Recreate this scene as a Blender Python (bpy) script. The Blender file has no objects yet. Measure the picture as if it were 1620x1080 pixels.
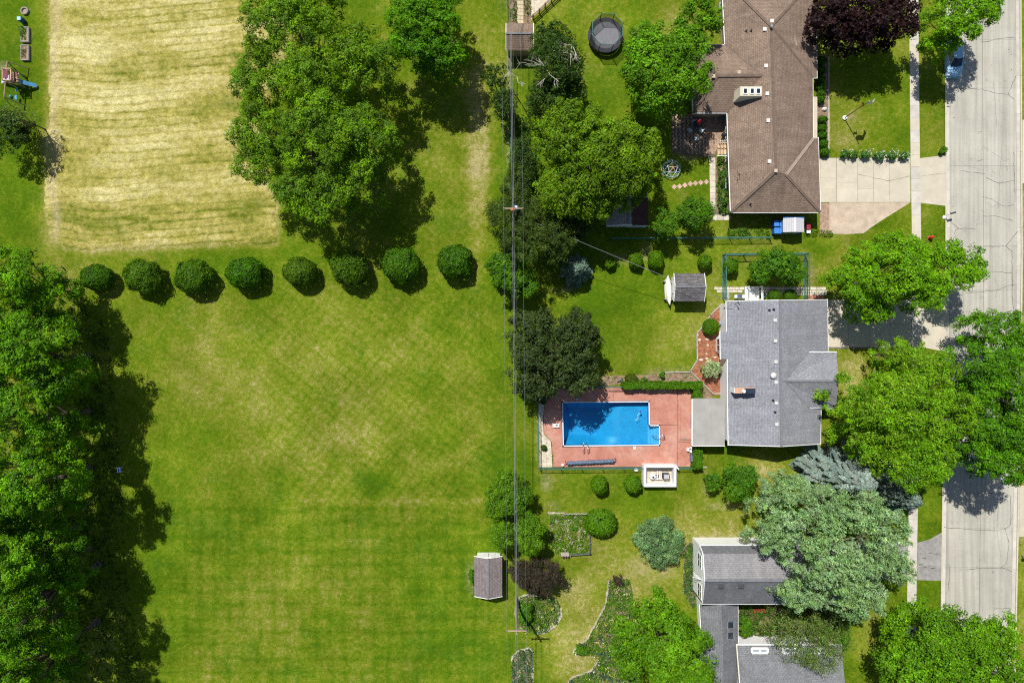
import bpy, math, random
import numpy as np
from mathutils import Vector

sc = bpy.context.scene
C = sc.collection
R = math.radians

# ------------------------------------------------------------------ camera, sky, sun, exposure
S = 0.075            # metres per photo pixel on the ground
CAM_H = 81.0         # height of the drone
cam_d = bpy.data.cameras.new('camera')
cam = bpy.data.objects.new('camera', cam_d); C.objects.link(cam)
cam.location = (0, 0, CAM_H)
cam_d.sensor_width = 36.0; cam_d.lens = 24.0
cam_d.clip_start = 0.5; cam_d.clip_end = 3000
sc.camera = cam

SUN_EL = R(59); SH = (0.49, -0.872)      # shadows run right and down in the photo
wd = bpy.data.worlds.new('World'); sc.world = wd; wd.use_nodes = True
nt = wd.node_tree
sky = nt.nodes.new('ShaderNodeTexSky'); sky.sky_type = 'NISHITA'; sky.sun_disc = False
sky.sun_elevation = SUN_EL; sky.sun_rotation = math.atan2(-SH[0], -SH[1])
bg = nt.nodes['Background']; bg.inputs['Strength'].default_value = 0.075
nt.links.new(sky.outputs['Color'], bg.inputs['Color'])
sd = bpy.data.lights.new('sun', 'SUN'); sd.energy = 4.8; sd.angle = R(0.5); sd.color = (1.0, 0.955, 0.88)
so = bpy.data.objects.new('sun', sd); C.objects.link(so)
so.location = (-40, 70, 150)
so.rotation_euler = Vector((SH[0]*math.cos(SUN_EL), SH[1]*math.cos(SUN_EL), -math.sin(SUN_EL))).to_track_quat('-Z', 'Y').to_euler()
vs = sc.view_settings
vs.view_transform = 'Standard'; vs.look = 'None'; vs.exposure = 0.15; vs.gamma = 1.0; vs.use_curve_mapping = False
sc.render.engine = 'CYCLES'
cy = sc.cycles
cy.max_bounces = 5; cy.diffuse_bounces = 2; cy.glossy_bounces = 2; cy.transmission_bounces = 3; cy.transparent_max_bounces = 8
cy.use_denoising = False; cy.filter_width = 1.15
cy.caustics_reflective = False; cy.caustics_refractive = False

rng = np.random.default_rng(7)

# ------------------------------------------------------------------ helpers
def W(px, py, z=0.0):
    """photo pixel + height above ground -> place in the world"""
    k = (CAM_H - z)/CAM_H
    return Vector(((px-810)*S*k, (540-py)*S*k, z))

def tag(o, label=None, cat=None, group=None, kind=None):
    if label: o['label'] = label
    if cat: o['category'] = cat
    if group: o['group'] = group
    if kind: o['kind'] = kind
    return o

def empty(name, loc, label=None, cat=None, group=None):
    o = bpy.data.objects.new(name, None); C.objects.link(o)
    o.location = loc; o.empty_display_size = 0.3
    return tag(o, label, cat, group)

def offset_of(o):
    v = Vector((0, 0, 0))
    while o is not None:
        v += Vector(o.location); o = o.parent
    return v

class MB:
    """collects shapes (world coordinates) and links them as one mesh object"""
    def __init__(s): s.v = []; s.f = []; s.uv = None
    def poly(s, pts):
        n = len(s.v); s.v += [tuple(p) for p in pts]; s.f.append(tuple(range(n, n+len(pts)))); return s
    def box(s, x0, y0, z0, x1, y1, z1):
        n = len(s.v)
        if x0 > x1: x0, x1 = x1, x0
        if y0 > y1: y0, y1 = y1, y0
        s.v += [(x0,y0,z0),(x1,y0,z0),(x1,y1,z0),(x0,y1,z0),(x0,y0,z1),(x1,y0,z1),(x1,y1,z1),(x0,y1,z1)]
        s.f += [tuple(n+i for i in q) for q in ((0,3,2,1),(4,5,6,7),(0,1,5,4),(1,2,6,5),(2,3,7,6),(3,0,4,7))]
        return s
    def obox(s, c, ux, lx, ly, z0, z1):
        """box about centre c (xy), long axis ux (angle), lengths lx, ly"""
        ca, sa = math.cos(ux), math.sin(ux); n = len(s.v)
        for z in (z0, z1):
            for a, b in ((-1,-1),(1,-1),(1,1),(-1,1)):
                s.v.append((c[0]+a*lx/2*ca-b*ly/2*sa, c[1]+a*lx/2*sa+b*ly/2*ca, z))
        s.f += [tuple(n+i for i in q) for q in ((0,3,2,1),(4,5,6,7),(0,1,5,4),(1,2,6,5),(2,3,7,6),(3,0,4,7))]
        return s
    def prism(s, pts, z0, z1):
        n = len(s.v); m = len(pts)
        a = sum(pts[i][0]*pts[(i+1)%m][1]-pts[(i+1)%m][0]*pts[i][1] for i in range(m))
        if a < 0: pts = list(reversed(pts))
        s.v += [(p[0],p[1],z0) for p in pts]+[(p[0],p[1],z1) for p in pts]
        s.f.append(tuple(range(n+m, n+2*m))); s.f.append(tuple(reversed(range(n, n+m))))
        for i in range(m):
            j = (i+1) % m; s.f.append((n+i, n+j, n+m+j, n+m+i))
        return s
    def tube(s, pts, r, n=6, caps=True):
        pts = [Vector(p) for p in pts]; m = len(pts)
        rs = r if isinstance(r, (list, tuple)) else [r]*m
        b = len(s.v)
        for i, p in enumerate(pts):
            d = (pts[min(i+1, m-1)]-pts[max(i-1, 0)])
            d = d.normalized() if d.length > 1e-9 else Vector((0,0,1))
            u = d.cross(Vector((0,0,1)))
            if u.length < 1e-3: u = d.cross(Vector((1,0,0)))
            u.normalize(); w = d.cross(u)
            for k in range(n):
                a = 2*math.pi*k/n
                s.v.append(tuple(p+u*math.cos(a)*rs[i]+w*math.sin(a)*rs[i]))
        for i in range(m-1):
            for k in range(n):
                k2 = (k+1) % n
                s.f.append((b+i*n+k, b+i*n+k2, b+(i+1)*n+k2, b+(i+1)*n+k))
        if caps:
            s.f.append(tuple(b+k for k in reversed(range(n)))); s.f.append(tuple(b+(m-1)*n+k for k in range(n)))
        return s
    def bar(s, p0, p1, w, h):
        """rectangular bar between two points: w wide (level), h deep"""
        p0, p1 = Vector(p0), Vector(p1); d = (p1-p0).normalized()
        u = d.cross(Vector((0,0,1)))
        if u.length < 1e-3: u = Vector((1,0,0))
        u.normalize(); t = u.cross(d); n = len(s.v)
        for p in (p0, p1):
            for a, b in ((-1,-1),(1,-1),(1,1),(-1,1)):
                s.v.append(tuple(p+u*a*w/2+t*b*h/2))
        s.f += [tuple(n+i for i in q) for q in ((0,1,2,3),(7,6,5,4),(0,4,5,1),(1,5,6,2),(2,6,7,3),(3,7,4,0))]
        return s
    def lathe(s, c, prof, n=16, sx=1.0, sy=1.0):
        b = len(s.v)
        for r, z in prof:
            for k in range(n):
                a = 2*math.pi*k/n
                s.v.append((c[0]+r*sx*math.cos(a), c[1]+r*sy*math.sin(a), c[2]+z))
        m = len(prof)
        for i in range(m-1):
            for k in range(n):
                k2 = (k+1) % n
                s.f.append((b+i*n+k, b+i*n+k2, b+(i+1)*n+k2, b+(i+1)*n+k))
        s.f.append(tuple(b+k for k in reversed(range(n)))); s.f.append(tuple(b+(m-1)*n+k for k in range(n)))
        return s
    def build(s, name, m, parent=None, smooth=False, bevel=0):
        off = offset_of(parent)
        me = bpy.data.meshes.new(name)
        me.from_pydata([(v[0]-off.x, v[1]-off.y, v[2]-off.z) for v in s.v], [], s.f)
        if s.uv is not None:
            l = me.uv_layers.new(name='UVMap'); l.data.foreach_set('uv', np.array(s.uv, dtype=np.float32).ravel())
        me.materials.append(m)
        if smooth: me.polygons.foreach_set('use_smooth', [True]*len(me.polygons))
        me.update()
        o = bpy.data.objects.new(name, me); C.objects.link(o)
        if parent is not None: o.parent = parent
        if bevel:
            bv = o.modifiers.new('bevel', 'BEVEL'); bv.width = bevel; bv.segments = 2; bv.limit_method = 'ANGLE'
        return o

def thing(name, mb, m, label, cat, group=None, **k):
    return tag(mb.build(name, m, None, **k), label, cat, group)
def struct(name, mb, m, label=None, **k):
    o = mb.build(name, m, None, **k); o['kind'] = 'structure'
    return tag(o, label or ('the '+name.replace('_', ' ')))

def array_mesh(name, V, F, col, m, parent=None, nside=4, extra=None):
    off = np.array(offset_of(parent), dtype=np.float32)
    V = (V-off).astype(np.float32); n = len(V); k = len(F)
    me = bpy.data.meshes.new(name)
    me.vertices.add(n); me.vertices.foreach_set('co', V.ravel())
    me.loops.add(k*nside); me.polygons.add(k)
    me.loops.foreach_set('vertex_index', F.astype(np.int32).ravel())
    me.polygons.foreach_set('loop_start', np.arange(0, k*nside, nside, dtype=np.int32))
    if col is not None:
        a = me.attributes.new('col', 'FLOAT_COLOR', 'POINT')
        c4 = np.ones((n, 4), dtype=np.float32); c4[:, :3] = col
        a.data.foreach_set('color', c4.ravel())
    for kx, vx in (extra or {}).items():
        a = me.attributes.new(kx, 'FLOAT', 'POINT'); a.data.foreach_set('value', vx.astype(np.float32).ravel())
    me.materials.append(m)
    me.update(calc_edges=True)
    o = bpy.data.objects.new(name, me); C.objects.link(o)
    if parent is not None: o.parent = parent
    return o

# ------------------------------------------------------------------ materials
def newmat(name):
    m = bpy.data.materials.new(name); m.use_nodes = True
    t = m.node_tree; b = t.nodes['Principled BSDF']
    return m, t, b
def node(t, typ, **k):
    n = t.nodes.new(typ)
    for a, v in k.items(): setattr(n, a, v)
    return n
def ramp(t, stops):
    r = t.nodes.new('ShaderNodeValToRGB'); e = r.color_ramp.elements
    e[0].position, e[0].color = stops[0][0], (*stops[0][1], 1)
    e[1].position, e[1].color = stops[-1][0], (*stops[-1][1], 1)
    for p, c in stops[1:-1]:
        x = e.new(p); x.color = (*c, 1)
    return r
def noise(t, scale, detail=4, rough=0.6, vec=None, coord='Object'):
    n = node(t, 'ShaderNodeTexNoise'); n.inputs['Scale'].default_value = scale
    n.inputs['Detail'].default_value = detail; n.inputs['Roughness'].default_value = rough
    if vec is None:
        tc = node(t, 'ShaderNodeTexCoord'); vec = tc.outputs[coord]
    t.links.new(vec, n.inputs['Vector'])
    return n
def mixc(t, fac, a, b, typ='MIX'):
    m = node(t, 'ShaderNodeMix', data_type='RGBA', blend_type=typ)
    for sock, v in ((m.inputs[0], fac), (m.inputs[6], a), (m.inputs[7], b)):
        if isinstance(v, (int, float)): sock.default_value = v
        elif isinstance(v, tuple): sock.default_value = (*v, 1)
        else: t.links.new(v, sock)
    return m.outputs[2]
def bump(t, b, h, strength=0.3, dist=0.02):
    n = node(t, 'ShaderNodeBump'); n.inputs['Strength'].default_value = strength; n.inputs['Distance'].default_value = dist
    t.links.new(h, n.inputs['Height']); t.links.new(n.outputs['Normal'], b.inputs['Normal'])
_mats = {}
def M(name, rgb, rough=0.75, var=0.18, scale=2.5, bmp=0.2, metal=0.0, spec=0.3, fine=18.0, rand=0.0):
    """plain painted / natural surface: noise mottling in two sizes, a little relief, per-piece difference"""
    if name in _mats: return _mats[name]
    m, t, b = newmat(name)
    n1 = noise(t, scale, 5); n2 = noise(t, fine, 3)
    lo = tuple(c*(1-var) for c in rgb); hi = tuple(min(1, c*(1+var)) for c in rgb)
    r1 = ramp(t, [(0.3, lo), (0.7, hi)]); t.links.new(n1.outputs['Fac'], r1.inputs[0])
    r2 = ramp(t, [(0.25, (1-var*.7,)*3), (0.75, (1+var*.7,)*3)]); t.links.new(n2.outputs['Fac'], r2.inputs[0])
    c = mixc(t, 1.0, r1.outputs[0], r2.outputs[0], 'MULTIPLY')
    if rand:
        oi = node(t, 'ShaderNodeObjectInfo')
        rr = ramp(t, [(0, (1-rand,)*3), (1, (1+rand,)*3)]); t.links.new(oi.outputs['Random'], rr.inputs[0])
        c = mixc(t, 1.0, c, rr.outputs[0], 'MULTIPLY')
    t.links.new(c, b.inputs['Base Color'])
    b.inputs['Roughness'].default_value = rough; b.inputs['Metallic'].default_value = metal
    b.inputs['Specular IOR Level'].default_value = spec
    if bmp: bump(t, b, n2.outputs['Fac'], bmp, 0.02)
    _mats[name] = m
    return m

def leaf_material():
    m, t, b = newmat('leaf')
    a = node(t, 'ShaderNodeAttribute', attribute_name='col')
    d = node(t, 'ShaderNodeBsdfDiffuse'); tr = node(t, 'ShaderNodeBsdfTranslucent'); g = node(t, 'ShaderNodeBsdfGlossy')
    g.inputs['Roughness'].default_value = 0.5; g.inputs['Color'].default_value = (1, 1, 1, 1)
    t.links.new(a.outputs['Color'], d.inputs['Color'])
    tc = mixc(t, 1.0, a.outputs['Color'], (1.15, 1.0, 0.35), 'MULTIPLY'); t.links.new(tc, tr.inputs['Color'])
    m1 = node(t, 'ShaderNodeMixShader'); m1.inputs[0].default_value = 0.32
    t.links.new(d.outputs[0], m1.inputs[1]); t.links.new(tr.outputs[0], m1.inputs[2])
    m2 = node(t, 'ShaderNodeMixShader'); m2.inputs[0].default_value = 0.007
    t.links.new(m1.outputs[0], m2.inputs[1]); t.links.new(g.outputs[0], m2.inputs[2])
    t.links.new(m2.outputs[0], t.nodes['Material Output'].inputs['Surface'])
    t.nodes.remove(b)
    return m
LEAF = leaf_material()

def ground_material(name, grain=(0.72, 1.3), straw=(0.26, 0.25, 0.07), straw_amt=0.28, bstr=0.6):
    m, t, b = newmat(name)
    a = node(t, 'ShaderNodeAttribute', attribute_name='col')
    n1 = noise(t, 1.3, 8, 0.72); n2 = noise(t, 6.5, 4, 0.7); n3 = noise(t, 0.35, 6, 0.65)
    r1 = ramp(t, [(0.30, (grain[0],)*3), (0.70, (grain[1],)*3)]); t.links.new(n1.outputs['Fac'], r1.inputs[0])
    c = mixc(t, 1.0, a.outputs['Color'], r1.outputs[0], 'MULTIPLY')
    r2 = ramp(t, [(0.30, (0.62,)*3), (0.70, (1.40,)*3)]); t.links.new(n2.outputs['Fac'], r2.inputs[0])
    c = mixc(t, 1.0, c, r2.outputs[0], 'MULTIPLY')
    ms = node(t, 'ShaderNodeMath', operation='MULTIPLY'); t.links.new(n1.outputs['Fac'], ms.inputs[0]); t.links.new(n3.outputs['Fac'], ms.inputs[1])
    r3 = ramp(t, [(0.24, (0, 0, 0)), (0.46, (straw_amt,)*3)]); t.links.new(ms.outputs[0], r3.inputs[0])
    c = mixc(t, r3.outputs[0], c, straw)
    t.links.new(c, b.inputs['Base Color'])
    b.inputs['Roughness'].default_value = 0.95; b.inputs['Specular IOR Level'].default_value = 0.05
    bump(t, b, n2.outputs['Fac'], bstr, 0.12)
    return m

def lawn_material():
    m, t, b = newmat('lawn')
    def attr(n, o='Fac'): return node(t, 'ShaderNodeAttribute', attribute_name=n).outputs[o]
    def mth(op, a, b_=None, c_=None):
        n = node(t, 'ShaderNodeMath', operation=op)
        for i, v in enumerate((a, b_, c_)):
            if v is None: continue
            if isinstance(v, (int, float)): n.inputs[i].default_value = v
            else: t.links.new(v, n.inputs[i])
        return n.outputs[0]
    nf = noise(t, 7.5, 4, 0.8); nm = noise(t, 2.1, 6, 0.7); nl = noise(t, 0.5, 4, 0.6)
    # blades: fine straw and green mixed according to how dry the turf is
    tt = mth('ADD', attr('dry'), mth('MULTIPLY', mth('SUBTRACT', nf.outputs['Fac'], 0.5), 1.5))
    tt = mth('ADD', tt, mth('MULTIPLY', mth('SUBTRACT', nm.outputs['Fac'], 0.5), 1.45))
    # mower lines: a square grid on the lower lawn, a diagonal hatch on the upper one
    tc = node(t, 'ShaderNodeTexCoord')
    def lines(rot, period, sharp):
        mp = node(t, 'ShaderNodeMapping'); mp.inputs['Rotation'].default_value = (0, 0, rot); t.links.new(tc.outputs['Object'], mp.inputs['Vector'])
        w = node(t, 'ShaderNodeTexWave', wave_type='BANDS', bands_direction='X'); w.inputs['Scale'].default_value = 2*math.pi/20/period
        w.inputs['Distortion'].default_value = 2.6; w.inputs['Detail'].default_value = 3; w.inputs['Detail Scale'].default_value = 0.9
        t.links.new(mp.outputs[0], w.inputs['Vector']); return mth('POWER', w.outputs['Fac'], sharp)
    lo = mth('ADD', lines(0, 1.72, 3.0), lines(R(90), 1.60, 3.0)); up = mth('ADD', lines(R(38), 1.05, 3.0), lines(R(-52), 1.15, 3.0))
    ln = mth('ADD', mth('MULTIPLY', lo, attr('lowm')), mth('MULTIPLY', up, attr('upm')))
    tt = mth('SUBTRACT', tt, mth('MULTIPLY', mth('MULTIPLY', ln, mth('SUBTRACT', nl.outputs['Fac'], 0.22)), 0.42))
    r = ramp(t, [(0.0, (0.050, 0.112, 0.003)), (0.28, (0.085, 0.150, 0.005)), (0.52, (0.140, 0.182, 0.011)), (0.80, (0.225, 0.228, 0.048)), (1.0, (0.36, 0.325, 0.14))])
    t.links.new(tt, r.inputs[0])
    c = mixc(t, 1.0, r.outputs[0], attr('tint', 'Color'), 'MULTIPLY')
    r2 = ramp(t, [(0.25, (0.66,)*3), (0.75, (1.34,)*3)]); n5 = noise(t, 5.0, 5, 0.8); t.links.new(n5.outputs['Fac'], r2.inputs[0])
    c = mixc(t, 1.0, c, r2.outputs[0], 'MULTIPLY')
    r4 = ramp(t, [(0.40, (0, 0, 0)), (0.62, (1, 1, 1))]); t.links.new(nm.outputs['Fac'], r4.inputs[0])
    bw = mth('MULTIPLY', attr('barew'), mth('ADD', mth('MULTIPLY', r4.outputs[0], 0.7), 0.3))
    bc = mixc(t, 1.0, attr('col', 'Color'), r2.outputs[0], 'MULTIPLY')
    c = mixc(t, bw, c, bc)
    # weeds and tufts: small darker rosettes
    v = node(t, 'ShaderNodeTexVoronoi'); v.inputs['Scale'].default_value = 0.55; t.links.new(tc.outputs['Object'], v.inputs['Vector'])
    rv = ramp(t, [(0.05, (0.70, 0.82, 0.9)), (0.16, (1, 1, 1))]); t.links.new(v.outputs['Distance'], rv.inputs[0])
    c = mixc(t, 0.7, c, mixc(t, 1.0, c, rv.outputs[0], 'MULTIPLY'))
    t.links.new(c, b.inputs['Base Color'])
    b.inputs['Roughness'].default_value = 0.95; b.inputs['Specular IOR Level'].default_value = 0.04
    bump(t, b, n5.outputs['Fac'], 0.7, 0.14)
    return m

def shingle(name, c1, c2, mortar, rowh=0.20, w=0.38, patch=0.18):
    m, t, b = newmat(name)
    uv = node(t, 'ShaderNodeUVMap', uv_map='UVMap')
    br = node(t, 'ShaderNodeTexBrick'); br.offset = 0.5; br.squash = 1.0
    br.inputs['Color1'].default_value = (*c1, 1); br.inputs['Color2'].default_value = (*c2, 1); br.inputs['Mortar'].default_value = (*mortar, 1)
    br.inputs['Scale'].default_value = 1.0; br.inputs['Mortar Size'].default_value = 0.018
    br.inputs['Brick Width'].default_value = w; br.inputs['Row Height'].default_value = rowh
    br.inputs['Bias'].default_value = 0.0
    t.links.new(uv.outputs[0], br.inputs['Vector'])
    n1 = noise(t, 0.45, 5, 0.65); n2 = noise(t, 5.0, 4, 0.75)
    mp = node(t, 'ShaderNodeMapping'); mp.inputs['Scale'].default_value = (1.4, 0.16, 1); t.links.new(uv.outputs[0], mp.inputs['Vector'])
    n4 = noise(t, 1.0, 4, 0.6, mp.outputs[0]); ad = node(t, 'ShaderNodeMath', operation='ADD'); t.links.new(n1.outputs['Fac'], ad.inputs[0]); t.links.new(n4.outputs['Fac'], ad.inputs[1])
    hf = node(t, 'ShaderNodeMath', operation='MULTIPLY'); hf.inputs[1].default_value = 0.5; t.links.new(ad.outputs[0], hf.inputs[0])
    r1 = ramp(t, [(0.34, (1-patch,)*3), (0.66, (1+patch,)*3)]); t.links.new(hf.outputs[0], r1.inputs[0])
    r2 = ramp(t, [(0.3, (0.74,)*3), (0.7, (1.26,)*3)]); t.links.new(n2.outputs['Fac'], r2.inputs[0])
    c = mixc(t, 1.0, br.outputs['Color'], r1.outputs[0], 'MULTIPLY'); c = mixc(t, 1.0, c, r2.outputs[0], 'MULTIPLY')
    t.links.new(c, b.inputs['Base Color']); b.inputs['Roughness'].default_value = 0.9; b.inputs['Specular IOR Level'].default_value = 0.15
    iv = node(t, 'ShaderNodeMath', operation='SUBTRACT'); iv.inputs[0].default_value = 1.0; t.links.new(br.outputs['Fac'], iv.inputs[1])
    bump(t, b, iv.outputs[0], 0.5, 0.02)
    return m

CONC = M('concrete_pale', (0.52, 0.475, 0.375), 0.85, 0.10, 0.8, 0.15, rand=0.05)
CONC_OLD = M('concrete_old', (0.50, 0.47, 0.42), 0.88, 0.14, 0.9, 0.2, rand=0.08)
def road_material():
    m, t, b = newmat('road_concrete')
    n1 = noise(t, 0.25, 6, 0.6); n2 = noise(t, 14, 3, 0.7)
    tc = node(t, 'ShaderNodeTexCoord'); mp = node(t, 'ShaderNodeMapping'); mp.inputs['Scale'].default_value = (2.2, 0.06, 1)
    t.links.new(tc.outputs['Object'], mp.inputs['Vector']); n3 = noise(t, 1.0, 5, 0.6, mp.outputs[0])
    r1 = ramp(t, [(0.3, (0.36, 0.35, 0.30)), (0.7, (0.46, 0.445, 0.38))]); t.links.new(n1.outputs['Fac'], r1.inputs[0])
    r2 = ramp(t, [(0.3, (0.86,)*3), (0.7, (1.13,)*3)]); t.links.new(n2.outputs['Fac'], r2.inputs[0])
    r3 = ramp(t, [(0.32, (0.78,)*3), (0.60, (1.07,)*3)]); t.links.new(n3.outputs['Fac'], r3.inputs[0])
    c = mixc(t, 1.0, r1.outputs[0], r2.outputs[0], 'MULTIPLY'); c = mixc(t, 1.0, c, r3.outputs[0], 'MULTIPLY')
    n6 = noise(t, 0.9, 7, 0.75); r6 = ramp(t, [(0.30, (0.70, 0.69, 0.66)), (0.43, (1, 1, 1))]); t.links.new(n6.outputs['Fac'], r6.inputs[0]); c = mixc(t, 1.0, c, r6.outputs[0], 'MULTIPLY')
    oi = node(t, 'ShaderNodeObjectInfo'); rr = ramp(t, [(0, (0.95,)*3), (1, (1.05,)*3)]); t.links.new(oi.outputs['Random'], rr.inputs[0])
    c = mixc(t, 1.0, c, rr.outputs[0], 'MULTIPLY')
    t.links.new(c, b.inputs['Base Color']); b.inputs['Roughness'].default_value = 0.9; b.inputs['Specular IOR Level'].default_value = 0.2
    bump(t, b, n2.outputs['Fac'], 0.2, 0.02)
    return m
ROAD = road_material()
DRIVE_JOINT = M('drive_joint', (0.30, 0.27, 0.19), 0.95, 0.3, 2.0, 0.2)
EDGE = M('edge_stone', (0.40, 0.36, 0.29), 0.9, 0.25, 2.5, 0.4, rand=0.15)
VENT = M('vent_white', (0.66, 0.64, 0.60), 0.6, 0.08)
JOINT = M('joint_dirt', (0.16, 0.14, 0.10), 0.95, 0.3, 2.0, 0.2)
TAR = M('crack_tar', (0.10, 0.095, 0.08), 0.9, 0.3, 3.0, 0.1)
WHITE = M('white_paint', (0.90, 0.90, 0.90), 0.6, 0.04, 1.0, 0.05)
CREAM = M('cream_paint', (0.70, 0.66, 0.52), 0.6, 0.06, 1.0, 0.05)
DARKGLASS = M('window_glass', (0.02, 0.03, 0.045), 0.08, 0.1, 1.0, 0, spec=0.6)
BARK = M('bark', (0.12, 0.095, 0.075), 0.9, 0.3, 4.0, 0.5)
PALEBARK = M('pale_bark', (0.55, 0.50, 0.44), 0.85, 0.2, 4.0, 0.3)
WOOD = M('weathered_wood', (0.34, 0.26, 0.17), 0.85, 0.25, 3.0, 0.3, rand=0.12)
GREYWOOD = M('grey_wood', (0.36, 0.34, 0.31), 0.85, 0.2, 3.0, 0.3, rand=0.1)
DECKWOOD = M('deck_wood', (0.58, 0.42, 0.27), 0.8, 0.2, 3.0, 0.2, rand=0.12)
GREEN_METAL = M('green_coated_metal', (0.06, 0.17, 0.14), 0.5, 0.15, 3.0, 0, metal=0.1)
GREY_METAL = M('grey_metal', (0.35, 0.37, 0.38), 0.4, 0.1, 3.0, 0, metal=0.6)
STEEL = M('bright_steel', (0.75, 0.76, 0.78), 0.2, 0.05, 3.0, 0, metal=0.9)
BLACK = M('black_plastic', (0.02, 0.02, 0.022), 0.5, 0.2, 3.0, 0)
CABLE = M('cable_rubber', (0.15, 0.15, 0.16), 0.6, 0.15, 3.0, 0)
CABLE_PALE = M('cable_pale', (0.30, 0.31, 0.34), 0.45, 0.1, 3.0, 0, metal=0.3)
MULCH = M('red_mulch', (0.29, 0.12, 0.065), 0.95, 0.45, 3.0, 0.8, fine=9)
SOIL = M('garden_soil', (0.24, 0.17, 0.11), 0.95, 0.4, 2.0, 0.8, fine=8)
GRAVEL = M('pale_gravel', (0.55, 0.49, 0.38), 0.95, 0.3, 3.0, 0.8, fine=9)
ASPHALT = M('worn_asphalt', (0.27, 0.26, 0.25), 0.95, 0.3, 1.2, 0.6, fine=10)
PAVER = M('clay_paver', (0.36, 0.25, 0.18), 0.9, 0.25, 2.5, 0.4, rand=0.15)
STONE = M('limestone', (0.55, 0.50, 0.41), 0.9, 0.2, 2.5, 0.4, rand=0.12)
BRICKM = M('chimney_brick', (0.42, 0.16, 0.09), 0.9, 0.25, 5.0, 0.4, rand=0.15)
SIDING = M('white_siding', (0.92, 0.92, 0.93), 0.6, 0.05, 1.0, 0.05)
BRICKWALL = M('tan_brick_wall', (0.40, 0.31, 0.23), 0.9, 0.2, 3.0, 0.3)
ROOF_BROWN = shingle('brown_shingles', (0.262, 0.194, 0.150), (0.214, 0.156, 0.120), (0.145, 0.105, 0.08), patch=0.24)
ROOF_GREY = shingle('grey_shingles', (0.285, 0.295, 0.325), (0.235, 0.245, 0.272), (0.18, 0.187, 0.21), 0.16, 0.32, 0.17)
ROOF_DARK = shingle('charcoal_shingles', (0.205, 0.212, 0.225), (0.17, 0.177, 0.19), (0.12, 0.125, 0.135))
ROOF_SHED = shingle('shed_shingles', (0.20, 0.185, 0.19), (0.12, 0.115, 0.12), (0.06, 0.06, 0.06))
ROOF_TAUPE = shingle('taupe_shingles', (0.25, 0.215, 0.215), (0.20, 0.17, 0.17), (0.13, 0.11, 0.11))
CAP_BROWN = M('brown_ridge_cap', (0.15, 0.11, 0.085), 0.9, 0.25, 3.0, 0.3)
CAP_GREY = M('grey_ridge_cap', (0.17, 0.175, 0.19), 0.9, 0.2, 3.0, 0.3)

# ------------------------------------------------------------------ noise for colour maps
def vnoise(X, Y, cell, seed):
    g = np.random.default_rng(seed).random((256, 256))
    x = X/cell + 1000.3; y = Y/cell + 1000.7
    xi = np.floor(x).astype(int); yi = np.floor(y).astype(int); fx = x-xi; fy = y-yi
    fx = fx*fx*(3-2*fx); fy = fy*fy*(3-2*fy)
    a = g[xi % 256, yi % 256]; b = g[(xi+1) % 256, yi % 256]; c = g[xi % 256, (yi+1) % 256]; d = g[(xi+1) % 256, (yi+1) % 256]
    return (a*(1-fx)+b*fx)*(1-fy)+(c*(1-fx)+d*fx)*fy
def fbm(X, Y, cell, seed, oct=4):
    s = 0; a = 1; t = 0
    for i in range(oct):
        s = s+a*vnoise(X+i*37.1, Y-i*19.3, cell/2**i, seed+i); t += a; a *= 0.55
    return s/t
def sstep(a, b, x):
    t = np.clip((x-a)/(b-a), 0, 1); return t*t*(3-2*t)
def inpoly(PX, PY, poly):
    ins = np.zeros(PX.shape, bool); n = len(poly)
    for i in range(n):
        x1, y1 = poly[i]; x2, y2 = poly[(i+1) % n]
        c = ((y1 > PY) != (y2 > PY)) & (PX < (x2-x1)*(PY-y1)/(y2-y1+1e-12)+x1)
        ins ^= c
    return ins

# ------------------------------------------------------------------ the ground
ROADX = [(-120,1495.5,1554,1612.5),(0,1497,1555,1614),(130,1497.3,1555.7,1614.6),(250,1497.5,1556.5,1615),(400,1498,1557.5,1616),(600,1496,1556,1614),(840,1492,1552,1609.5),(1000,1490,1549.5,1606),(1200,1487,1546,1602.5)]
def road_at(py, k):
    ys = [r[0] for r in ROADX]; return float(np.interp(py, ys, [r[k] for r in ROADX]))
POOL = [(889.6,636),(1026.5,635),(1027,672.5),(1043,672.5),(1043,703.5),(891,705)]
FIELD = [(84,-60),(82,40),(80,110),(76,180),(72,250),(74,330),(84,372),(104,392),(140,396),(200,392),(300,389),(380,386),(436,386),(438,360),(434,320),(426,290),(412,240),(420,180),(440,100),(450,40),(455,-60)]

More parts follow.
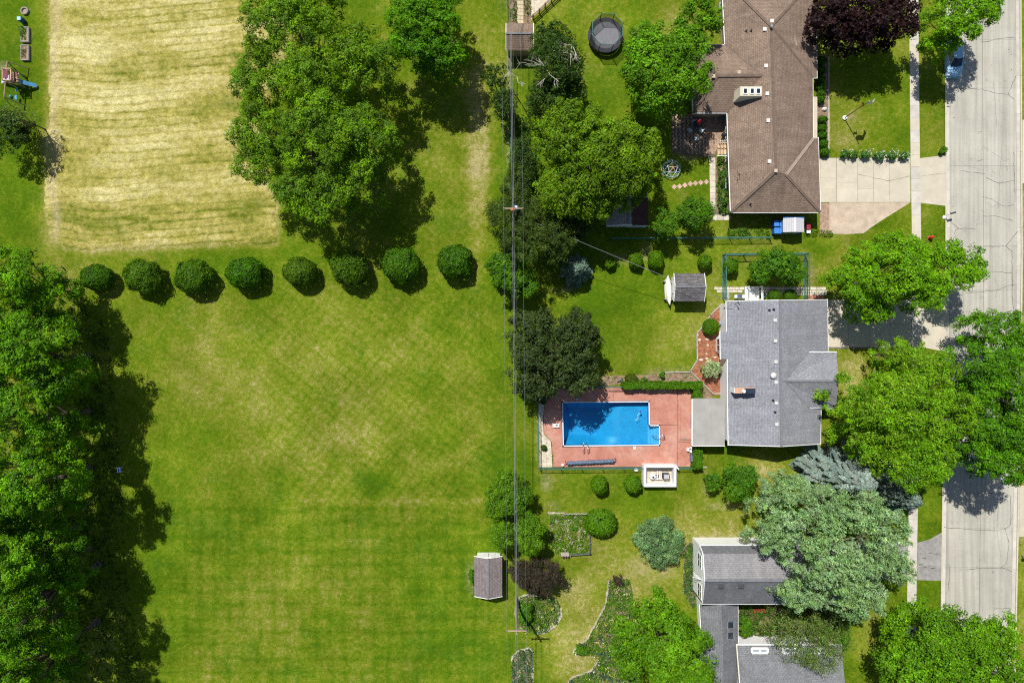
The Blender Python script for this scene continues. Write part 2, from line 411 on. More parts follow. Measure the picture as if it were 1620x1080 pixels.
def axis(lo, hi, step, far):
    core = np.arange(lo, hi+1e-6, step)
    out = np.geomspace(4, far, 14)
    return np.concatenate([(lo-out)[::-1], core, hi+out])
def build_ground():
    xs = axis(-72, 72, 0.36, 900); ys = axis(-50, 50, 0.36, 900)
    edge_cols = [(v-810)*S for v in (1497-2.2, 1497-0.9, 1614+0.9, 1614+2.2)]
    xs = np.sort(np.concatenate([xs[[min(abs(x-e) for e in edge_cols) > 0.1 for x in xs]], edge_cols]))
    X, Y = np.meshgrid(xs, ys, indexing='xy')
    PX0 = X/S+810; PY = 540-Y/S
    ryy = [r[0] for r in ROADX]
    shl = np.interp(PY, ryy, [r[1]-1497 for r in ROADX]); shr = np.interp(PY, ryy, [r[3]-1614 for r in ROADX])
    wl = np.clip(1-np.abs(PX0-1496)/90, 0, 1); wr = np.clip(1-np.abs(PX0-1615)/90, 0, 1)
    tw = np.clip((PX0-1496)/119, 0, 1)
    amt = np.where((PX0 > 1496) & (PX0 < 1615), shl*(1-tw)+shr*tw, np.where(PX0 <= 1496, shl*wl, shr*wr))
    PX = PX0+amt; X = (PX-810)*S
    # dryness of the lawn 0 (lush) .. 1 (straw)
    d = 0.36+0*PX
    def g(cx, cy, rx, ry, a):
        nonlocal d
        d = d+a*np.exp(-(((PX-cx)/rx)**2+((PY-cy)/ry)**2)**1.3)
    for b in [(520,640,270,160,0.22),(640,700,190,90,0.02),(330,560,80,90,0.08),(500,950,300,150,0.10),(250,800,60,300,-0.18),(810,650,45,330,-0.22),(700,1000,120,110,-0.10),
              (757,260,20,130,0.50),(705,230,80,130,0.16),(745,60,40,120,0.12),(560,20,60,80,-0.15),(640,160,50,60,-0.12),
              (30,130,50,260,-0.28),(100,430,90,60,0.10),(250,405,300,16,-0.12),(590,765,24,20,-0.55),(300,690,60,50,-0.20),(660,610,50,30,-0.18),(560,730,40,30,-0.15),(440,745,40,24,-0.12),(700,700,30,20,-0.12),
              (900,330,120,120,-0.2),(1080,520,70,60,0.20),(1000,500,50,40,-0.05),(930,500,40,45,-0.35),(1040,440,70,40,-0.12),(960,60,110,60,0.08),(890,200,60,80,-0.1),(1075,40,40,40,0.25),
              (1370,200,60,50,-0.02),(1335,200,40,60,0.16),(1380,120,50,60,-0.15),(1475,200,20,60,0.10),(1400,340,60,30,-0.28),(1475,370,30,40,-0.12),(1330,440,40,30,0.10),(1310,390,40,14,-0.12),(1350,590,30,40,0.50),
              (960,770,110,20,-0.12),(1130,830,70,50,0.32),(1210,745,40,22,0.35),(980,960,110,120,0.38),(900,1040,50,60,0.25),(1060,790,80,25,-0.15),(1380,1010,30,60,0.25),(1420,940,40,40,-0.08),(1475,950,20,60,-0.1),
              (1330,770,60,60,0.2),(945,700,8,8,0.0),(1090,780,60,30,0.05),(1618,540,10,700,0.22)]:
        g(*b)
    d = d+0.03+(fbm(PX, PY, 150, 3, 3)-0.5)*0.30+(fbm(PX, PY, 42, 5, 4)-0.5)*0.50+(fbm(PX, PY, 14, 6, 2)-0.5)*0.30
    fd = np.full(PX.shape, 1e9)
    for (x1, y1), (x2, y2) in zip(FIELD, FIELD[1:]+FIELD[:1]):
        q2 = (x2-x1)**2+(y2-y1)**2; tq = np.clip(((PX-x1)*(x2-x1)+(PY-y1)*(y2-y1))/q2, 0, 1)
        fd = np.minimum(fd, np.hypot(PX-x1-tq*(x2-x1), PY-y1-tq*(y2-y1)))
    d = d+0.36*np.exp(-(fd/6.0)**2)+0.16*np.exp(-(fd/22.0)**2)
    lawn = sstep(225, 300, PX)*sstep(800, 760, PX)*sstep(400, 470, PY)
    low = sstep(786, 806, PY)
    d = d-low*lawn*0.02+np.exp(-((PY-792)/4.0)**2)*lawn*sstep(420, 640, PX)*0.22
    up = lawn*(1-low)*sstep(330, 480, PX)
    north = sstep(400, 380, PY)*sstep(600, 660, PX)*sstep(800, 780, PX)
    d = np.clip(d, 0, 1.1)
    cl = fbm(PX, PY, 60, 77, 3)[..., None]
    tint = np.array([1.10, 1.07, 1.15])*(0.78+0.42*cl)*(0.90+0.20*fbm(PX, PY, 22, 78, 3)[..., None])
    # bluish clover patches
    cv = (sstep(0.62, 0.70, fbm(PX, PY, 34, 91, 3))*sstep(0.62, 0.45, d))[..., None]*0.22
    tint = tint*(1-cv)+np.array([0.70, 0.95, 2.2])*cv
    col = np.zeros(PX.shape+(3,)); bwt = np.zeros(PX.shape)
    # bare earth and worn places
    def bare(cx, cy, rx, ry, c, amt=0.8):
        nonlocal col, bwt
        w = np.exp(-(((PX-cx)/rx)**2+((PY-cy)/ry)**2)**2)*np.clip(fbm(PX, PY, 9, 55, 3)*2.2-0.35, 0, 1)*amt
        k = w > bwt; col[k] = c; bwt = np.maximum(bwt, w)
    dirt = (0.36, 0.27, 0.17)
    for b in [(1137,848,36,6,dirt),(1030,900,40,18,(.40,.33,.2),.7),(1060,590,36,9,dirt,.8),(955,602,24,7,dirt),(1045,607,40,6,(.33,.28,.14),.7),(1345,186,9,9,dirt,.8),(805,150,4,150,(.45,.37,.25),.9),(768,240,5,80,(.46,.40,.2),.6),
              (1093,240,24,14,dirt,.9),(1230,790,22,30,(.3,.25,.13),.5),(1205,1005,30,30,dirt,.8),(1235,980,50,22,(.34,.29,.18),.7),(985,410,30,9,dirt,.4),(1022,400,8,18,(.4,.33,.17),.7),(890,458,24,5,dirt,.6),(1283,430,8,24,dirt,.5),(1152,466,6,10,dirt,.7),
              (865,762,10,14,(.42,.36,.2),.6),(875,800,12,8,dirt,.4),(1338,935,8,26,(.42,.36,.2),.6),(5,105,7,7,(.5,.4,.3),.9),(850,690,3,60,(.40,.33,.2),.4),(745,912,7,26,(.4,.34,.2),.5),(40,17,8,6,(.3,.26,.17),.5),
              (1240,975,30,10,(.4,.3,.2),.5),(1118,770,8,24,dirt,.4),(1145,800,30,6,(.4,.34,.2),.5),(1540,560,30,200,dirt,.1)]:
        bare(*b)
    # earth under the left wood is bare and dark
    Z = np.zeros_like(X)
    Z += (fbm(PX, PY, 240, 40, 2)-0.5)*0.0
    Z[(PX0 > 1497-1.5) & (PX0 < 1614+1.5) & (PY > -300) & (PY < 1400)] = -0.5
    pp = (PX > 884) & (PX < 1047) & (PY > 631) & (PY < 709)
    Z[pp & ~((PX > 1032) & (PY < 668))] = -3.4
    ny, nx = X.shape
    V = np.stack([X.ravel(), Y.ravel(), Z.ravel()], 1)
    i = np.arange(ny*nx).reshape(ny, nx)
    F = np.stack([i[:-1, :-1].ravel(), i[:-1, 1:].ravel(), i[1:, 1:].ravel(), i[1:, :-1].ravel()], 1)
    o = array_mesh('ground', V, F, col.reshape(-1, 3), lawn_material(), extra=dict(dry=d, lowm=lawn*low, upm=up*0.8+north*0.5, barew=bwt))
    at = o.data.attributes.new('tint', 'FLOAT_COLOR', 'POINT'); c4 = np.ones((ny*nx, 4), dtype=np.float32); c4[:, :3] = tint.reshape(-1, 3); at.data.foreach_set('color', c4.ravel())
    tag(o, 'mown lawn, green to straw coloured, across all the yards', kind='structure')
build_ground()

def build_field():
    xs = np.arange(66, 462, 1.7); ys = np.arange(-60, 402, 1.35)
    PX, PY = np.meshgrid(xs, ys, indexing='xy')
    u = (PX-76)/350.0
    # rows climb a little towards the right and bow near the left edge
    row = PY+PX*0.085+18*np.exp(-((PX-80)/60.0)**2)+(fbm(PX, PY, 130, 12, 2)-0.5)*7+3*np.sin((PX-90)/110.0)*sstep(330, 60, PY)+(fbm(PX, PY, 9, 15, 2)-0.5)*3.5
    big = np.sin(row*2*math.pi/78.0+0.6); ph = row/12.6+0.5*fbm(PX, PY, 90, 14, 2); fr = np.abs((ph % 1.0)-0.5)*2
    small = 1-2*sstep(0.62, 0.95, fr)          # thin dark line between the swaths
    f1 = fbm(PX, PY, 70, 17, 4); f2 = fbm(PX*0.30, PY*1.7, 13, 18, 3); f3 = fbm(PX, PY, 5, 19, 2); f4 = fbm(PX*1.4, PY*0.5, 10, 23, 2)
    v = 0.44+0.16*big+0.12*small*np.clip(f1*3-0.6, 0.1, 1.6)+0.40*(f1-0.5)+0.55*(f2-0.5)+0.38*(f3-0.5)+0.18*(f4-0.5)
    v += 0.20*np.exp(-((PX-130)/70.0)**2-((PY-60)/60.0)**2)
    v += 0.22*np.exp(-((row-282)/11.0)**2)*sstep(420, 200, PX)+0.22*np.exp(-((row-190)/9.0)**2)*sstep(260, 120, PX)
    v -= 0.30*sstep(300, 380, PY)
    v = np.clip(v, 0, 1)[..., None]
    a = np.array([0.135, 0.165, 0.015]); b = np.array([0.345, 0.305, 0.075]); c = np.array([0.58, 0.52, 0.245])
    col = np.where(v < 0.42, a+(b-a)*(v/0.42), b+(c-b)*((v-0.42)/0.58))
    edge = np.exp(-((PX-86-4*np.sin(PY/17.0))/7.0)**2)[..., None]*0.4
    col = col*(1-edge)+np.array([0.50, 0.41, 0.26])*edge
    Z = 0.03+0.010*(1+small)*(0.4+f1)+0.05*(f2-0.3)+0.07*f3
    # distance inside the field edge, so the sheet sinks into the lawn along a ragged line
    dist = np.full(PX.shape, 1e9)
    for (x1, y1), (x2, y2) in zip(FIELD, FIELD[1:]+FIELD[:1]):
        L2 = (x2-x1)**2+(y2-y1)**2; t = np.clip(((PX-x1)*(x2-x1)+(PY-y1)*(y2-y1))/L2, 0, 1)
        dist = np.minimum(dist, np.hypot(PX-x1-t*(x2-x1), PY-y1-t*(y2-y1)))
    dist = np.where(inpoly(PX, PY, FIELD), dist, -dist)+(fbm(PX, PY, 22, 3, 4)-0.5)*13+(fbm(PX, PY, 4, 8, 2)-0.5)*7
    Z = np.maximum(Z, 0.012)*np.clip(dist/6, 0, 1)+np.where(dist < 1, (dist-1)*0.02, 0.004)
    ins = dist > -9
    k = (CAM_H-Z)/CAM_H
    V = np.stack([((PX-810)*S*k).ravel(), ((540-PY)*S*k).ravel(), Z.ravel()], 1)
    ny, nx = PX.shape; i = np.arange(ny*nx).reshape(ny, nx)
    keep = (ins[:-1, :-1] & ins[:-1, 1:] & ins[1:, 1:] & ins[1:, :-1]).ravel()
    F = np.stack([i[1:, :-1].ravel(), i[1:, 1:].ravel(), i[:-1, 1:].ravel(), i[:-1, :-1].ravel()], 1)[keep]
    used = np.unique(F); remap = -np.ones(ny*nx, int); remap[used] = np.arange(len(used))
    o = array_mesh('hay_field', V[used], remap[F], col.reshape(-1, 3)[used], ground_material('hay', (0.74, 1.26), (0.46, 0.42, 0.24), 0.25, 0.9))
    tag(o, 'pale cut hay field with curved mowing rows beside the lawn', kind='structure')
build_field()

# ------------------------------------------------------------------ street, walks, drives
def P2(px, py): return (( px-810)*S, (540-py)*S)
def lane_poly(y0, y1, ka, oa, kb, ob, n=3):
    a = []; b = []
    for i in range(n+1):
        y = y0+(y1-y0)*i/n
        def xat(k, o): return road_at(y, k)+o
        a.append(P2(xat(ka, oa), y)); b.append(P2(xat(kb, ob), y))
    return a+b[::-1]
street = struct('street', MB().prism(lane_poly(-120, 1200, 1, 0, 3, 0, 30), -0.45, -0.15), JOINT, 'pale concrete street with a centre joint and tarred cracks')
ys = [-120, 62, 139, 262, 389, 459, 560, 690, 836, 897, 1010, 1200]
for y0, y1 in zip(ys[:-1], ys[1:]):
    MB().prism(lane_poly(y0+.12, y1-.12, 1, 6.2, 2, -0.32), -0.35, -0.12).build('slab', ROAD, street)
    MB().prism(lane_poly(y0+.12, y1-.12, 2, 0.32, 3, -6.0), -0.35, -0.12).build('slab', ROAD, street)
ys = list(range(-120, 1201, 60))
for y0, y1 in zip(ys[:-1], ys[1:]):
    MB().prism(lane_poly(y0+.08, y1-.08, 1, 0.1, 1, 5.9), -0.35, -0.117).build('gutter_slab', CONC_OLD, street)
    MB().prism(lane_poly(y0+.08, y1-.08, 3, -5.7, 3, -0.1), -0.35, -0.117).build('gutter_slab', CONC_OLD, street)
    MB().prism(lane_poly(y0+.08, y1-.08, 1, -2.2, 1, 0.0), -0.35, 0.022).build('kerb_stone', CONC, street, bevel=0.02)
    MB().prism(lane_poly(y0+.08, y1-.08, 3, 0.0, 3, 2.2), -0.35, 0.022).build('kerb_stone', CONC, street, bevel=0.02)
def crack(pts, w, z, parent, m=TAR, name='crack', seed=0, wob=1.0):
    r = random.Random(seed+int(pts[0][0]*7+pts[0][1])); p = []
    for (x0, y0), (x1, y1) in zip(pts[:-1], pts[1:]):
        n = max(1, int(math.hypot(x1-x0, y1-y0)/5))
        for i in range(n): p.append((x0+(x1-x0)*i/n+r.uniform(-.7, .7)*wob, y0+(y1-y0)*i/n+r.uniform(-.7, .7)*wob))
    p.append(pts[-1]); L = []; Rr = []
    for i, q in enumerate(p):
        a = p[max(i-1, 0)]; b = p[min(i+1, len(p)-1)]; dx, dy = b[0]-a[0], b[1]-a[1]; l = math.hypot(dx, dy) or 1
        ww = w*r.uniform(.5, 1.3)/2
        L.append(P2(q[0]-dy/l*ww, q[1]+dx/l*ww)); Rr.append(P2(q[0]+dy/l*ww, q[1]-dx/l*ww))
    mb = MB()
    for i in range(len(p)-1):
        mb.poly([(*L[i], z), (*L[i+1], z), (*Rr[i+1], z), (*Rr[i], z)])
    return mb.build(name, m, parent)
for c in [[(1553,66),(1565,65),(1580,61),(1605,59)],[(1503,141),(1520,140),(1555,141),(1575,147),(1596,149),(1606,157)],[(1596,149),(1602,135),(1608,120)],[(1556,311),(1570,315),(1588,326),(1605,324)],[(1557,342),(1575,341),(1603,349)],
          [(1507,352),(1516,361),(1545,362)],[(1511,371),(1513,364),(1518,361)],[(1530,391),(1557,390),(1592,389),(1611,366)],[(1592,389),(1602,398),(1603,440),(1602,470),(1606,500),(1604,560),(1600,600)],[(1557,428),(1580,430),(1602,431)],[(1527,464),(1558,461),(1580,458),(1600,451),(1608,450)],
          [(1520,780),(1545,781),(1590,779),(1600,786),(1600,830),(1590,837)],[(1495,834),(1520,836),(1552,838),(1580,839),(1592,836)],[(1592,836),(1597,860),(1594,890),(1585,898)],[(1530,902),(1552,899),(1587,898),(1602,904)],[(1503,896),(1502,935)],[(1560,280),(1580,290),(1606,285)],[(1520,270),(1560,275)],
          [(1576,963),(1600,962)],[(1605,240),(1607,320)],[(1500,600),(1540,610),(1600,605)],[(1545,255),(1556,252)],[(1520,95),(1540,120)]]:
    crack(c, 0.7, -0.117, street)
for c in [[(1570,240),(1590,255),(1600,250)],[(1575,440),(1580,455),(1576,470)],[(1580,800),(1578,840),(1584,880)],[(1515,250),(1530,262),(1556,268)],[(1520,430),(1525,480)],[(1573,130),(1578,200)],[(1586,225),(1580,330)],[(1563,820),(1556,800)]]:
    crack(c, 0.3, -0.1165, street)
for x, y in [(1585,5),(1597,78),(1601,110),(1601,86),(1510,186),(1553,208),(1604,815),(1572,905)]:   # patched spots
    a = [(x+math.cos(k)*random.Random(x+k).uniform(.6, 1.4), y+math.sin(k)*random.Random(y+k).uniform(.6, 1.4)) for k in (0,1,2,3,4,5)]
    MB().poly([(*P2(*q), -0.1172) for q in a][::-1]).build('stain', TAR, street)

SWX = [(-120,1436.5),(0,1438),(130,1439.2),(250,1440.5),(370,1442.5),(560,1441.5),(700,1439.5),(870,1436),(950,1435),(1200,1432)]
def sw_at(py): return float(np.interp(py, [a for a, b in SWX], [b for a, b in SWX]))
def sw_poly(y0, y1, e0=0.0, e1=14.6):
    return [P2(sw_at(y0)+e0, y0), P2(sw_at(y0)+e1, y0), P2(sw_at(y1)+e1, y1), P2(sw_at(y1)+e0, y1)]
sidewalk = struct('sidewalk', MB().prism([P2(sw_at(y)+.3, y) for y in range(-120, 1201, 40)]+[P2(sw_at(y)+14.3, y) for y in range(1200, -121, -40)], -0.1, 0.018), JOINT, 'narrow concrete sidewalk running beside the street')
y = -120.0; rr = random.Random(4)
while y < 1200:
    MB().prism(sw_poly(y+.12, y+19.2-.12), -0.08, 0.03+rr.uniform(-.003, .003)).build('slab', CONC_OLD if rr.random() < .5 else CONC, sidewalk)
    y += 19.2

# wide concrete drive of the brown house
drive = struct('driveway', MB().prism([P2(*q) for q in [(1296,250.5),(1440,250.5),(1440,320),(1296,320)]]+[], -0.1, 0.012), DRIVE_JOINT, 'pale concrete driveway beside the brown roofed house')
MB().prism([P2(*q) for q in [(1455.2,250.5),(1497,245.5),(1497,326),(1456,321)]], -0.1, 0.026).build('apron_slab', CONC, drive)
for x0, x1, ycuts in [(1297.5,1322.5,[250,282,299.5,320]),(1323.5,1356.5,[250,290,320]),(1357,1381.5,[250,299,320]),(1382,1407,[250,320]),(1407.4,1440.2,[250,320])]:
    for a, b in zip(ycuts[:-1], ycuts[1:]):
        MB().prism([P2(x0+.1, a+.1), P2(x1-.1, a+.1), P2(x1-.1, b-.1), P2(x0+.1, b-.1)], -0.08, 0.024).build('slab', CONC, drive)
crack([(1357,275),(1370,279),(1385,282),(1403,286.5),(1420,283),(1440,279)], 0.55, 0.028, drive)
crack([(1457,278),(1475,276),(1496,274)], 0.45, 0.030, drive)
# gravelly triangle with a strip of pavers along the house
gt = struct('gravel_pad', MB().prism([P2(*q) for q in [(1312,320.5),(1440,320.5),(1420,333),(1396,348),(1378,360),(1366,369),(1338,370.5),(1300,369),(1300,363),(1312,362)]], -0.1, 0.014), M('tan_gravel', (0.47, 0.385, 0.29), 0.95, 0.22, 0.9, 0.6, fine=8), 'tan gravel parking pad beside the concrete driveway')
pv = struct('paver_strip', MB().prism([P2(1296.5,321), P2(1312,321), P2(1312,370), P2(1296.5,370)], -0.1, 0.010), JOINT, 'strip of reddish pavers along the brown house wall')
for i in range(5):
    for j in range(14):
        x = 1297+i*3; yy = 321.5+j*3.45
        MB().prism([P2(x, yy), P2(x+2.85, yy), P2(x+2.85, yy+3.3), P2(x, yy+3.3)], -0.05, 0.028).build('paver', PAVER, pv)
# drives of the other lots
d2 = struct('short_driveway', MB().prism([P2(*q) for q in [(1309,474),(1441,474),(1441,552),(1309,552)]], -0.1, 0.011), JOINT, 'concrete driveway in tree shade beside the grey house')
for x0, x1 in [(1309.5,1342),(1342,1375),(1375,1408),(1408,1441.2)]:
    for y0, y1 in [(474,513),(513,549)]:
        MB().prism([P2(x0+.2, y0+.2), P2(x1-.2, y0+.2), P2(x1-.2, y1-.2), P2(x0+.2, y1-.2)], -0.08, 0.023).build('slab', CONC, d2)
MB().prism([P2(*q) for q in [(1456.2,478),(1496,470),(1496,556),(1456.2,549)]], -0.1, 0.026).build('apron_slab', CONC, d2)
crack([(1460,509),(1470,506),(1483,503),(1494,497)], 0.8, 0.030, d2)
d3 = struct('asphalt_driveway', MB().prism([P2(*q) for q in [(1300,858),(1436,856),(1436,916),(1300,916)]], -0.1, 0.012), ASPHALT, 'worn grey asphalt driveway under the silver leaved tree')
MB().prism([P2(*q) for q in [(1451,858),(1470,853),(1489.5,842),(1489,918),(1451,917)]], -0.1, 0.014).build('apron', ASPHALT, d3)
for i, (x, yy) in enumerate([(1459,875),(1462,882),(1472,874),(1480,876),(1463,896),(1470,894),(1476,898),(1456,892)]):
    crack([(x-3, yy), (x, yy+.6), (x+3, yy-.4)], 1.2, 0.0165, d3, wob=.5)
d4 = struct('far_driveway', MB().prism([P2(*q) for q in [(1617.5,190),(1700,188),(1700,292),(1617.5,290)]], -0.1, 0.02), CONC, 'pale driveway end across the street near the top')
d5 = struct('far_apron', MB().prism([P2(*q) for q in [(1613,768),(1700,766),(1700,850),(1612,848)]], -0.1, 0.02), CONC, 'pale driveway end across the street near the bottom')

# ------------------------------------------------------------------ roofs and walls
def roof(name, faces, m, parent, thick=0.16):
    """faces: lists of world points (any winding, made to face up); u runs along the slope's level line"""
    mb = MB(); uv = []; idx = {}
    for f in faces:
        p = [Vector(q) for q in f]
        n = Vector((0, 0, 0))
        for i in range(len(p)):
            a, b = p[i], p[(i+1) % len(p)]
            n += Vector(((a.y-b.y)*(a.z+b.z), (a.z-b.z)*(a.x+b.x), (a.x-b.x)*(a.y+b.y)))
        if n.z < 0: p = p[::-1]; n = -n
        n.normalize(); h = Vector((0, 0, 1)).cross(n)
        h = h.normalized() if h.length > 0.02 else Vector((1, 0, 0))
        s = n.cross(h); ii = []
        for q in p:
            key = tuple(round(c, 3) for c in q)
            if key not in idx: idx[key] = len(mb.v); mb.v.append(tuple(q))
            ii.append(idx[key]); uv.append((q.dot(h), q.dot(s)))
        mb.f.append(tuple(ii))
    mb.uv = uv
    o = mb.build(name, m, parent)
    so_ = o.modifiers.new('thickness', 'SOLIDIFY'); so_.thickness = thick; so_.offset = -1
    return o
def caps(lines, parent, m, w=0.26):
    for a, b in lines:
        MB().bar(Vector(a)+Vector((0,0,.015)), Vector(b)+Vector((0,0,.015)), w, 0.05).build('ridge_cap', m, parent)
def gutter(pts, parent, m=None, w=0.13, h=0.12, dz=-0.1):
    mb = MB()
    for a, b in zip(pts[:-1], pts[1:]):
        a, b = Vector(a)+Vector((0,0,dz)), Vector(b)+Vector((0,0,dz))
        d = (b-a).normalized()*w/2
        mb.bar(a-d, b+d, w, h)
    return mb.build('gutter', m or WHITE, parent)
def vent(px, py, z, parent, s=0.32, h=0.16, m=None, name='roof_vent'):
    c = W(px, py, z+h)
    mb = MB().prism([(c.x-s/2, c.y-s/2), (c.x+s/2, c.y-s/2), (c.x+s/2, c.y+s/2), (c.x-s/2, c.y+s/2)], z-0.1, z+h*0.6)
    mb.box(c.x-s*.62, c.y-s*.62, z+h*.6, c.x+s*.62, c.y+s*.62, z+h)
    return mb.build(name, m or VENT, parent)
def pipe(px, py, z, parent, r=0.06, h=0.35, m=None):
    c = W(px, py, z)
    MB().lathe((c.x, c.y, z-0.1), [(r*2.2, 0), (r*2, .12), (r, .14), (r, h+.1)], 10).build('vent_pipe', m or BLACK, parent)
def plane_z(pts):
    a, b, c = [Vector(p) for p in pts[:3]]; n = (b-a).cross(c-a)
    def f(x, y): return a.z-(n.x*(x-a.x)+n.y*(y-a.y))/n.z
    return f
def on_roof(px, py, zf):
    z = 3.0
    for _ in range(6):
        w = W(px, py, z); z = zf(w.x, w.y)
    return z

# --- brown ranch house
def brown_house():
    h = empty('brown_house', W(1220, 150), 'long ranch house with brown shingled hip roof and white gutters', 'house')
    ze, zr, zw = 2.7, 4.9, 4.5
    E = lambda x, y, z=ze: W(x, y, z)
    A, B = E(1220, 42, zr), E(1228, 270, zr)
    NW, NE, SW, SE = E(1142, -36), E(1291, -36), E(1156, 336), E(1298, 336)
    VA = E(1206, 119.5, zw); WR = E(1135, 120, zw)
    c1, c2 = E(1147, 71), E(1150.5, 178.5); w1, w2 = E(1094, 71), E(1097, 178.5)
    V2 = E(1243, 276, 4.55); e1 = E(1292.5, 123, 2.6); e1b = E(1286, 123.2, 2.85); e2 = E(1286.5, 218, 2.85); e2b = E(1294.5, 218, 2.6)
    faces = [[NW, NE, A], [NW, A, VA, c1], [A, B, VA], [B, SW, c2, VA], [c1, VA, WR, w1], [c2, w2, WR, VA], [w1, WR, w2],
             [A, NE, e1, e1b], [A, e1b, e2, V2], [A, V2, B], [V2, e2, e2b, SE], [B, V2, SE, SW]]
    r = roof('roof', faces, ROOF_BROWN, h)
    caps([(A, B), (A, NW), (A, NE), (A, e1b), (B, SW), (V2, SE), (VA, WR), (WR, w1), (WR, w2)], r, CAP_BROWN, 0.30)
    # pale metal in the valleys
    for a, b in [(V2, e2), ]:
        MB().bar(a+Vector((0,0,.02)), b+Vector((0,0,.02)), 0.5, 0.03).build('valley_flashing', M('valley_metal', (0.30, 0.24, 0.19), 0.7, 0.15, 2, 0.1), r)
    for a, b in [(VA, c1), (VA, c2)]:
        MB().bar(a+Vector((0,0,.012)), b+Vector((0,0,.012)), 0.16, 0.03).build('valley_flashing', CAP_BROWN, r)
    gutter([NW, c1, w1, w2, c2, SW, SE, e2b, e2, e1b, e1, NE, NW], h)
    wl = [(1147, -30), (1285, -30), (1285, 119), (1279, 119), (1279, 222), (1288, 222), (1290, 328), (1161, 328), (1156, 174), (1103, 174), (1101, 76), (1152, 76)]
    pts = []
    for x, y in wl:
        q = W(x, y, 2.5); pts.append((q.x, q.y))
    MB().prism(pts, 0, 2.62).build('wall', BRICKWALL, h)
    # low white garden wall / window strip on the street side
    a, b = W(1287.2, 153, 1.2), W(1289.2, 218, 1.2)
    MB().box(a.x, b.y, 0.02, a.x+0.45, a.y, 1.15).build('planter_wall', CONC, h)
    # garage door facing the drive
    d = W(1298, 285, 0)
    wx = W(1290, 290, 2.5).x
    gd = MB().box(wx-0.02, W(0, 316, 0).y, 0.03, wx+0.05, W(0, 262, 0).y, 2.2).build('garage_door', WHITE, h)
    for k in range(4): MB().box(wx+.05, W(0,316,0).y+.1, .15+.53*k, wx+.07, W(0,262,0).y-.1, .55+.53*k).build('door_panel', WHITE, gd)
    # windows of the rear and the south wall
    wxs = W(1156, 200, 2.5).x
    for y0, y1 in [(205, 222), (245, 258), (285, 300)]:
        wn = MB().box(wxs-.04, W(0,y1,0).y, .9, wxs+.02, W(0,y0,0).y, 2.1).build('window', DARKGLASS, h)
        MB().box(wxs-.07, W(0,y1,0).y-.06, .82, wxs+.01, W(0,y0,0).y+.06, .9).build('sill', WHITE, wn)
    # roof furniture
    zl = plane_z([A, B, SW]); zrr = plane_z([A, V2, e2]); zs = plane_z([B, SE, SW]); zn = plane_z([NW, NE, A])
    for x, y, f in [(1210,46,zl),(1212,104,zl),(1214,148,zl),(1215.5,190.5,zl),(1217.5,255,zl),(1221.5,33,zn)]:
        vent(x, y, on_roof(x, y, f), r, 0.32, 0.15)
    zwt = plane_z([c1, VA, WR]); zws = plane_z([c2, VA, WR])
    for x, y, f in [(1169.5,114,zwt),(1129,120.5,zwt),(1227.5,270,zl)]:
        vent(x, y, on_roof(x, y, f), r, 0.30, 0.12, M('tan_vent', (0.5, 0.40, 0.3), 0.7))
    for x, y, f in [(1180,49.5,zl),(1188,49,zl),(1170.5,172,zws),(1187,323,zs)]:
        pipe(x, y, on_roof(x, y, f), r)
    c = W(1218.5, 44, zr); MB().lathe((c.x, c.y, zr-.1), [(.09,0),(.09,.5),(.14,.52),(.14,.6)], 10).build('flue', GREY_METAL, r)
    # bent antenna mast on the rear slope
    z = on_roof(1169, 276, zl); q = W(1169, 276, z)
    mb = MB().tube([q, q+Vector((-.1,-.25,.8)), q+Vector((-.45,-.1,1.0))], .03)
    mb.tube([q+Vector((-.5,.2,1.0)), q+Vector((-.4,-.5,1.0))], .025); mb.build('antenna', BLACK, r)
    # pale repaired shingles
    pz = lambda x, y: W(x, y, on_roof(x, y, plane_z([A, NE, e1]))+.03)
    MB().poly([pz(1257,55), pz(1262,72), pz(1260,73), pz(1257,66)]).build('shingle_patch', M('patch_shingle', (0.34, 0.27, 0.21), 0.9), r)
    # clerestory light box with three panes
    zb = 4.0
    def Q(x, y, z): return W(x, y, z)
    t = [Q(1171,137,zb+1.15), Q(1205.5,137,zb+1.15), Q(1205.5,152,zb+.85), Q(1171,152,zb+.85)]
    mb = MB(); bz = 3.2
    low = [Vector((p.x, p.y, bz)) for p in t]
    low[0].x -= .25; low[3].x -= .25; low[3].y -= .18; low[2].y -= .05
    mb.poly(t[::-1]); 
    for i in range(4):
        j = (i+1) % 4; mb.poly([low[i], t[i], t[j], low[j]])
    box = mb.build('light_box', CREAM, r)
    for x0, x1 in [(1176,1182.3),(1187,1193),(1196.6,1203)]:
        def T(x, y):
            k = (y-137)/15.0; return Q(x, y, zb+1.15-.30*k+.03)
        MB().poly([T(x0,140), T(x0,148.5), T(x1,148.5), T(x1,140)]).build('pane', DARKGLASS, box)
        e = MB()
        for p, q in [((x0,140),(x1,140)),((x1,140),(x1,148.5)),((x1,148.5),(x0,148.5)),((x0,148.5),(x0,140))]:
            e.bar(T(*p)+Vector((0,0,.02)), T(*q)+Vector((0,0,.02)), .08, .05)
        e.build('pane_frame', WHITE, box)
    return h
brown_house()

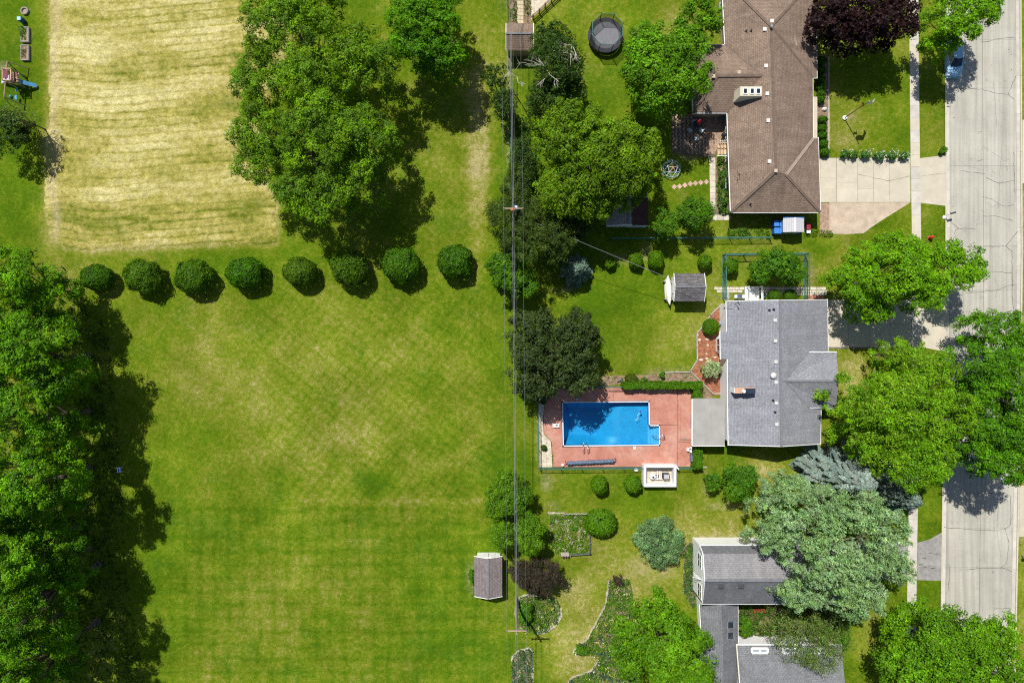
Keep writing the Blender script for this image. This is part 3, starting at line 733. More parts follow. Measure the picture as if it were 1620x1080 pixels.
# --- grey house
def grey_house():
    h = empty('grey_house', W(1230, 590), 'grey shingled ranch house with white walls beside the swimming pool', 'house')
    ze, zr = 2.9, 5.0
    E = lambda x, y, z=ze: W(x, y, z)
    T, Bm = E(1234, 474.5, zr), E(1236, 706, zr)
    L0, L1, L2, L3, L4, L5 = E(1149, 476), E(1150, 524.5), E(1139.5, 524.5, 2.66), E(1140, 567.5, 2.66), E(1151, 567.5), E(1152.5, 703.5)
    R0, R1 = E(1309, 474, 2.6), E(1310, 557, 2.6)
    R2, R3 = E(1299, 644, 2.85), E(1298, 702, 2.85)
    WA, WB = E(1241.5, 602.5, 4.75), E(1327, 602.5, 4.55)
    wn, wn2 = E(1278, 557, 3.35), E(1323, 557, 2.75); ws, ws2 = E(1279, 644.5, 3.3), E(1322, 646, 2.75)
    zright = plane_z([T, Bm, R3])
    def onp(x, y): return E(x, y, on_roof(x, y, zright))
    R0, R1 = onp(1309, 474), onp(1310, 557); wn, ws = onp(1278, 557), onp(1279, 644.5); R2 = onp(1299, 644)
    M1 = E(1234.6, 540, zr); M2 = E(1235.3, 620, zr)
    faces = [[T, L0, L1, M1], [L1, L2, L3, L4], [M1, L1, L4, M2], [M2, L4, L5, Bm], [T, M1, wn, R1, R0], [M1, M2, WA], [M1, WA, wn], [M2, Bm, R3, R2, ws], [M2, ws, WA],
             [WA, WB, wn2, wn], [WA, ws, ws2, WB]]
    r = roof('roof', faces, ROOF_GREY, h)
    caps([(T, Bm), (WA, WB)], r, CAP_GREY, 0.24)
    for a, b in [(WA, wn), (WA, ws)]:
        MB().bar(a+Vector((0,0,.012)), b+Vector((0,0,.012)), 0.12, 0.03).build('valley_flashing', CAP_GREY, r)
    gutter([L0, L1], h); gutter([L2, L3], h); gutter([L4, L5], h); gutter([R0, R1], h); gutter([wn, wn2], h, w=.16); gutter([ws, ws2], h); gutter([R2, R3], h)
    gutter([L5, Bm, R3], h, w=.06, h=.16, dz=-.06); gutter([L0, T, R0], h, w=.06, h=.16, dz=-.06)
    pts = [W(x, y, 2.7) for x, y in [(1155,480),(1291,480),(1291,563),(1314,563),(1314,640),(1286,640),(1286,697),(1158,697)]]
    p2 = [(q.x, q.y) for q in pts]
    p2[0] = (W(1149.5,480,2.7).x, p2[0][1]); p2[-1] = (W(1151.5,697,2.7).x, p2[-1][1])
    MB().prism(p2, 0, 2.72).build('wall', SIDING, h)
    for y, s in ((479.5, 1), (698, -1)):   # gable walls
        a, b, c = W(1152, y, 2.75), W(1235, y, 4.85), W(1296, y, 2.75)
        yy = a.y
        MB().poly([(a.x, yy, 2.6), (c.x, yy, 2.6), (b.x, yy, 4.7)]).build('gable_wall', SIDING, h)
    # bay window
    a = W(1138.5, 535, 1.6); b = W(1138.5, 556, 1.6); xw = W(1149.5, 545, 2.7).x
    MB().prism([(xw, a.y+.5), (a.x, a.y), (b.x, b.y), (xw, b.y-.5)], 0.05, 2.35).build('bay_wall', SIDING, h)
    wn_ = MB().box(a.x-.03, b.y+.1, .8, a.x+.01, a.y-.1, 1.9).build('window', DARKGLASS, h)
    MB().box(a.x-.05, (a.y+b.y)/2-.04, .8, a.x+.012, (a.y+b.y)/2+.04, 1.9).build('mullion', WHITE, wn_)
    xw2 = p2[0][0]
    for y in (488, 662): MB().box(xw2-.1, W(0,y,0).y-.06, 1.9, xw2, W(0,y,0).y+.06, 2.1).build('wall_lamp', BLACK, h)
    # flat roofed lanai by the pool
    zf = 2.55
    a, b = W(1095.5, 631, zf), W(1146.5, 704.5, zf)
    lr = MB().box(a.x, b.y, zf-.12, b.x, a.y, zf).build('lanai_roof', M('grey_roll_roofing', (0.325, 0.32, 0.30), 0.85, 0.14, 0.7, 0.15), h)
    for k in range(1, 5):
        x = a.x+(b.x-a.x)*k/5
        MB().box(x-.01, b.y+.1, zf, x+.01, a.y-.1, zf+.012).build('roof_seam', M('seam_grey', (0.30,.30,.285), .8), lr)
    MB().box(a.x-.09, b.y-.02, zf-.16, a.x-.005, a.y+.02, zf+.02).build('gutter', WHITE, h)
    MB().box(a.x, b.y-.08, zf-.16, b.x, b.y-.004, zf+.015).build('fascia', WHITE, h)
    MB().box(a.x, a.y+.004, zf-.16, b.x, a.y+.08, zf+.015).build('fascia', GREYWOOD, h)
    for y in (634, 657, 680, 701):
        q = W(1097.2, y, 1.2); MB().box(q.x-.06, q.y-.06, 0.02, q.x+.06, q.y+.06, zf-.16).build('post', WHITE, h)
    for k, (y0, y1) in enumerate([(656,666),(668,678)]):
        q = W(1096, y0, 1.2); q2 = W(1096, y1, 1.2)
        MB().box(q.x-.03, q2.y, 0.3, q.x+.03, q.y, 2.0).build('screen_pane', M('screen_blue', (0.25,.3,.5), .3), h)
    # chimney with brick body, flue and dark cap
    zl = plane_z([T, L0, Bm]); zc = on_roof(1178, 622, zl)
    a, b = W(1162.8, 613.2, zc+1.0), W(1193.5, 622, zc+1.0)
    ch = MB().box(a.x+.12, b.y+.1, zc-1.0, b.x-.1, a.y-.1, zc+.9).build('chimney', BRICKM, r)
    MB().box(a.x, b.y, zc+.9, b.x, a.y, zc+1.0).build('crown', M('chimney_crown', (.55,.33,.22), .9, .2), ch)
    MB().box(a.x-.04, b.y+.02, zc-.7, a.x+.11, a.y-.02, zc+.88).build('flashing', WHITE, ch)
    m_ = W(1179.5, 617, zc+1.4)
    MB().box(m_.x, b.y+.04, zc+1.02, b.x-.03, a.y-.06, zc+1.45).build('cap', M('blue_black_metal', (.035,.05,.075), .4, .1, 2, 0, .3), ch)
    q = W(1176.5, 618.5, zc+1.2); MB().lathe((q.x, q.y, zc+1.0), [(.16,0),(.16,.3),(.2,.32),(.2,.38)], 12).build('flue', WHITE, ch)
    for x, y in [(1226.5,506.5),(1227,539),(1227.7,572),(1228,604.5),(1228.5,637.5),(1229,671)]:
        vent(x, y, on_roof(x, y, zl), r, 0.30, 0.13, M('vent_grey', (.55,.55,.54), .6, .06))
    z = on_roof(1224, 594, zl); q = W(1224, 594, z+.2)
    MB().lathe((q.x, q.y, z-.1), [(.28,0),(.28,.16),(.36,.2),(.34,.34),(.2,.44),(.02,.48)], 20).build('turbine_vent', M('vent_pale', (.6,.6,.57), .5, .08), r, smooth=True)
    for x, y in [(1217,490.5),(1224,489.5),(1223,633),(1226,651.5)]:
        pipe(x, y, on_roof(x, y, zl), r, .07, .3)
    # old aerial near the corner
    z = on_roof(1163, 480, zl); q = W(1163, 480, z)
    mb = MB().tube([q, q+Vector((0,0,1.1))], .03); mb.tube([q+Vector((-.05,.15,1.1)), q+Vector((.12,-.25,1.15))], .05); mb.build('antenna', BLACK, r)
    return h
grey_house()

# --- white house at the bottom: gambrel block, link and front block
def white_house():
    h = empty('white_house', W(1180, 990), 'white walled house with charcoal gambrel roof and skylights under trees', 'house')
    E = W
    ze, zb, zr = 4.1, 5.9, 6.9
    x0, x1 = 1112, 1345
    n0, n1 = E(1107.5,862.5,ze+.3), E(x1,862.5,ze+.3)
    b0, b1 = E(1112.5,875.5,zb), E(x1,875.5,zb)
    r0, r1 = E(1115.5,917.5,zr), E(x1,917.5,zr)
    s0, s1 = E(1111.5,955,ze+.4), E(x1,955,ze+.4)
    rf = roof('roof', [[n0,n1,b1,b0],[r0,r1,s1,s0]], ROOF_DARK, h)
    ru = roof('flat_pitch_roof', [[b0,b1,r1,r0]], shingle('smooth_grey', (.255,.25,.26), (.235,.23,.24), (.19,.19,.195)), h)
    caps([(r0, r1)], rf, CAP_GREY, .3)
    gutter([s0, s1], h, w=.12); gutter([n0, n1], h, w=.14)
    for a, b in ((n0,b0),(b0,r0),(r0,s0)): MB().bar(a+Vector((-.04,0,-.08)), b+Vector((-.04,0,-.08)), .08, .2).build('rake_board', WHITE, h)
    wx = E(1110.5,900,ze).x; yn = E(0,866,ze).y; ysn = E(0,951,ze).y; xe = E(1338,900,ze).x
    MB().box(wx, ysn, 0, xe, yn, ze+.2).build('wall', SIDING, h)
    MB().poly([(wx+.002, yn, ze+.1),(wx+.002, ysn, ze+.1),(wx+.002, r0.y, zr-.2),(wx+.002, b0.y, zb-.2)]).build('gable_wall', SIDING, h)
    for y0, y1 in [(876,885),(886.5,896),(923,932),(933.5,944)]:
        z0, z1 = 2.6, 3.9
        wn = MB().box(wx-.05, E(0,y1,3.2).y, z0, wx+.01, E(0,y0,3.2).y, z1).build('window', DARKGLASS, h)
        f = MB(); ya, yb = E(0,y0,3.2).y, E(0,y1,3.2).y
        for q in ((ya,ya+.07),(yb-.07,yb)): f.box(wx-.07, q[0], z0-.07, wx-.01, q[1], z1+.07)
        for q in ((z0-.07,z0),(z1,z1+.07),((z0+z1)/2-.03,(z0+z1)/2+.03)): f.box(wx-.068, yb, q[0], wx-.012, ya, q[1])
        f.build('frame', WHITE, wn)
    zs = plane_z([r0, r1, s0])
    for x in (1141, 1173): vent(x, 925.5, on_roof(x, 925.5, zs), rf, .5, .14, M('dark_vent', (.06,.06,.065), .7))
    # cluster of white branches of a wall aerial
    q = E(1101, 916, 4.0); q = Vector((wx-.05, q.y, 4.2)); mb = MB()
    for dx, dy in ((-1.0,.7),(-1.1,.45),(-1.0,.95)): mb.tube([q, q+Vector((dx,dy,.25))], .03)
    mb.build('aerial', WHITE, h)
    # link
    ze2, zr2 = 2.9, 4.3
    a0, a1 = E(1107,957,ze2), E(1117,1140,ze2); m0, m1 = E(1142,953,zr2), E(1146,1140,zr2); c0, c1 = E(1167.5,957,ze2), E(1168,1140,ze2)
    lk = roof('link_roof', [[a0,m0,m1,a1],[m0,c0,c1,m1]], ROOF_DARK, h)
    gutter([c0, c1], h, w=.1); gutter([a0, a1], h, w=.1)
    MB().prism([(a0.x+.4,a0.y-.1),(c0.x-.4,c0.y-.1),(c1.x-.4,c1.y),(a1.x+.4,a1.y)], 0, 2.75).build('link_wall', SIDING, h)
    zk = plane_z([m0, c0, c1])
    for y0, y1 in [(983,993),(999.5,1010)]:
        def T(x, y): return W(x, y, on_roof(x, y, zk)+.06)
        g = MB().poly([T(1151.5,y1),T(1160,y1-.5),T(1160,y0-.5),T(1151.5,y0)]).build('skylight', DARKGLASS, lk)
        f = MB(); pp = [(1151,y0-.5),(1160.6,y0-1),(1160.6,y1),(1151,y1+.5)]
        for i in range(4): f.bar(T(*pp[i]), T(*pp[(i+1)%4]), .1, .14)
        f.build('frame', GREY_METAL, g)
    # front block
    ze3, zr3 = 3.6, 6.2
    u0, u1 = E(1166,1020,ze3), E(1331,1020,ze3); v0, v1 = E(1172,1095,zr3), E(1338,1095,zr3); w0, w1 = E(1166,1180,ze3), E(1335,1180,ze3)
    fr = roof('main_roof', [[u0,u1,v1,v0],[v0,v1,w1,w0]], ROOF_DARK, h)
    gutter([u0, u1], h, w=.16); gutter([w0, w1], h)
    for a, b in ((u0,v0),(v0,w0)): MB().bar(a+Vector((-.05,0,-.08)), b+Vector((-.05,0,-.08)), .09, .2).build('rake_board', CREAM, h)
    MB().box(u0.x+.25, w0.y+.4, 0, u1.x-.25, u0.y-.45, ze3-.1).build('main_wall', SIDING, h)
    MB().poly([(u0.x+.248,u0.y-.5,ze3-.2),(u0.x+.248,w0.y+.5,ze3-.2),(u0.x+.248,v0.y,zr3-.25)]).build('gable_wall', SIDING, h)
    gx = u0.x+.2
    MB().box(gx, E(0,1078,3.5).y, 3.3, gx+.04, E(0,1068,3.5).y, 4.4).build('window', DARKGLASS, h)
    zf = plane_z([u0, u1, v0])
    for x0, x1 in [(1189.5,1214),(1238.5,1262.5),(1289,1306)]:
        def T(x, y): return W(x, y, on_roof(x, y, zf)+.08)
        f = MB(); pp = [(x0,1024.8),(x1,1024.8),(x1,1032),(x0,1032)]
        for i in range(4): f.bar(T(*pp[i]), T(*pp[(i+1)%4]), .2, .16)
        f.bar(T((x0+x1)/2,1024.8), T((x0+x1)/2,1032), .12, .16)
        g = MB().poly([T(x0,1032),T(x1,1032),T(x1,1024.8),T(x0,1024.8)]).build('skylight', M('sky_glass', (.25,.3,.35), .1, .1, 1, 0, spec=.8), fr)
        f.build('frame', WHITE, g)
    return h
white_house()

# ------------------------------------------------------------------ swimming pool and deck
def liner_material():
    m, t, b = newmat('pool_liner')
    n1 = noise(t, 1.0, 4); r1 = ramp(t, [(0.3, (0.010, 0.25, 0.50)), (0.7, (0.014, 0.32, 0.60))]); t.links.new(n1.outputs['Fac'], r1.inputs[0])
    tc = node(t, 'ShaderNodeTexCoord')
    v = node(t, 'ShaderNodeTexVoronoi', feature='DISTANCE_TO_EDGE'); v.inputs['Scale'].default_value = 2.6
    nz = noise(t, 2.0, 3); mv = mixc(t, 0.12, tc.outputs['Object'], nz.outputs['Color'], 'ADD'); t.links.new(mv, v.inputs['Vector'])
    rv = ramp(t, [(0.0, (1.16,)*3), (0.10, (1.0,)*3), (0.5, (0.96,)*3)]); t.links.new(v.outputs['Distance'], rv.inputs[0])  # pale net of rippled light through the water, painted into the liner colour
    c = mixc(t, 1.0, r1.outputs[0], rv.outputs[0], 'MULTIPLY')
    t.links.new(c, b.inputs['Base Color']); b.inputs['Roughness'].default_value = 0.5
    return m
def water_material():
    m, t, b = newmat('pool_water')
    tr = node(t, 'ShaderNodeBsdfTransparent'); tr.inputs['Color'].default_value = (0.72, 0.93, 0.99, 1)
    g = node(t, 'ShaderNodeBsdfGlossy'); g.inputs['Roughness'].default_value = 0.02
    n1 = noise(t, 3.2, 4, 0.6); bp = node(t, 'ShaderNodeBump'); bp.inputs['Strength'].default_value = 0.05; bp.inputs['Distance'].default_value = 0.12
    t.links.new(n1.outputs['Fac'], bp.inputs['Height']); t.links.new(bp.outputs[0], g.inputs['Normal'])
    fr = node(t, 'ShaderNodeFresnel'); fr.inputs['IOR'].default_value = 1.33; t.links.new(bp.outputs[0], fr.inputs['Normal'])
    mx = node(t, 'ShaderNodeMixShader'); t.links.new(fr.outputs[0], mx.inputs[0]); t.links.new(tr.outputs[0], mx.inputs[1]); t.links.new(g.outputs[0], mx.inputs[2])
    t.links.new(mx.outputs[0], t.nodes['Material Output'].inputs['Surface']); t.nodes.remove(b)
    return m
def deck_material():
    m, t, b = newmat('red_stained_concrete')
    n1 = noise(t, 0.35, 6, 0.65); n2 = noise(t, 3.0, 5, 0.7); n3 = noise(t, 20, 2)
    r1 = ramp(t, [(0.3, (0.38, 0.140, 0.095)), (0.50, (0.45, 0.20, 0.145)), (0.72, (0.53, 0.32, 0.25))]); t.links.new(n1.outputs['Fac'], r1.inputs[0])
    r2 = ramp(t, [(0.3, (0.84,)*3), (0.7, (1.15,)*3)]); t.links.new(n2.outputs['Fac'], r2.inputs[0])
    c = mixc(t, 1.0, r1.outputs[0], r2.outputs[0], 'MULTIPLY'); t.links.new(c, b.inputs['Base Color']); b.inputs['Roughness'].default_value = 0.8
    bump(t, b, n3.outputs['Fac'], 0.15, 0.02)
    return m
DECK = deck_material()
def pool():
    # deck: slabs round the opening
    deck = empty('pool_deck', W(960, 670)); deck['kind'] = 'structure'; deck['label'] = 'red stained concrete deck round the swimming pool'
    zt = 0.10
    def sl(pts, z=zt, m=DECK, nm='deck_slab'): return MB().prism([P2(*q) for q in pts], -0.05, z).build(nm, m, deck)
    sl([(871,614),(969.8,613.5),(969.8,634.2),(887.8,635),(889.6,707),(930,706.6),(930,738),(875,738),(873,700),(872,697),(861,686),(859.5,665),(862,640),(866,632)])
    sl([(970.2,613.5),(1071,613.5),(1071,672),(1045,671.3),(1028.6,671),(1028,633.5),(970.2,634.1)])
    sl([(1071.6,613.5),(1094,613.5),(1097,737.5),(1071.6,737.5)])
    sl([(930.4,706.6),(1044.6,705.2),(1044.6,672),(1071,672.5),(1071,737.5),(930.4,738)])
    # raised step by the lanai
    st = sl([(1072.5,632.5),(1094,632.5),(1095,698.5),(1072.5,698.5)], zt+.10, DECK, 'deck_step')
    sl([(1075.5,636),(1094,636),(1095,695),(1075.5,695)], zt+.20, DECK, 'deck_step')
    sl([(963,612.6),(987,612.6),(987,619.5),(963,619.5)], zt+.12, DECK, 'deck_step')
    # basin
    p = empty('swimming_pool', W(966, 670), 'blue lined swimming pool with a step bay at its right end', 'pool')
    zw = -0.02
    def depth(px, py):
        # hopper at the left, shallow at the right
        tx = sstep(985, 930, px); side = np.minimum(np.minimum(px-891, (1027-px)*9), np.minimum(py-636, 704-py))
        wall = 0.95+1.75*tx*np.clip(side/12.0, 0, 1)
        return wall
    xs = np.concatenate([np.linspace(889.9, 1026.8, 60)]); ys_ = np.linspace(635.8, 704.4, 34)
    PX, PY = np.meshgrid(xs, ys_); D = depth(PX, PY)
    Vv = np.stack([(PX-810)*S, (540-PY)*S, -D], -1).reshape(-1, 3); ny, nx = PX.shape; i = np.arange(ny*nx).reshape(ny, nx)
    mb = MB(); mb.v = [tuple(v) for v in Vv]
    mb.f = [tuple(int(q) for q in f) for f in np.stack([i[1:, :-1].ravel(), i[1:, 1:].ravel(), i[:-1, 1:].ravel(), i[:-1, :-1].ravel()], 1)]
    LINER = liner_material()
    mb.build('floor', LINER, p)
    w = MB(); pts = [P2(*q) for q in POOL]
    for a, b in zip(pts, pts[1:]+pts[:1]):
        if a == P2(1027,672.5): continue
        w.poly([(*a, 0.09), (*b, 0.09), (*b, -1.2), (*a, -1.2)])
    w.build('wall', LINER, p)
    for k in range(4):
        x0 = 1026.9+k*4.05
        mb = MB().box(P2(x0, 0)[0], P2(0, 703.4)[1], -2.6, P2(x0+4.05, 0)[0], P2(0, 672.6)[1], -0.95+0.21*k)
        mb.build('step', M('pool_step', (0.10, 0.42, 0.68), 0.5, 0.08), p)
    MB().poly([(*q, zw) for q in pts][::-1]).build('water', water_material(), p)
    cop = MB(); pr = [(q[0], q[1]) for q in POOL]
    loop = [Vector((*P2(*q), 0.115)) for q in POOL]
    for a, b in zip(loop, loop[1:]+loop[:1]):
        d = (b-a).normalized()*0.065; cop.bar(a-d, b+d, 0.13, 0.06)
    cop.build('coping', M('pale_coping', (0.62, 0.66, 0.72), 0.5, 0.06), p)
    # ladder, hand rail, skimmer lids
    lad = MB()
    for x in (921.3, 928.7):
        a = Vector((*P2(x, 712), .1)); lad.tube([a, a+Vector((0,0,.75)), a+Vector((0,.25,.95)), a+Vector((0,.6,.9)), a+Vector((0,.75,.5)), a+Vector((0,.75,-.9))], .04, 8)
    for z in (-.3, -.6): lad.tube([Vector((*P2(921.3,702), z)), Vector((*P2(928.7,702), z))], .03)
    lad.build('ladder', STEEL, p, smooth=True)
    hr = MB(); a = Vector((*P2(1049, 690), .1))
    hr.tube([a, a+Vector((0,0,.8)), a+Vector((-.3,.1,.95)), a+Vector((-1.1,.12,.55)), a+Vector((-1.25,.12,-.5))], .04, 8)
    hr.tube([a+Vector((0,.25,0)), a+Vector((0,.25,.75)), a+Vector((-.3,.2,.9))], .035, 8)
    hr.build('hand_rail', STEEL, p, smooth=True)
    for x, y in ((1003.5, 707.8), (912.8, 631)):
        q = W(x, y); MB().box(q.x-.16, q.y-.16, .1, q.x+.16, q.y+.16, .115).build('skimmer_lid', WHITE if x > 950 else GREY_METAL, p)
    # springboard stand
    q = W(879.5, 672)
    b = empty('diving_stand', (q.x, q.y, .1), 'white empty diving board stand left of the pool', 'diving stand')
    MB().box(q.x-.40, q.y-.2, .1, q.x+.40, q.y-.08, .42).build('side_plate', WHITE, b); MB().box(q.x-.40, q.y+.08, .1, q.x+.40, q.y+.2, .42).build('side_plate', WHITE, b)
    MB().box(q.x-.38, q.y-.075, .3, q.x-.08, q.y+.075, .4).build('cross_plate', WHITE, b); MB().box(q.x+.2, q.y-.075, .3, q.x+.36, q.y+.075, .4).build('cross_plate', WHITE, b)
    for dx in (0.02, .12): MB().lathe((q.x+dx, q.y, .1), [(.03,0),(.03,.36)], 8).build('bolt', BLACK, b)
    # rolled cover on its reel
    a, c = Vector((*P2(897, 731.5), .45)), Vector((*P2(970, 728), .45))
    rl = empty('cover_reel', (a+c)/2-Vector((0,0,.35)), 'rolled blue grey pool cover on a reel along the lower deck edge', 'cover reel')
    n = 40; pts = [a+(c-a)*k/n for k in range(n+1)]
    MB().tube(pts, [.24+.035*math.sin(k*2.3)+.02*math.sin(k*.7) for k in range(n+1)], 10).build('roll', M('cover_blue', (.10,.14,.21), .5, .35, 5, .6), rl, smooth=True)
    for e, s in ((a, -1), (c, 1)):
        d = (c-a).normalized()*s
        MB().tube([e, e+d*.25], .05).build('axle', GREY_METAL, rl)
        mb = MB(); k = e+d*.18
        mb.tube([k, k+Vector((0,.28,-.35))], .03); mb.tube([k, k+Vector((0,-.28,-.35))], .03)
        mb.build('stand', BLACK, rl)
    k = c+(c-a).normalized()*.2; MB().tube([k, k+Vector((0,.45,.3))], .02).build('crank', BLACK, rl)
    # small things on the deck
    q = W(889.8, 734.8)
    thing('garden_globe', MB().lathe((q.x, q.y, .1), [(.10,0),(.17,.10),(.18,.2),(.12,.31),(.02,.35)], 14), WHITE, 'white globe at the lower left corner of the red deck', 'globe lamp', smooth=True)
    q = W(1006, 742.5); thing('white_bucket', MB().lathe((q.x, q.y, .0), [(.2,0),(.24,.1),(.24,.3),(.2,.36),(.03,.38)], 18), WHITE, 'round white bucket on the grass outside the pool fence', 'bucket', smooth=True)
    q = W(1013, 643); 
    rb = empty('pool_float', W(1013, 655, -.02), 'small dark floating dispenser on the pool water', 'pool float')
    q = W(1013, 651, 0); MB().lathe((q.x, q.y, -.06), [(.09,0),(.12,.05),(.11,.12),(.05,.15)], 12).build('float_body', M('navy_plastic', (.02,.05,.2), .4), rb)
    MB().tube([Vector((q.x+.08,q.y+.05,.02)), Vector((q.x-.35,q.y-.45,.01)), Vector((q.x-.2,q.y-.8,.01)), Vector((q.x-.6,q.y-1.0,.01))], .025).build('tether', M('rope_pale', (.6,.7,.8), .7), rb)
    q = W(1082, 693.5); MB()
    thing('green_hose_nozzle', MB().tube([Vector((q.x-.25,q.y,.33)), Vector((q.x,q.y+.03,.34)), Vector((q.x+.2,q.y,.33))], [.05,.07,.03]), M('teal_plastic', (.05,.4,.3), .5), 'small green watering wand lying on the deck step', 'watering wand')
    # white chair group and dark box at the lanai corner
    b = empty('deck_box', W(1094, 722), 'grey storage box at the right end of the deck below the chairs', 'storage box')
    q = W(1094, 722); MB().box(q.x-.25, q.y-.45, .1, q.x+.25, q.y+.4, .6).build('bin', M('slate_plastic', (.13,.14,.19), .5), b); MB().box(q.x-.28, q.y-.48, .6, q.x+.28, q.y+.43, .66).build('lid', M('slate_plastic', (.16,.17,.22), .5), b)
    b = empty('pool_pump_robot', W(1091, 711), 'white pool cleaner with two round tanks beside the lanai corner', 'pool cleaner')
    for dx, dy, r in ((-.3, 0, .17), (.1, -.15, .19), (.15, .25, .15)):
        q = W(1091, 711); MB().lathe((q.x+dx, q.y+dy, .1), [(r*.9,0),(r,.1),(r,.4),(r*.5,.52)], 14).build('tank', WHITE, b, smooth=True)
    q = W(1091,707.5); MB().box(q.x-.5, q.y-.03, .5, q.x+.35, q.y+.03, .55).build('handle', WHITE, b)
    # gravel edge on the left of the deck
    g = struct('gravel_strip', MB().prism([P2(*q) for q in [(852,618),(866,618),(865,634),(861,641),(858.8,665),(860,686.5),(871.5,698),(874.2,738.5),(852,738.5)]], -.05, .03), GRAVEL, 'pale gravel strip along the left edge of the pool deck')
pool()

# ------------------------------------------------------------------ fences
def chain_fence(pts, h, label, m=GREEN_METAL, step=2.4, rail=.035, wire=.22, mid=False, post_r=.045):
    """pts in photo pixels on the ground"""
    base = W(*pts[0]); f = empty('chain_link_fence', base, label, 'fence')
    for a, b in zip(pts[:-1], pts[1:]):
        A, B = W(*a), W(*b); L = (B-A).length; n = max(1, round(L/step))
        for i in range(n+(1 if b == pts[-1] else 0)):
            q = A+(B-A)*i/n
            MB().lathe((q.x, q.y, 0), [(post_r,0),(post_r,h+.03),(post_r*1.3,h+.035),(post_r*.6,h+.09)], 8).build('post', m, f)
        MB().tube([A+Vector((0,0,h)), B+Vector((0,0,h))], rail, 6).build('top_rail', m, f)
        if mid: MB().tube([A+Vector((0,0,.08)), B+Vector((0,0,.08))], rail*.8, 6).build('bottom_rail', m, f)
        w = MB(); d = (B-A).normalized(); nW = int(L/wire)
        t = d.cross(Vector((0,0,1)))*.008
        for i in range(-int(h/wire), nW):
            for s in (1, -1):
                s0, s1 = (i*wire, i*wire+h) if s == 1 else (i*wire+h, i*wire)
                z0, z1 = .03, h
                # clip to the run
                def at(x): return (x-s0)/(s1-s0)
                lo, hi = sorted((at(0.0), at(L))); u0, u1 = max(0, lo), min(1, hi)
                if u1 <= u0: continue
                p, q = A+d*(s0+(s1-s0)*u0)+Vector((0,0,z0+(z1-z0)*u0)), A+d*(s0+(s1-s0)*u1)+Vector((0,0,z0+(z1-z0)*u1))
                w.poly([p-t, p+t, q+t, q-t])
        o = w.build('wire_mesh', m, f)
    return f
chain_fence([(850.5,622),(852.5,739.5),(1017.5,738.5)], 1.25, 'green chain link fence round the left and lower pool deck edges', mid=True)
chain_fence([(1071,738),(1108,738.5)], 1.25, 'short green chain link fence right of the white pump enclosure')
chain_fence([(866,611),(985,611)], 1.25, 'green chain link fence along the upper pool deck edge')
chain_fence([(966,379),(1216,377.5)], 1.25, 'long green chain link fence below the brown house yard', post_r=.05, rail=.05)
chain_fence([(1143,472),(1143,404),(1272,403),(1272,472)], 1.5, 'green chain link dog run fence above the grey house', mid=True, rail=.055, post_r=.06, wire=.2)
chain_fence([(801,-60),(804,110)], 1.2, 'thin green fence beside the shed at the top', rail=.03)
chain_fence([(808,200),(808.5,320)], 1.2, 'thin green fence running below the power lines', rail=.03)
def rail_fence():
    f = empty('split_rail_fence', W(846, 26), 'weathered split rail fence slanting beside the gravel plot at the top', 'fence')
    pts = [(843,30),(853,21),(862,12),(872,3),(882,-6)]
    for a in pts: q = W(*a); MB().obox((q.x,q.y), .7, .14, .14, 0, 1.15).build('post', WOOD, f)
    for a, b in zip(pts[:-1], pts[1:]):
        for z in (.35, .7, 1.0): MB().bar(W(*a)+Vector((0,0,z)), W(*b)+Vector((0,0,z)), .07, .10).build('rail', WOOD, f)
rail_fence()
def board_fence(pts, h, label, m=GREYWOOD):
    f = empty('low_board_fence', W(*pts[0]), label, 'fence')
    for a, b in zip(pts[:-1], pts[1:]):
        A, B = W(*a), W(*b); n = max(1, round((B-A).length/1.6))
        for i in range(n+1):
            q = A+(B-A)*i/n; MB().box(q.x-.06, q.y-.06, 0, q.x+.06, q.y+.06, h+.05).build('post', m, f)
        for k in range(3): z = h*(k+.6)/3; MB().bar(A+Vector((0,0,z)), B+Vector((0,0,z)), .04, h/3.6).build('board', m, f)
    return f
board_fence([(932.5,839),(933,874),(902,876)], .55, 'low grey board fence on the right of the square garden', M('bluegrey_wood', (.16,.18,.18), .8, .2, rand=.1))
board_fence([(893,812),(929,811.5)], .45, 'low grey log edging along the top of the square garden')

# ------------------------------------------------------------------ sheds
def gable_shed(name, label, x0, y0, x1, y1, ze, zr, ridge, rm, wm, wall_in=4.0, trim=None):
    """outline of the eaves in photo pixels; ridge 'x' runs across, 'y' runs down the photo"""
    c = W((x0+x1)/2, (y0+y1)/2, 0); h = empty(name, c, label, 'shed')
    a, b, c_, d = W(x0,y0,ze), W(x1,y0,ze), W(x1,y1,ze), W(x0,y1,ze)
    if ridge == 'x': r0, r1 = (a+d)/2, (b+c_)/2
    else: r0, r1 = (a+b)/2, (d+c_)/2
    r0.z = r1.z = zr
    fs = [[a,b,r1,r0],[d,c_,r1,r0]] if ridge == 'x' else [[a,d,r1,r0],[b,c_,r1,r0]]
    r = roof('roof', fs, rm, h, .1); caps([(r0, r1)], r, CAP_GREY, .18)
    i = .25
    MB().box(a.x+i, d.y+i, 0, b.x-i, a.y-i, ze-.03).build('wall', wm, h)
    for q, s in (((a, d, r0), 1), ((b, c_, r1), -1)) if ridge == 'x' else (((a, b, r0), 1), ((d, c_, r1), -1)):
        p, q2, t = q
        if ridge == 'x': xx = p.x+i*s; MB().poly([(xx,p.y-i,ze-.05),(xx,q2.y+i,ze-.05),(xx,t.y,zr-.12)]).build('gable_wall', wm, h)
        else: yy = p.y-i*s; MB().poly([(p.x+i,yy,ze-.05),(q2.x-i,yy,ze-.05),(t.x,yy,zr-.12)]).build('gable_wall', wm, h)
        for u, v in ((p, t), (t, q2)): MB().bar(u+Vector((0,0,-.06)), v+Vector((0,0,-.06)), .06, .16).build('rake_board', trim or WHITE, h)
    return h, (a, b, c_, d, r0, r1)
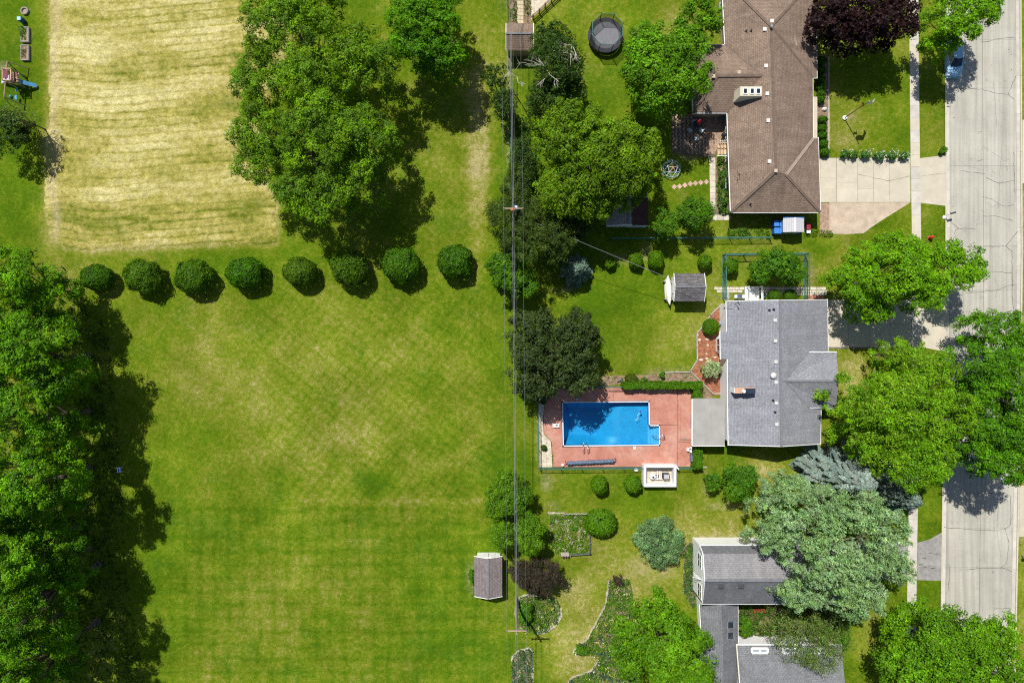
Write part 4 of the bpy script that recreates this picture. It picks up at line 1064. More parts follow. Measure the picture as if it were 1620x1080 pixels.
# grey shed beside the white canoes
sh, k = gable_shed('garden_shed', 'small shed with speckled dark grey roof and white wall beside the canoes', 1066, 432.5, 1114.5, 476.5, 2.3, 3.0, 'x', ROOF_SHED, SIDING)
xw = k[0].x+.25
MB().box(xw-.05, W(0,464,1).y, .1, xw-.004, W(0,445,1).y, 1.95).build('door', WHITE, sh)
# bottom shed
sh, k = gable_shed('storage_shed', 'taupe roofed storage shed with white front at the lawn edge', 750.5, 879.5, 794.5, 943, 2.2, 3.0, 'y', ROOF_TAUPE, SIDING)
yw = k[0].y-.25
dd = MB().box(W(763,0,1).x, yw+.004, .1, W(783,0,1).x, yw+.05, 1.9).build('door', WHITE, sh)
MB().box(W(773,0,1).x-.02, yw+.05, .1, W(773,0,1).x+.02, yw+.055, 1.9).build('door_gap', BLACK, dd)
# top shed by the power lines
sh, k = gable_shed('brown_shed', 'brown shingled shed beneath the power lines at the top', 800.5, 37.5, 844, 80, 2.3, 3.2, 'x', shingle('tan_shingles', (.27,.20,.15), (.21,.155,.12), (.11,.08,.06)), BRICKWALL)
# shed under the big tree
sh, k = gable_shed('half_hidden_shed', 'white and brown roofed shed half hidden under the large tree', 960, 312, 1025, 357, 2.4, 3.1, 'y', shingle('pale_shed_shingles', (.42,.38,.33), (.36,.33,.29), (.22,.2,.17)), SIDING)
rr_ = [W(1000.5,312.5,3.13), W(1025,312.5,2.43), W(1025,356.5,2.43), W(1000.5,356.5,3.13)]
roof('brown_roof_half', [rr_], shingle('maroon_shingles', (.12,.055,.05), (.09,.04,.04), (.05,.03,.03)), sh, .03)
MB().box(W(990,0,2.3).x, W(0,359.5,2.3).y, 2.2, W(1022,0,2.3).x, W(0,358,2.3).y, 2.32).build('gutter', M('pale_green_metal', (.45,.55,.52), .5), sh)
# resin shed beside the bins: ribbed white roof
def resin_shed():
    ze, zr = 1.9, 2.25
    h = empty('resin_shed', W(1254, 357), 'white ribbed plastic shed standing beside the blue bins', 'shed')
    a, b = W(1239,345,ze), W(1272,367.5,ze)
    m = M('ribbed_white', (.46,.47,.50), .5, .06); bl = M('blue_plastic', (.03,.16,.5), .4, .1)
    MB().box(a.x+.1, b.y+.1, 0, b.x-.1, a.y-.1, ze).build('wall', M('bluegrey_plastic', (.3,.35,.45), .5), h)
    xm = (a.x+b.x)/2
    rf = roof('roof', [[(a.x,a.y,ze),(xm,a.y,zr),(xm,b.y,zr),(a.x,b.y,ze)],[(xm,a.y,zr),(b.x,a.y,ze),(b.x,b.y,ze),(xm,b.y,zr)]], m, h, .06)
    for s in (-1, 1):
        for i in range(1, 7):
            x = xm+s*(b.x-xm)*i/7; z = zr-(zr-ze)*i/7
            MB().bar((x,a.y-.02,z+.02), (x,b.y+.02,z+.02), .05, .05).build('rib', m, rf)
    MB().bar((xm,a.y,zr+.02), (xm,b.y,zr+.02), .16, .06).build('ridge', WHITE, rf)
    MB().box(a.x-.02, a.y, ze-.1, b.x+.02, a.y+.1, ze+.08).build('edge', bl, h)
    MB().box(b.x-.1, b.y, .1, b.x-.04, a.y, 1.8).build('door', bl, h)
resin_shed()
BLUE = M('bin_blue', (0.02, 0.13, 0.52), 0.45, 0.08, 2, 0)
n_ = ['upper left', 'upper right', 'lower left', 'lower right']
for i, (x, y) in enumerate([(1223.5,355.5),(1232,356),(1223.5,367),(1231.5,367)]):
    q = W(x, y); h = empty('wheelie_bin', q, 'blue wheeled bin, %s of the four beside the ribbed shed' % n_[i], 'bin', 'blue bins beside the ribbed shed')
    MB().prism([(q.x-.25,q.y-.3),(q.x+.25,q.y-.3),(q.x+.25,q.y+.3),(q.x-.25,q.y+.3)], .08, 1.0).build('body', BLUE, h, bevel=.03)
    MB().box(q.x-.29, q.y-.36, 1.0, q.x+.29, q.y+.33, 1.08).build('lid', M('lid_blue', (.05,.22,.62) if i in (0,2) else (.02,.13,.5), .4, .06), h, bevel=.03)
    MB().tube([(q.x-.25,q.y+.38,.98),(q.x+.25,q.y+.38,.98)], .02).build('handle', BLUE, h)
    for s in (-1, 1): MB().tube([(q.x+s*.2,q.y+.3,.12),(q.x+s*.28,q.y+.3,.12)], .12, 10).build('wheel', BLACK, h)
q = W(1275.5, 358); h = empty('garden_cart', q, 'dark garden cart between the ribbed shed and the paver strip', 'cart')
MB().box(q.x-.25, q.y-.5, .4, q.x+.2, q.y+.3, .75).build('tray', M('maroon_paint', (.25,.03,.05), .4), h); MB().box(q.x-.2, q.y-.9, .55, q.x+.25, q.y-.55, .62).build('shelf', WHITE, h)
for s in (-1, 1): MB().tube([(q.x+s*.22,q.y,.2),(q.x+s*.28,q.y,.2)], .2, 12).build('wheel', BLACK, h)
MB().tube([(q.x,q.y+.3,.6),(q.x,q.y+.75,1.0)], .025).build('handle', BLACK, h)

# canoes on the grass: two white hulls side by side against the shed
def canoe(px, py, L, Wd, ang, z, label):
    q = W(px, py, z); h = empty('canoe', (q.x, q.y, 0), label, 'canoe', 'white canoes beside the grey shed')
    mb = MB(); n = 16; m = 8; ca, sa = math.cos(ang), math.sin(ang)
    for i in range(n+1):
        u = -1+2*i/n; hw = Wd/2*(1-abs(u)**2.2)**.75+.01
        for j in range(m+1):
            t = math.pi*j/m; x = hw*math.cos(t); zz = .34*math.sin(t)**.8*(1-.35*abs(u)**3)+.12*abs(u)**6
            X, Y = x, u*L/2
            mb.v.append((q.x+X*ca-Y*sa, q.y+X*sa+Y*ca, z+zz))
    for i in range(n):
        for j in range(m): a = i*(m+1)+j; mb.f.append((a, a+1, a+m+2, a+m+1))
    o = mb.build('hull', M('canoe_white', (.78,.76,.68), .4, .06), h, smooth=True)
    MB().tube([(q.x+sa*L*.45,q.y-ca*L*.45,z+.30),(q.x,q.y,z+.36),(q.x-sa*L*.45,q.y+ca*L*.45,z+.30)], .025).build('keel', WHITE, h)
    if z > .3:
        for s in (-.3, .3): MB().box(q.x-sa*L*s-.5, q.y+ca*L*s-.05, 0, q.x-sa*L*s+.4, q.y+ca*L*s+.05, z).build('trestle', GREYWOOD, h)
    return h
canoe(1057.6, 459, 3.5, .66, .06, .75, 'upturned white canoe on trestles nearest the grey shed')
canoe(1053.0, 459.5, 2.7, .30, .05, .05, 'narrow white kayak lying on the lawn side of the canoe')

# ------------------------------------------------------------------ pump enclosure
def enclosure():
    h = empty('pump_enclosure', W(1044, 754), 'white walled open pump enclosure below the pool deck', 'enclosure')
    z = 1.35; a, b = W(1018.5,735.5,z), W(1070,769.8,z); t = .28
    x0, y1, x1, y0 = a.x, a.y, b.x, b.y
    MB().box(x0, y1-t, 0, x1, y1, z).build('wall', WHITE, h); MB().box(x0, y0, 0, x1, y0+t, z).build('wall', WHITE, h)
    MB().box(x0, y0+t+.002, 0, x0+t, y1-t-.002, z-.002).build('wall', WHITE, h); MB().box(x1-t, y0+t+.002, 0, x1, y1-t-.002, z-.002).build('wall', WHITE, h)
    MB().prism([(x1,y1),(x1+.35,y1-.5),(x1+.28,y1-.55),(x1,y1-.3)], 0.0, z-.004).build('gate', WHITE, h)
    MB().box(x0+t, y0+t, 0, x1-t, y1-t, .03).build('gravel_floor', GRAVEL, h)
    q = W(1031, 752)
    f = empty('sand_filter', q, 'white sand filter tank inside the pump enclosure', 'filter')
    MB().lathe((q.x, q.y, .04), [(.3,0),(.36,.15),(.36,.55),(.22,.72),(.08,.76)], 18).build('tank', WHITE, f, smooth=True)
    MB().lathe((q.x, q.y, .78), [(.12,0),(.12,.12),(.05,.14)], 12).build('valve', BLACK, f)
    MB().tube([(q.x,q.y,.85),(q.x+.5,q.y+.05,.85),(q.x+.5,q.y+.05,.3)], .045, 8).build('pipe', WHITE, f)
    q = W(1039, 752)
    p = empty('pool_pump', q, 'black pool pump with white pipes inside the enclosure', 'pump')
    MB().tube([(q.x-.25,q.y,.25),(q.x+.3,q.y,.25)], .14, 12).build('motor', BLACK, p); MB().lathe((q.x-.2,q.y,.2), [(.14,0),(.14,.3),(.1,.33)], 12).build('strainer', BLACK, p)
    for dx in (0, .22, .4): MB().tube([(q.x+dx,q.y-.3,.55),(q.x+dx,q.y+.55,.55),(q.x+dx,q.y+.6,.1)], .05, 8).build('pipe', WHITE, p)
    MB().tube([(q.x-.3,q.y-.25,.6),(q.x+.5,q.y-.25,.6)], .05, 8).build('pipe', WHITE, p)
    q = W(1052, 751)
    e = empty('pool_heater', q, 'square grey pool heater inside the pump enclosure', 'heater')
    MB().box(q.x-.36, q.y-.38, .04, q.x+.36, q.y+.3, .8).build('case', M('heater_dark', (.07,.07,.085), .5), e); MB().box(q.x-.28, q.y-.3, .8, q.x+.28, q.y+.22, .86).build('top', M('heater_top', (.42,.40,.44), .5), e)
enclosure()

# ------------------------------------------------------------------ trampoline
def trampoline():
    q = W(958, 56, 0.9); c = Vector((q.x, q.y, 0)); Rr = 1.95; zf = .9; zt = 2.6
    h = empty('trampoline', c, 'round black trampoline with safety net on the top lawn', 'trampoline')
    n = 40
    ring = [c+Vector((Rr*math.cos(2*math.pi*i/n), Rr*math.sin(2*math.pi*i/n), zf)) for i in range(n+1)]
    MB().tube(ring, .05, 8).build('frame', GREY_METAL, h, smooth=True)
    MB().lathe((c.x,c.y,zf-.02), [(Rr*.80,0),(Rr*.80,.012),(0.01,.014)], 36).build('mat', M('mat_grey', (.15,.155,.175), .6, .15), h)
    pad = MB()
    for i in range(n):
        a0, a1 = 2*math.pi*i/n, 2*math.pi*(i+1)/n
        P = lambda r, a, z: (c.x+r*math.cos(a), c.y+r*math.sin(a), z)
        pad.poly([P(Rr*.80,a0,zf+.03),P(Rr*1.05,a0,zf+.06),P(Rr*1.05,a1,zf+.06),P(Rr*.80,a1,zf+.03)]); pad.poly([P(Rr*1.05,a0,zf+.06),P(Rr*1.06,a0,zf-.15),P(Rr*1.06,a1,zf-.15),P(Rr*1.05,a1,zf+.06)])
    pad.build('pad', M('pad_black', (.025,.03,.045), .45, .2), h)
    nm, t, b = newmat('safety_net')
    tr = node(t, 'ShaderNodeBsdfTransparent'); mx = node(t, 'ShaderNodeMixShader'); mx.inputs[0].default_value = .45
    b.inputs['Base Color'].default_value = (.02,.022,.03,1); b.inputs['Roughness'].default_value = .7
    t.links.new(tr.outputs[0], mx.inputs[1]); t.links.new(b.outputs[0], mx.inputs[2]); t.links.new(mx.outputs[0], t.nodes['Material Output'].inputs['Surface'])
    m = 8
    net = MB(); pts = [(Rr*.97*math.cos(2*math.pi*i/m+.35), Rr*.97*math.sin(2*math.pi*i/m+.35)) for i in range(m)]
    for i in range(m):
        a, b2 = pts[i], pts[(i+1)%m]
        net.poly([(c.x+a[0],c.y+a[1],zf+.05),(c.x+b2[0],c.y+b2[1],zf+.05),(c.x+b2[0]*1.0,c.y+b2[1]*1.0,zt),(c.x+a[0],c.y+a[1],zt)])
    net.build('net', nm, h)
    for a in pts: MB().tube([c+Vector((a[0]*1.04,a[1]*1.04,0)), c+Vector((a[0]*1.04,a[1]*1.04,zt+.05))], .045, 8).build('pole', BLACK, h)
    rt = [c+Vector((a[0],a[1],zt)) for a in pts]; MB().tube(rt+[rt[0]], .02).build('net_rim', M('teal_rope', (.1,.35,.3), .5), h)
    for i in range(6):
        a = 2*math.pi*i/6; MB().tube([c+Vector((Rr*.98*math.cos(a),Rr*.98*math.sin(a),zf)), c+Vector((Rr*.98*math.cos(a),Rr*.98*math.sin(a),0))], .04).build('leg', GREY_METAL, h)
trampoline()

def climbing_dome():
    q = W(1063, 267, .5); c = Vector((q.x, q.y, 0)); Rd = 1.15
    h = empty('climbing_dome', c, 'bright metal geodesic climbing dome on grass below the patio', 'climbing dome')
    cols = [M('bar_pink', (.75,.45,.42), .4), M('bar_blue', (.45,.6,.75), .4), M('bar_teal', (.25,.55,.52), .4), M('bar_white', (.75,.75,.75), .4), M('bar_yellow', (.7,.5,.12), .4)]
    top = c+Vector((0,0,1.1)); r1 = [c+Vector((Rd*.55*math.cos(2*math.pi*i/5+.3), Rd*.55*math.sin(2*math.pi*i/5+.3), .9)) for i in range(5)]
    r2 = [c+Vector((Rd*.9*math.cos(2*math.pi*i/10+.3), Rd*.9*math.sin(2*math.pi*i/10+.3), .5)) for i in range(10)]
    r3 = [c+Vector((Rd*math.cos(2*math.pi*(i+.5)/10+.3), Rd*math.sin(2*math.pi*(i+.5)/10+.3), .02)) for i in range(10)]
    E = [(top, a, 0) for a in r1]+[(r1[i], r1[(i+1)%5], 1) for i in range(5)]
    for i in range(5): E += [(r1[i], r2[2*i], 3), (r1[i], r2[2*i+1], 1), (r1[i], r2[2*i-1], 3)]
    E += [(r2[i], r2[(i+1)%10], 2) for i in range(10)]
    for i in range(10): E += [(r2[i], r3[i], 3), (r2[i], r3[i-1], 4)]
    E += [(r3[i], r3[(i+1)%10], 4 if i > 5 else 2) for i in range(10)]
    for a, b, k in E: MB().tube([a, b], .032, 6).build('bar', cols[k], h)
climbing_dome()

# ------------------------------------------------------------------ play set
def play_set():
    c = W(22, 124); h = empty('play_set', c, 'wooden swing and play set with purple slide at the left edge', 'play set')
    top0, top1 = W(11.5, 98, 2.3), W(6.5, 154, 2.3)
    MB().tube([top0, top1], .08, 8).build('swing_beam', WOOD, h)
    for e, s in ((top0, 1), (top1, -1)):
        for d in (-.9, .9): MB().tube([e, Vector((e.x+d, e.y+.15*s, 0))], .06, 6).build('leg', WOOD, h)
    a, b = W(14,114,1.4), W(27,132,1.4)
    MB().box(a.x, b.y, 1.3, b.x, a.y, 1.42).build('platform', M('play_brown', (.25,.12,.09), .7), h)
    for x in (a.x, b.x):
        for y in (a.y, b.y): MB().box(x-.06, y-.06, 0, x+.06, y+.06, 2.5).build('post', WOOD, h)
    for p, q in (((a.x,a.y),(b.x,a.y)),((b.x,a.y),(b.x,b.y)),((b.x,b.y),(a.x,b.y)),((a.x,b.y),(a.x,a.y))): MB().bar((*p,2.4),(*q,2.4), .08,.1).build('top_rail', DECKWOOD, h); MB().bar((*p,1.95),(*q,1.95), .05,.1).build('guard_rail', WOOD, h)
    for i in range(4): MB().box(b.x+.02, a.y-.35-.28*i, 1.45, b.x+.30, a.y-.17-.28*i, 1.52).build('step', DECKWOOD, h)
    MB().poly([(a.x,(a.y+b.y)/2+.3,1.4),(a.x,(a.y+b.y)/2-.2,1.4),(a.x-1.7,(a.y+b.y)/2-.3,.3),(a.x-1.7,(a.y+b.y)/2+.2,.3)]).build('slide', M('slide_violet', (.55,.5,.75), .4), h)
    MB().poly([(b.x,(a.y+b.y)/2-.1,1.4),(b.x,(a.y+b.y)/2-.6,1.4),(b.x+1.5,(a.y+b.y)/2-.75,.3),(b.x+1.5,(a.y+b.y)/2-.3,.3)][::-1]).build('slide', M('slide_blue', (.08,.25,.45), .4), h)
    for t in (.62, .85):
        p = top0.lerp(top1, t)
        sw = MB().box(p.x-.12, p.y-.25, .5, p.x+.12, p.y+.25, .54).build('swing_seat', M('seat_blue', (.05,.3,.6), .5), h)
        for d in (-.22, .22): MB().tube([p+Vector((0,d,0)), Vector((p.x,p.y+d,.54))], .012, 4).build('chain', GREY_METAL, sw)
    MB().box(a.x+.1, b.y+.2, 2.45, (a.x+b.x)/2+.2, a.y-.2, 2.5).build('canopy', M('maroon_cloth', (.18,.05,.08), .8), h)
play_set()
def raised_bed(x0, y0, x1, y1, label, seed):
    a, b = W(x0,y0,.35), W(x1,y1,.35); h = empty('raised_bed', W((x0+x1)/2,(y0+y1)/2), label, 'raised bed', 'raised beds in the left yard')
    t = .09
    for q in ((a.x,a.y-t,b.x,a.y),(a.x,b.y,b.x,b.y+t),(a.x,b.y+t,a.x+t,a.y-t),(b.x-t,b.y+t,b.x,a.y-t)): MB().box(q[0],q[1],0,q[2],q[3],.35).build('board', GREYWOOD, h)
    MB().box(a.x+t,b.y+t,.02,b.x-t,a.y-t,.28).build('soil', SOIL, h)
    return h, a, b
RB1 = raised_bed(32.5, 42.5, 45, 66, 'wooden raised bed full of green plants next to the blue barrel', 1)
RB2 = raised_bed(32.5, 71, 45, 95, 'wooden raised bed of sparse seedlings above the play set', 2)
q = W(38, 34.5); h = empty('rain_barrel', q, 'dark blue barrel with pale lid above the raised beds', 'barrel')
MB().lathe((q.x,q.y,0), [(.26,0),(.31,.2),(.31,.6),(.27,.8)], 16).build('drum', M('barrel_navy', (.03,.06,.16), .4), h, smooth=True); MB().box(q.x-.22,q.y-.2,.8,q.x+.2,q.y+.2,.86).build('lid', M('lid_aqua', (.25,.55,.6), .5), h)
q = W(40.5, 18.5); thing('fire_ring', MB().lathe((q.x,q.y,0), [(.45,0),(.45,.25),(.33,.27),(.30,.1),(.05,.08)], 14), M('ash_stone', (.32,.27,.22), .9, .3), 'small round stone fire ring at the top of the left yard', 'fire ring')
q = W(192, 742); h = empty('lawn_chair', q, 'small blue and white chair in the shade by the left trees', 'chair')
for i in range(4): MB().box(q.x-.28+.14*i, q.y-.3, .38, q.x-.16+.14*i, q.y+.28, .42).build('slat', M('chair_blue', (.08,.2,.7), .5) if i % 2 else WHITE, h)
for sx in (-.25, .25):
    for sy in (-.27, .25): MB().box(q.x+sx-.02,q.y+sy-.02,0,q.x+sx+.02,q.y+sy+.02,.38).build('leg', WHITE, h)
MB().box(q.x-.28,q.y+.26,.42,q.x+.28,q.y+.31,.9).build('backrest', WHITE, h)
q = W(18, 153.5); thing('play_ball', MB().lathe((q.x,q.y,0), [(.02,0),(.13,.06),(.17,.16),(.13,.27),(.02,.33)], 14), M('ball_teal', (.05,.35,.4), .4), 'teal ball on the grass beside the swing beam', 'ball', smooth=True)

# ------------------------------------------------------------------ car
def car():
    c = W(1511.5, 92, .7); L, Wd = 4.4, 1.8; z0 = -.12
    h = empty('parked_car', (c.x, c.y, z0), 'light blue car parked at the kerb under the tree', 'car')
    paint = M('car_blue', (.36,.60,.80), .22, .05, 2, 0, metal=.1, spec=.6)  # blue lightened, so the sky's reflection is put into the paint colour
    # front faces down the photo (-y)
    prof = [(-2.15,.38,.80),(-2.05,.62,.86),(-1.75,.74,.88),(-1.0,.90,.90),(-.75,.94,.90),(0,.96,.90),(1.2,.97,.89),(1.85,.92,.86),(2.15,.80,.82),(2.2,.45,.80)]
    mb = MB(); n = 9
    for (y, z, w) in prof:
        for j in range(n):
            t = -1+2*j/(n-1); x = w*t; drop = (abs(t)**4)*.10
            rnd = .12*abs(t)**3 if y < -1.5 else (-.10*abs(t)**3 if y > 1.7 else 0)
            mb.v.append((c.x+x, c.y+y+rnd, z0+z-drop))
    k = len(prof)
    for i in range(k-1):
        for j in range(n-1): a = i*n+j; mb.f.append((a, a+1, a+n+1, a+n))
    b0 = len(mb.v)
    for i in (0, ): pass
    side = [(y, w) for y, z, w in prof]
    lo = len(mb.v)
    for (y, z, w) in prof: mb.v.append((c.x-w, c.y+y+(.12 if y < -1.5 else 0), z0+.22)); mb.v.append((c.x+w, c.y+y+(.12 if y < -1.5 else 0), z0+.22))
    for i in range(k-1):
        mb.f.append((i*n, (i+1)*n, lo+2*(i+1), lo+2*i)); mb.f.append((i*n+n-1, lo+2*i+1, lo+2*(i+1)+1, (i+1)*n+n-1))
    mb.f.append(tuple(list(range(n))[::-1]+[lo, lo+1])); mb.f.append(tuple(list(range((k-1)*n, k*n))+[lo+2*k-1, lo+2*k-2]))
    mb.build('body', paint, h, smooth=False)
    # cabin: glass band and painted roof
    def ringp(z, ys, ye, w): return [(c.x-w*.92,c.y+ys,z0+z),(c.x,c.y+ys-.16,z0+z),(c.x+w*.92,c.y+ys,z0+z),(c.x+w,c.y+(ys+ye)/2,z0+z),(c.x+w*.9,c.y+ye,z0+z),(c.x-w*.9,c.y+ye,z0+z),(c.x-w,c.y+(ys+ye)/2,z0+z)]
    A_, B_ = ringp(.90, -.95, 1.7, .78), ringp(1.42, -.18, 1.25, .60)
    g = MB()
    for i in range(7): j = (i+1) % 7; g.poly([A_[i], A_[j], B_[j], B_[i]])
    g.build('window_glass', DARKGLASS, h)
    rf = MB(); C_ = ringp(1.46, -.05, 1.15, .55); rf.poly(C_)
    for i in range(7): j = (i+1) % 7; rf.poly([B_[i], B_[j], C_[j], C_[i]])
    rf.build('roof', paint, h)
    for i in (0, 2, 4, 5): MB().bar(A_[i], B_[i], .07, .05).build('pillar', paint, h)
    for s in (-1, 1):
        for y in (-1.35, 1.35):
            w = MB().tube([(c.x+s*.66,c.y+y,z0+.32),(c.x+s*.88,c.y+y,z0+.32)], .32, 18).build('wheel', BLACK, h)
            MB().tube([(c.x+s*.885,c.y+y,z0+.32),(c.x+s*.895,c.y+y,z0+.32)], .2, 12).build('rim', GREY_METAL, w)
        MB().box(c.x+s*.90,c.y-.72,z0+.92,c.x+s*1.08,c.y-.55,z0+1.04).build('mirror', paint, h)
        MB().box(c.x+s*.52,c.y-2.04,z0+.66,c.x+s*.78,c.y-1.84,z0+.745).build('headlight', M('lamp_glass', (.75,.8,.85), .1, .02, 1, 0), h)
        MB().box(c.x+s*.55,c.y+2.1,z0+.7,c.x+s*.78,c.y+2.2,z0+.82).build('tail_light', M('tail_red', (.4,.02,.02), .2), h)
    MB().box(c.x-.8,c.y-2.22,z0+.3,c.x+.8,c.y-2.1,z0+.5).build('bumper', M('bumper_aqua', (.2,.45,.55), .4), h)
car()

# ------------------------------------------------------------------ street furniture and garden things
def flagpole():
    b = W(1335.5, 187); h = empty('flagpole', b, 'tall metal flagpole standing on the front lawn', 'flagpole'); top = 5.6
    MB().tube([b, b+Vector((0,0,top))], [.06,.035], 10).build('pole', M('pole_bronze', (.20,.12,.09), .5), h)
    MB().lathe((b.x,b.y,0), [(.26,0),(.26,.22),(.17,.25),(.08,.27)], 16).build('base', WHITE, h)
    MB().lathe((b.x,b.y,top), [(.02,0),(.09,.06),(.09,.12),(.02,.18)], 10).build('finial', M('gilt', (.7,.6,.35), .3, .05, 1, 0, .6), h)
    def flag(z, hh, L, m, label, sag, ang):
        f = empty('flag', b+Vector((0,0,z)), label, 'flag'); mb = MB(); n, k = 10, 5; ca, sa = math.cos(ang), math.sin(ang)
        for i in range(n+1):
            for j in range(k+1):
                u = i/n; r = .05+L*u; y = .24*math.sin(u*7+j*.3)*u**.5
                mb.v.append((b.x+r*ca-y*sa, b.y+r*sa+y*ca, z+hh*(j/k)-sag*u*u))
        for i in range(n):
            for j in range(k): a = i*(k+1)+j; mb.f.append((a, a+k+1, a+k+2, a+1))
        o = mb.build('cloth', m, f, smooth=True)
    flag(4.35, .95, 1.35, M('flag_white', (.75,.72,.72), .8, .05), 'pale upper flag hanging from the flagpole', .5, .35)
    flag(3.55, .45, .6, M('flag_red', (.40,.05,.05), .8, .1), 'small dark red lower flag on the flagpole', .15, .75)
flagpole()
q = W(1303.5, 173.5); thing('garden_rock', MB().lathe((q.x,q.y,0), [(.28,0),(.30,.15),(.2,.32),(.05,.4)], 7, 1.1, .8), M('white_rock', (.68,.68,.66), .8, .15), 'pale white rock among the shrubs beside the brown house', 'rock')
b = W(1494, 341.5); h = empty('mailbox', b, 'mailbox on a white post with a stone below the concrete driveway', 'mailbox')
MB().box(b.x-.05,b.y-.05,0,b.x+.05,b.y+.05,1.05).build('post', WHITE, h)
MB().bar(b+Vector((.0,.05,1.1)), b+Vector((.62,.22,1.1)), .2,.24).build('box', M('mailbox_dark', (.05,.055,.07), .4), h, bevel=.04)
MB().lathe((b.x-.02,b.y-.2,0), [(.24,0),(.26,.1),(.12,.3),(.03,.35)], 9).build('base_stone', WHITE, h)
b = W(1470, 376); h = empty('fire_hydrant', b, 'red fire hydrant on the grass verge', 'hydrant')
RED = M('hydrant_red', (.55,.06,.03), .45, .1)
MB().lathe((b.x,b.y,0), [(.22,0),(.22,.06),(.14,.08),(.14,.6),(.19,.62),(.19,.68),(.13,.8),(.04,.88)], 14).build('barrel', RED, h)
for d in ((1,0),(-1,0),(0,-1)): MB().tube([(b.x,b.y,.45),(b.x+d[0]*.26,b.y+d[1]*.26,.45)], .08, 10).build('nozzle', RED, h)
MB().lathe((b.x,b.y,.88), [(.05,0),(.05,.07)], 6).build('nut', RED, h)
b = W(1616, 878); h = empty('mailbox', b, 'dark mailbox across the street by the kerb', 'mailbox')
MB().box(b.x-.05,b.y-.05,0,b.x+.05,b.y+.05,1.0).build('post', WOOD, h); MB().box(b.x-.35,b.y-.13,1.0,b.x+.35,b.y+.13,1.25).build('box', BLACK, h, bevel=.03)

# patio of the brown house: pavers, table, chairs, grill, steps
pt = struct('patio', MB().prism([P2(*q) for q in [(1062,180),(1158,180),(1158,224),(1142,224),(1130,250),(1085,246),(1062,240)]], -.05, .012), M('patio_base', (.13,.10,.075), .95, .3), 'brown paver patio in the corner of the brown house')
for i in range(30):
    for j in range(20):
        x = 1063+i*3.1+(j%2)*1.5; y = 181+j*3.3
        if x+3 < 1152 and (y+3 < 224 or x+3 < 1141-(y-224)*.45) and y+3 < 246-(0 if x > 1085 else 6):
            if (i*7+j*13) % 2 == 0 or x > 1115:
                MB().prism([P2(x,y), P2(x+2.95,y), P2(x+2.95,y+3.15), P2(x,y+3.15)], -.03, .03).build('paver', PAVER, pt)
q = W(1099.5, 201); h = empty('patio_table', q, 'round dark patio table with folded red umbrella', 'table')
MB().lathe((q.x,q.y,.68), [(.5,0),(.5,.04),(.02,.05)], 20).build('top', M('table_dark', (.05,.05,.055), .4), h); MB().lathe((q.x,q.y,0), [(.22,0),(.2,.05),(.03,.08),(.03,.68)], 10).build('leg', BLACK, h)
MB().lathe((q.x+.1,q.y+.1,.74), [(.03,0),(.03,.4),(.26,.5),(.22,1.0),(.05,1.5)], 10).build('umbrella', M('umbrella_red', (.5,.02,.05), .7), h)
lab = ['white patio chair above the table', 'pale patio chair left of the round table', 'pale patio chair right of the round table', 'grey patio stool below the round table']
for i, (x, y, ang) in enumerate([(1096,199-2,0),(1090,208,2.2),(1108,208,-2.2),(1100.5,221,3.14)]):
    q = W(x, y); h = empty('patio_chair', q, lab[i], 'chair', 'patio chairs')
    m = M('chair_pale', (.45,.52,.55), .5)
    MB().obox((q.x,q.y), ang, .48, .46, .40, .45).build('seat', m, h)
    if i < 3:
        d = Vector((-math.sin(ang)*-.24, math.cos(ang)*.24, 0)); MB().obox((q.x+math.sin(ang)*-.0-math.sin(ang)*.24, q.y+math.cos(ang)*.24), ang, .46, .05, .45, .92).build('backrest', m, h)
    for a in (-.2,.2):
        for bb in (-.2,.2): MB().obox((q.x+a*math.cos(ang)-bb*math.sin(ang), q.y+a*math.sin(ang)+bb*math.cos(ang)), ang, .04, .04, 0, .40).build('leg', m, h)
q = W(1142, 217); h = empty('kettle_grill', q, 'black kettle grill beside the wooden steps', 'grill')
MB().lathe((q.x,q.y,.5), [(.1,0),(.27,.12),(.29,.28),(.27,.38),(.15,.5),(.03,.54)], 18).build('bowl', M('grill_black', (.015,.02,.035), .15, .1, 2, 0), h, smooth=True)
for k in range(3): a = 2.1*k; MB().tube([(q.x+.15*math.cos(a),q.y+.15*math.sin(a),.58),(q.x+.28*math.cos(a),q.y+.28*math.sin(a),0)], .018).build('leg', GREY_METAL, h)
q = W(1147.5, 206); h = empty('grill_cover', q, 'grey covered grill against the brown house wall', 'grill'); MB().prism([(q.x-.3,q.y-.5),(q.x+.35,q.y-.5),(q.x+.35,q.y+.5),(q.x-.1,q.y+.5)], 0, 1.0).build('cover', M('tarp_grey', (.22,.22,.2), .8), h, bevel=.08)
h = empty('wooden_steps', W(1143, 235), 'light wooden steps leading up to the brown house door', 'steps')
for i in range(4):
    a, b2 = W(1134.5+i*4.2, 227), W(1134.5+i*4.2+3.9, 246)
    MB().box(a.x, b2.y, .02, b2.x, a.y, .16+.16*i).build('tread', DECKWOOD, h)
MB().bar(W(1134.5,226.2,.9), W(1151,226.2,1.4), .07,.09).build('hand_rail', DECKWOOD, h)
for k in range(6): q = W(1136+k*2.7, 226.2); MB().box(q.x-.04,q.y-.04,0,q.x+.04,q.y+.04,.9+.5*k/6).build('baluster', WHITE, h)
MB().bar(W(1134.5,246.6,.9), W(1151,246.6,1.4), .06,.08).build('hand_rail', WHITE, h)
path = struct('garden_path', MB().prism([P2(*q) for q in [(1121.5,249),(1132,249),(1133,300),(1131.5,334),(1140,339),(1155.5,339),(1155.5,349),(1124,348.5)]], -.05, .012), JOINT, 'narrow stone path along the brown house shrub bed')
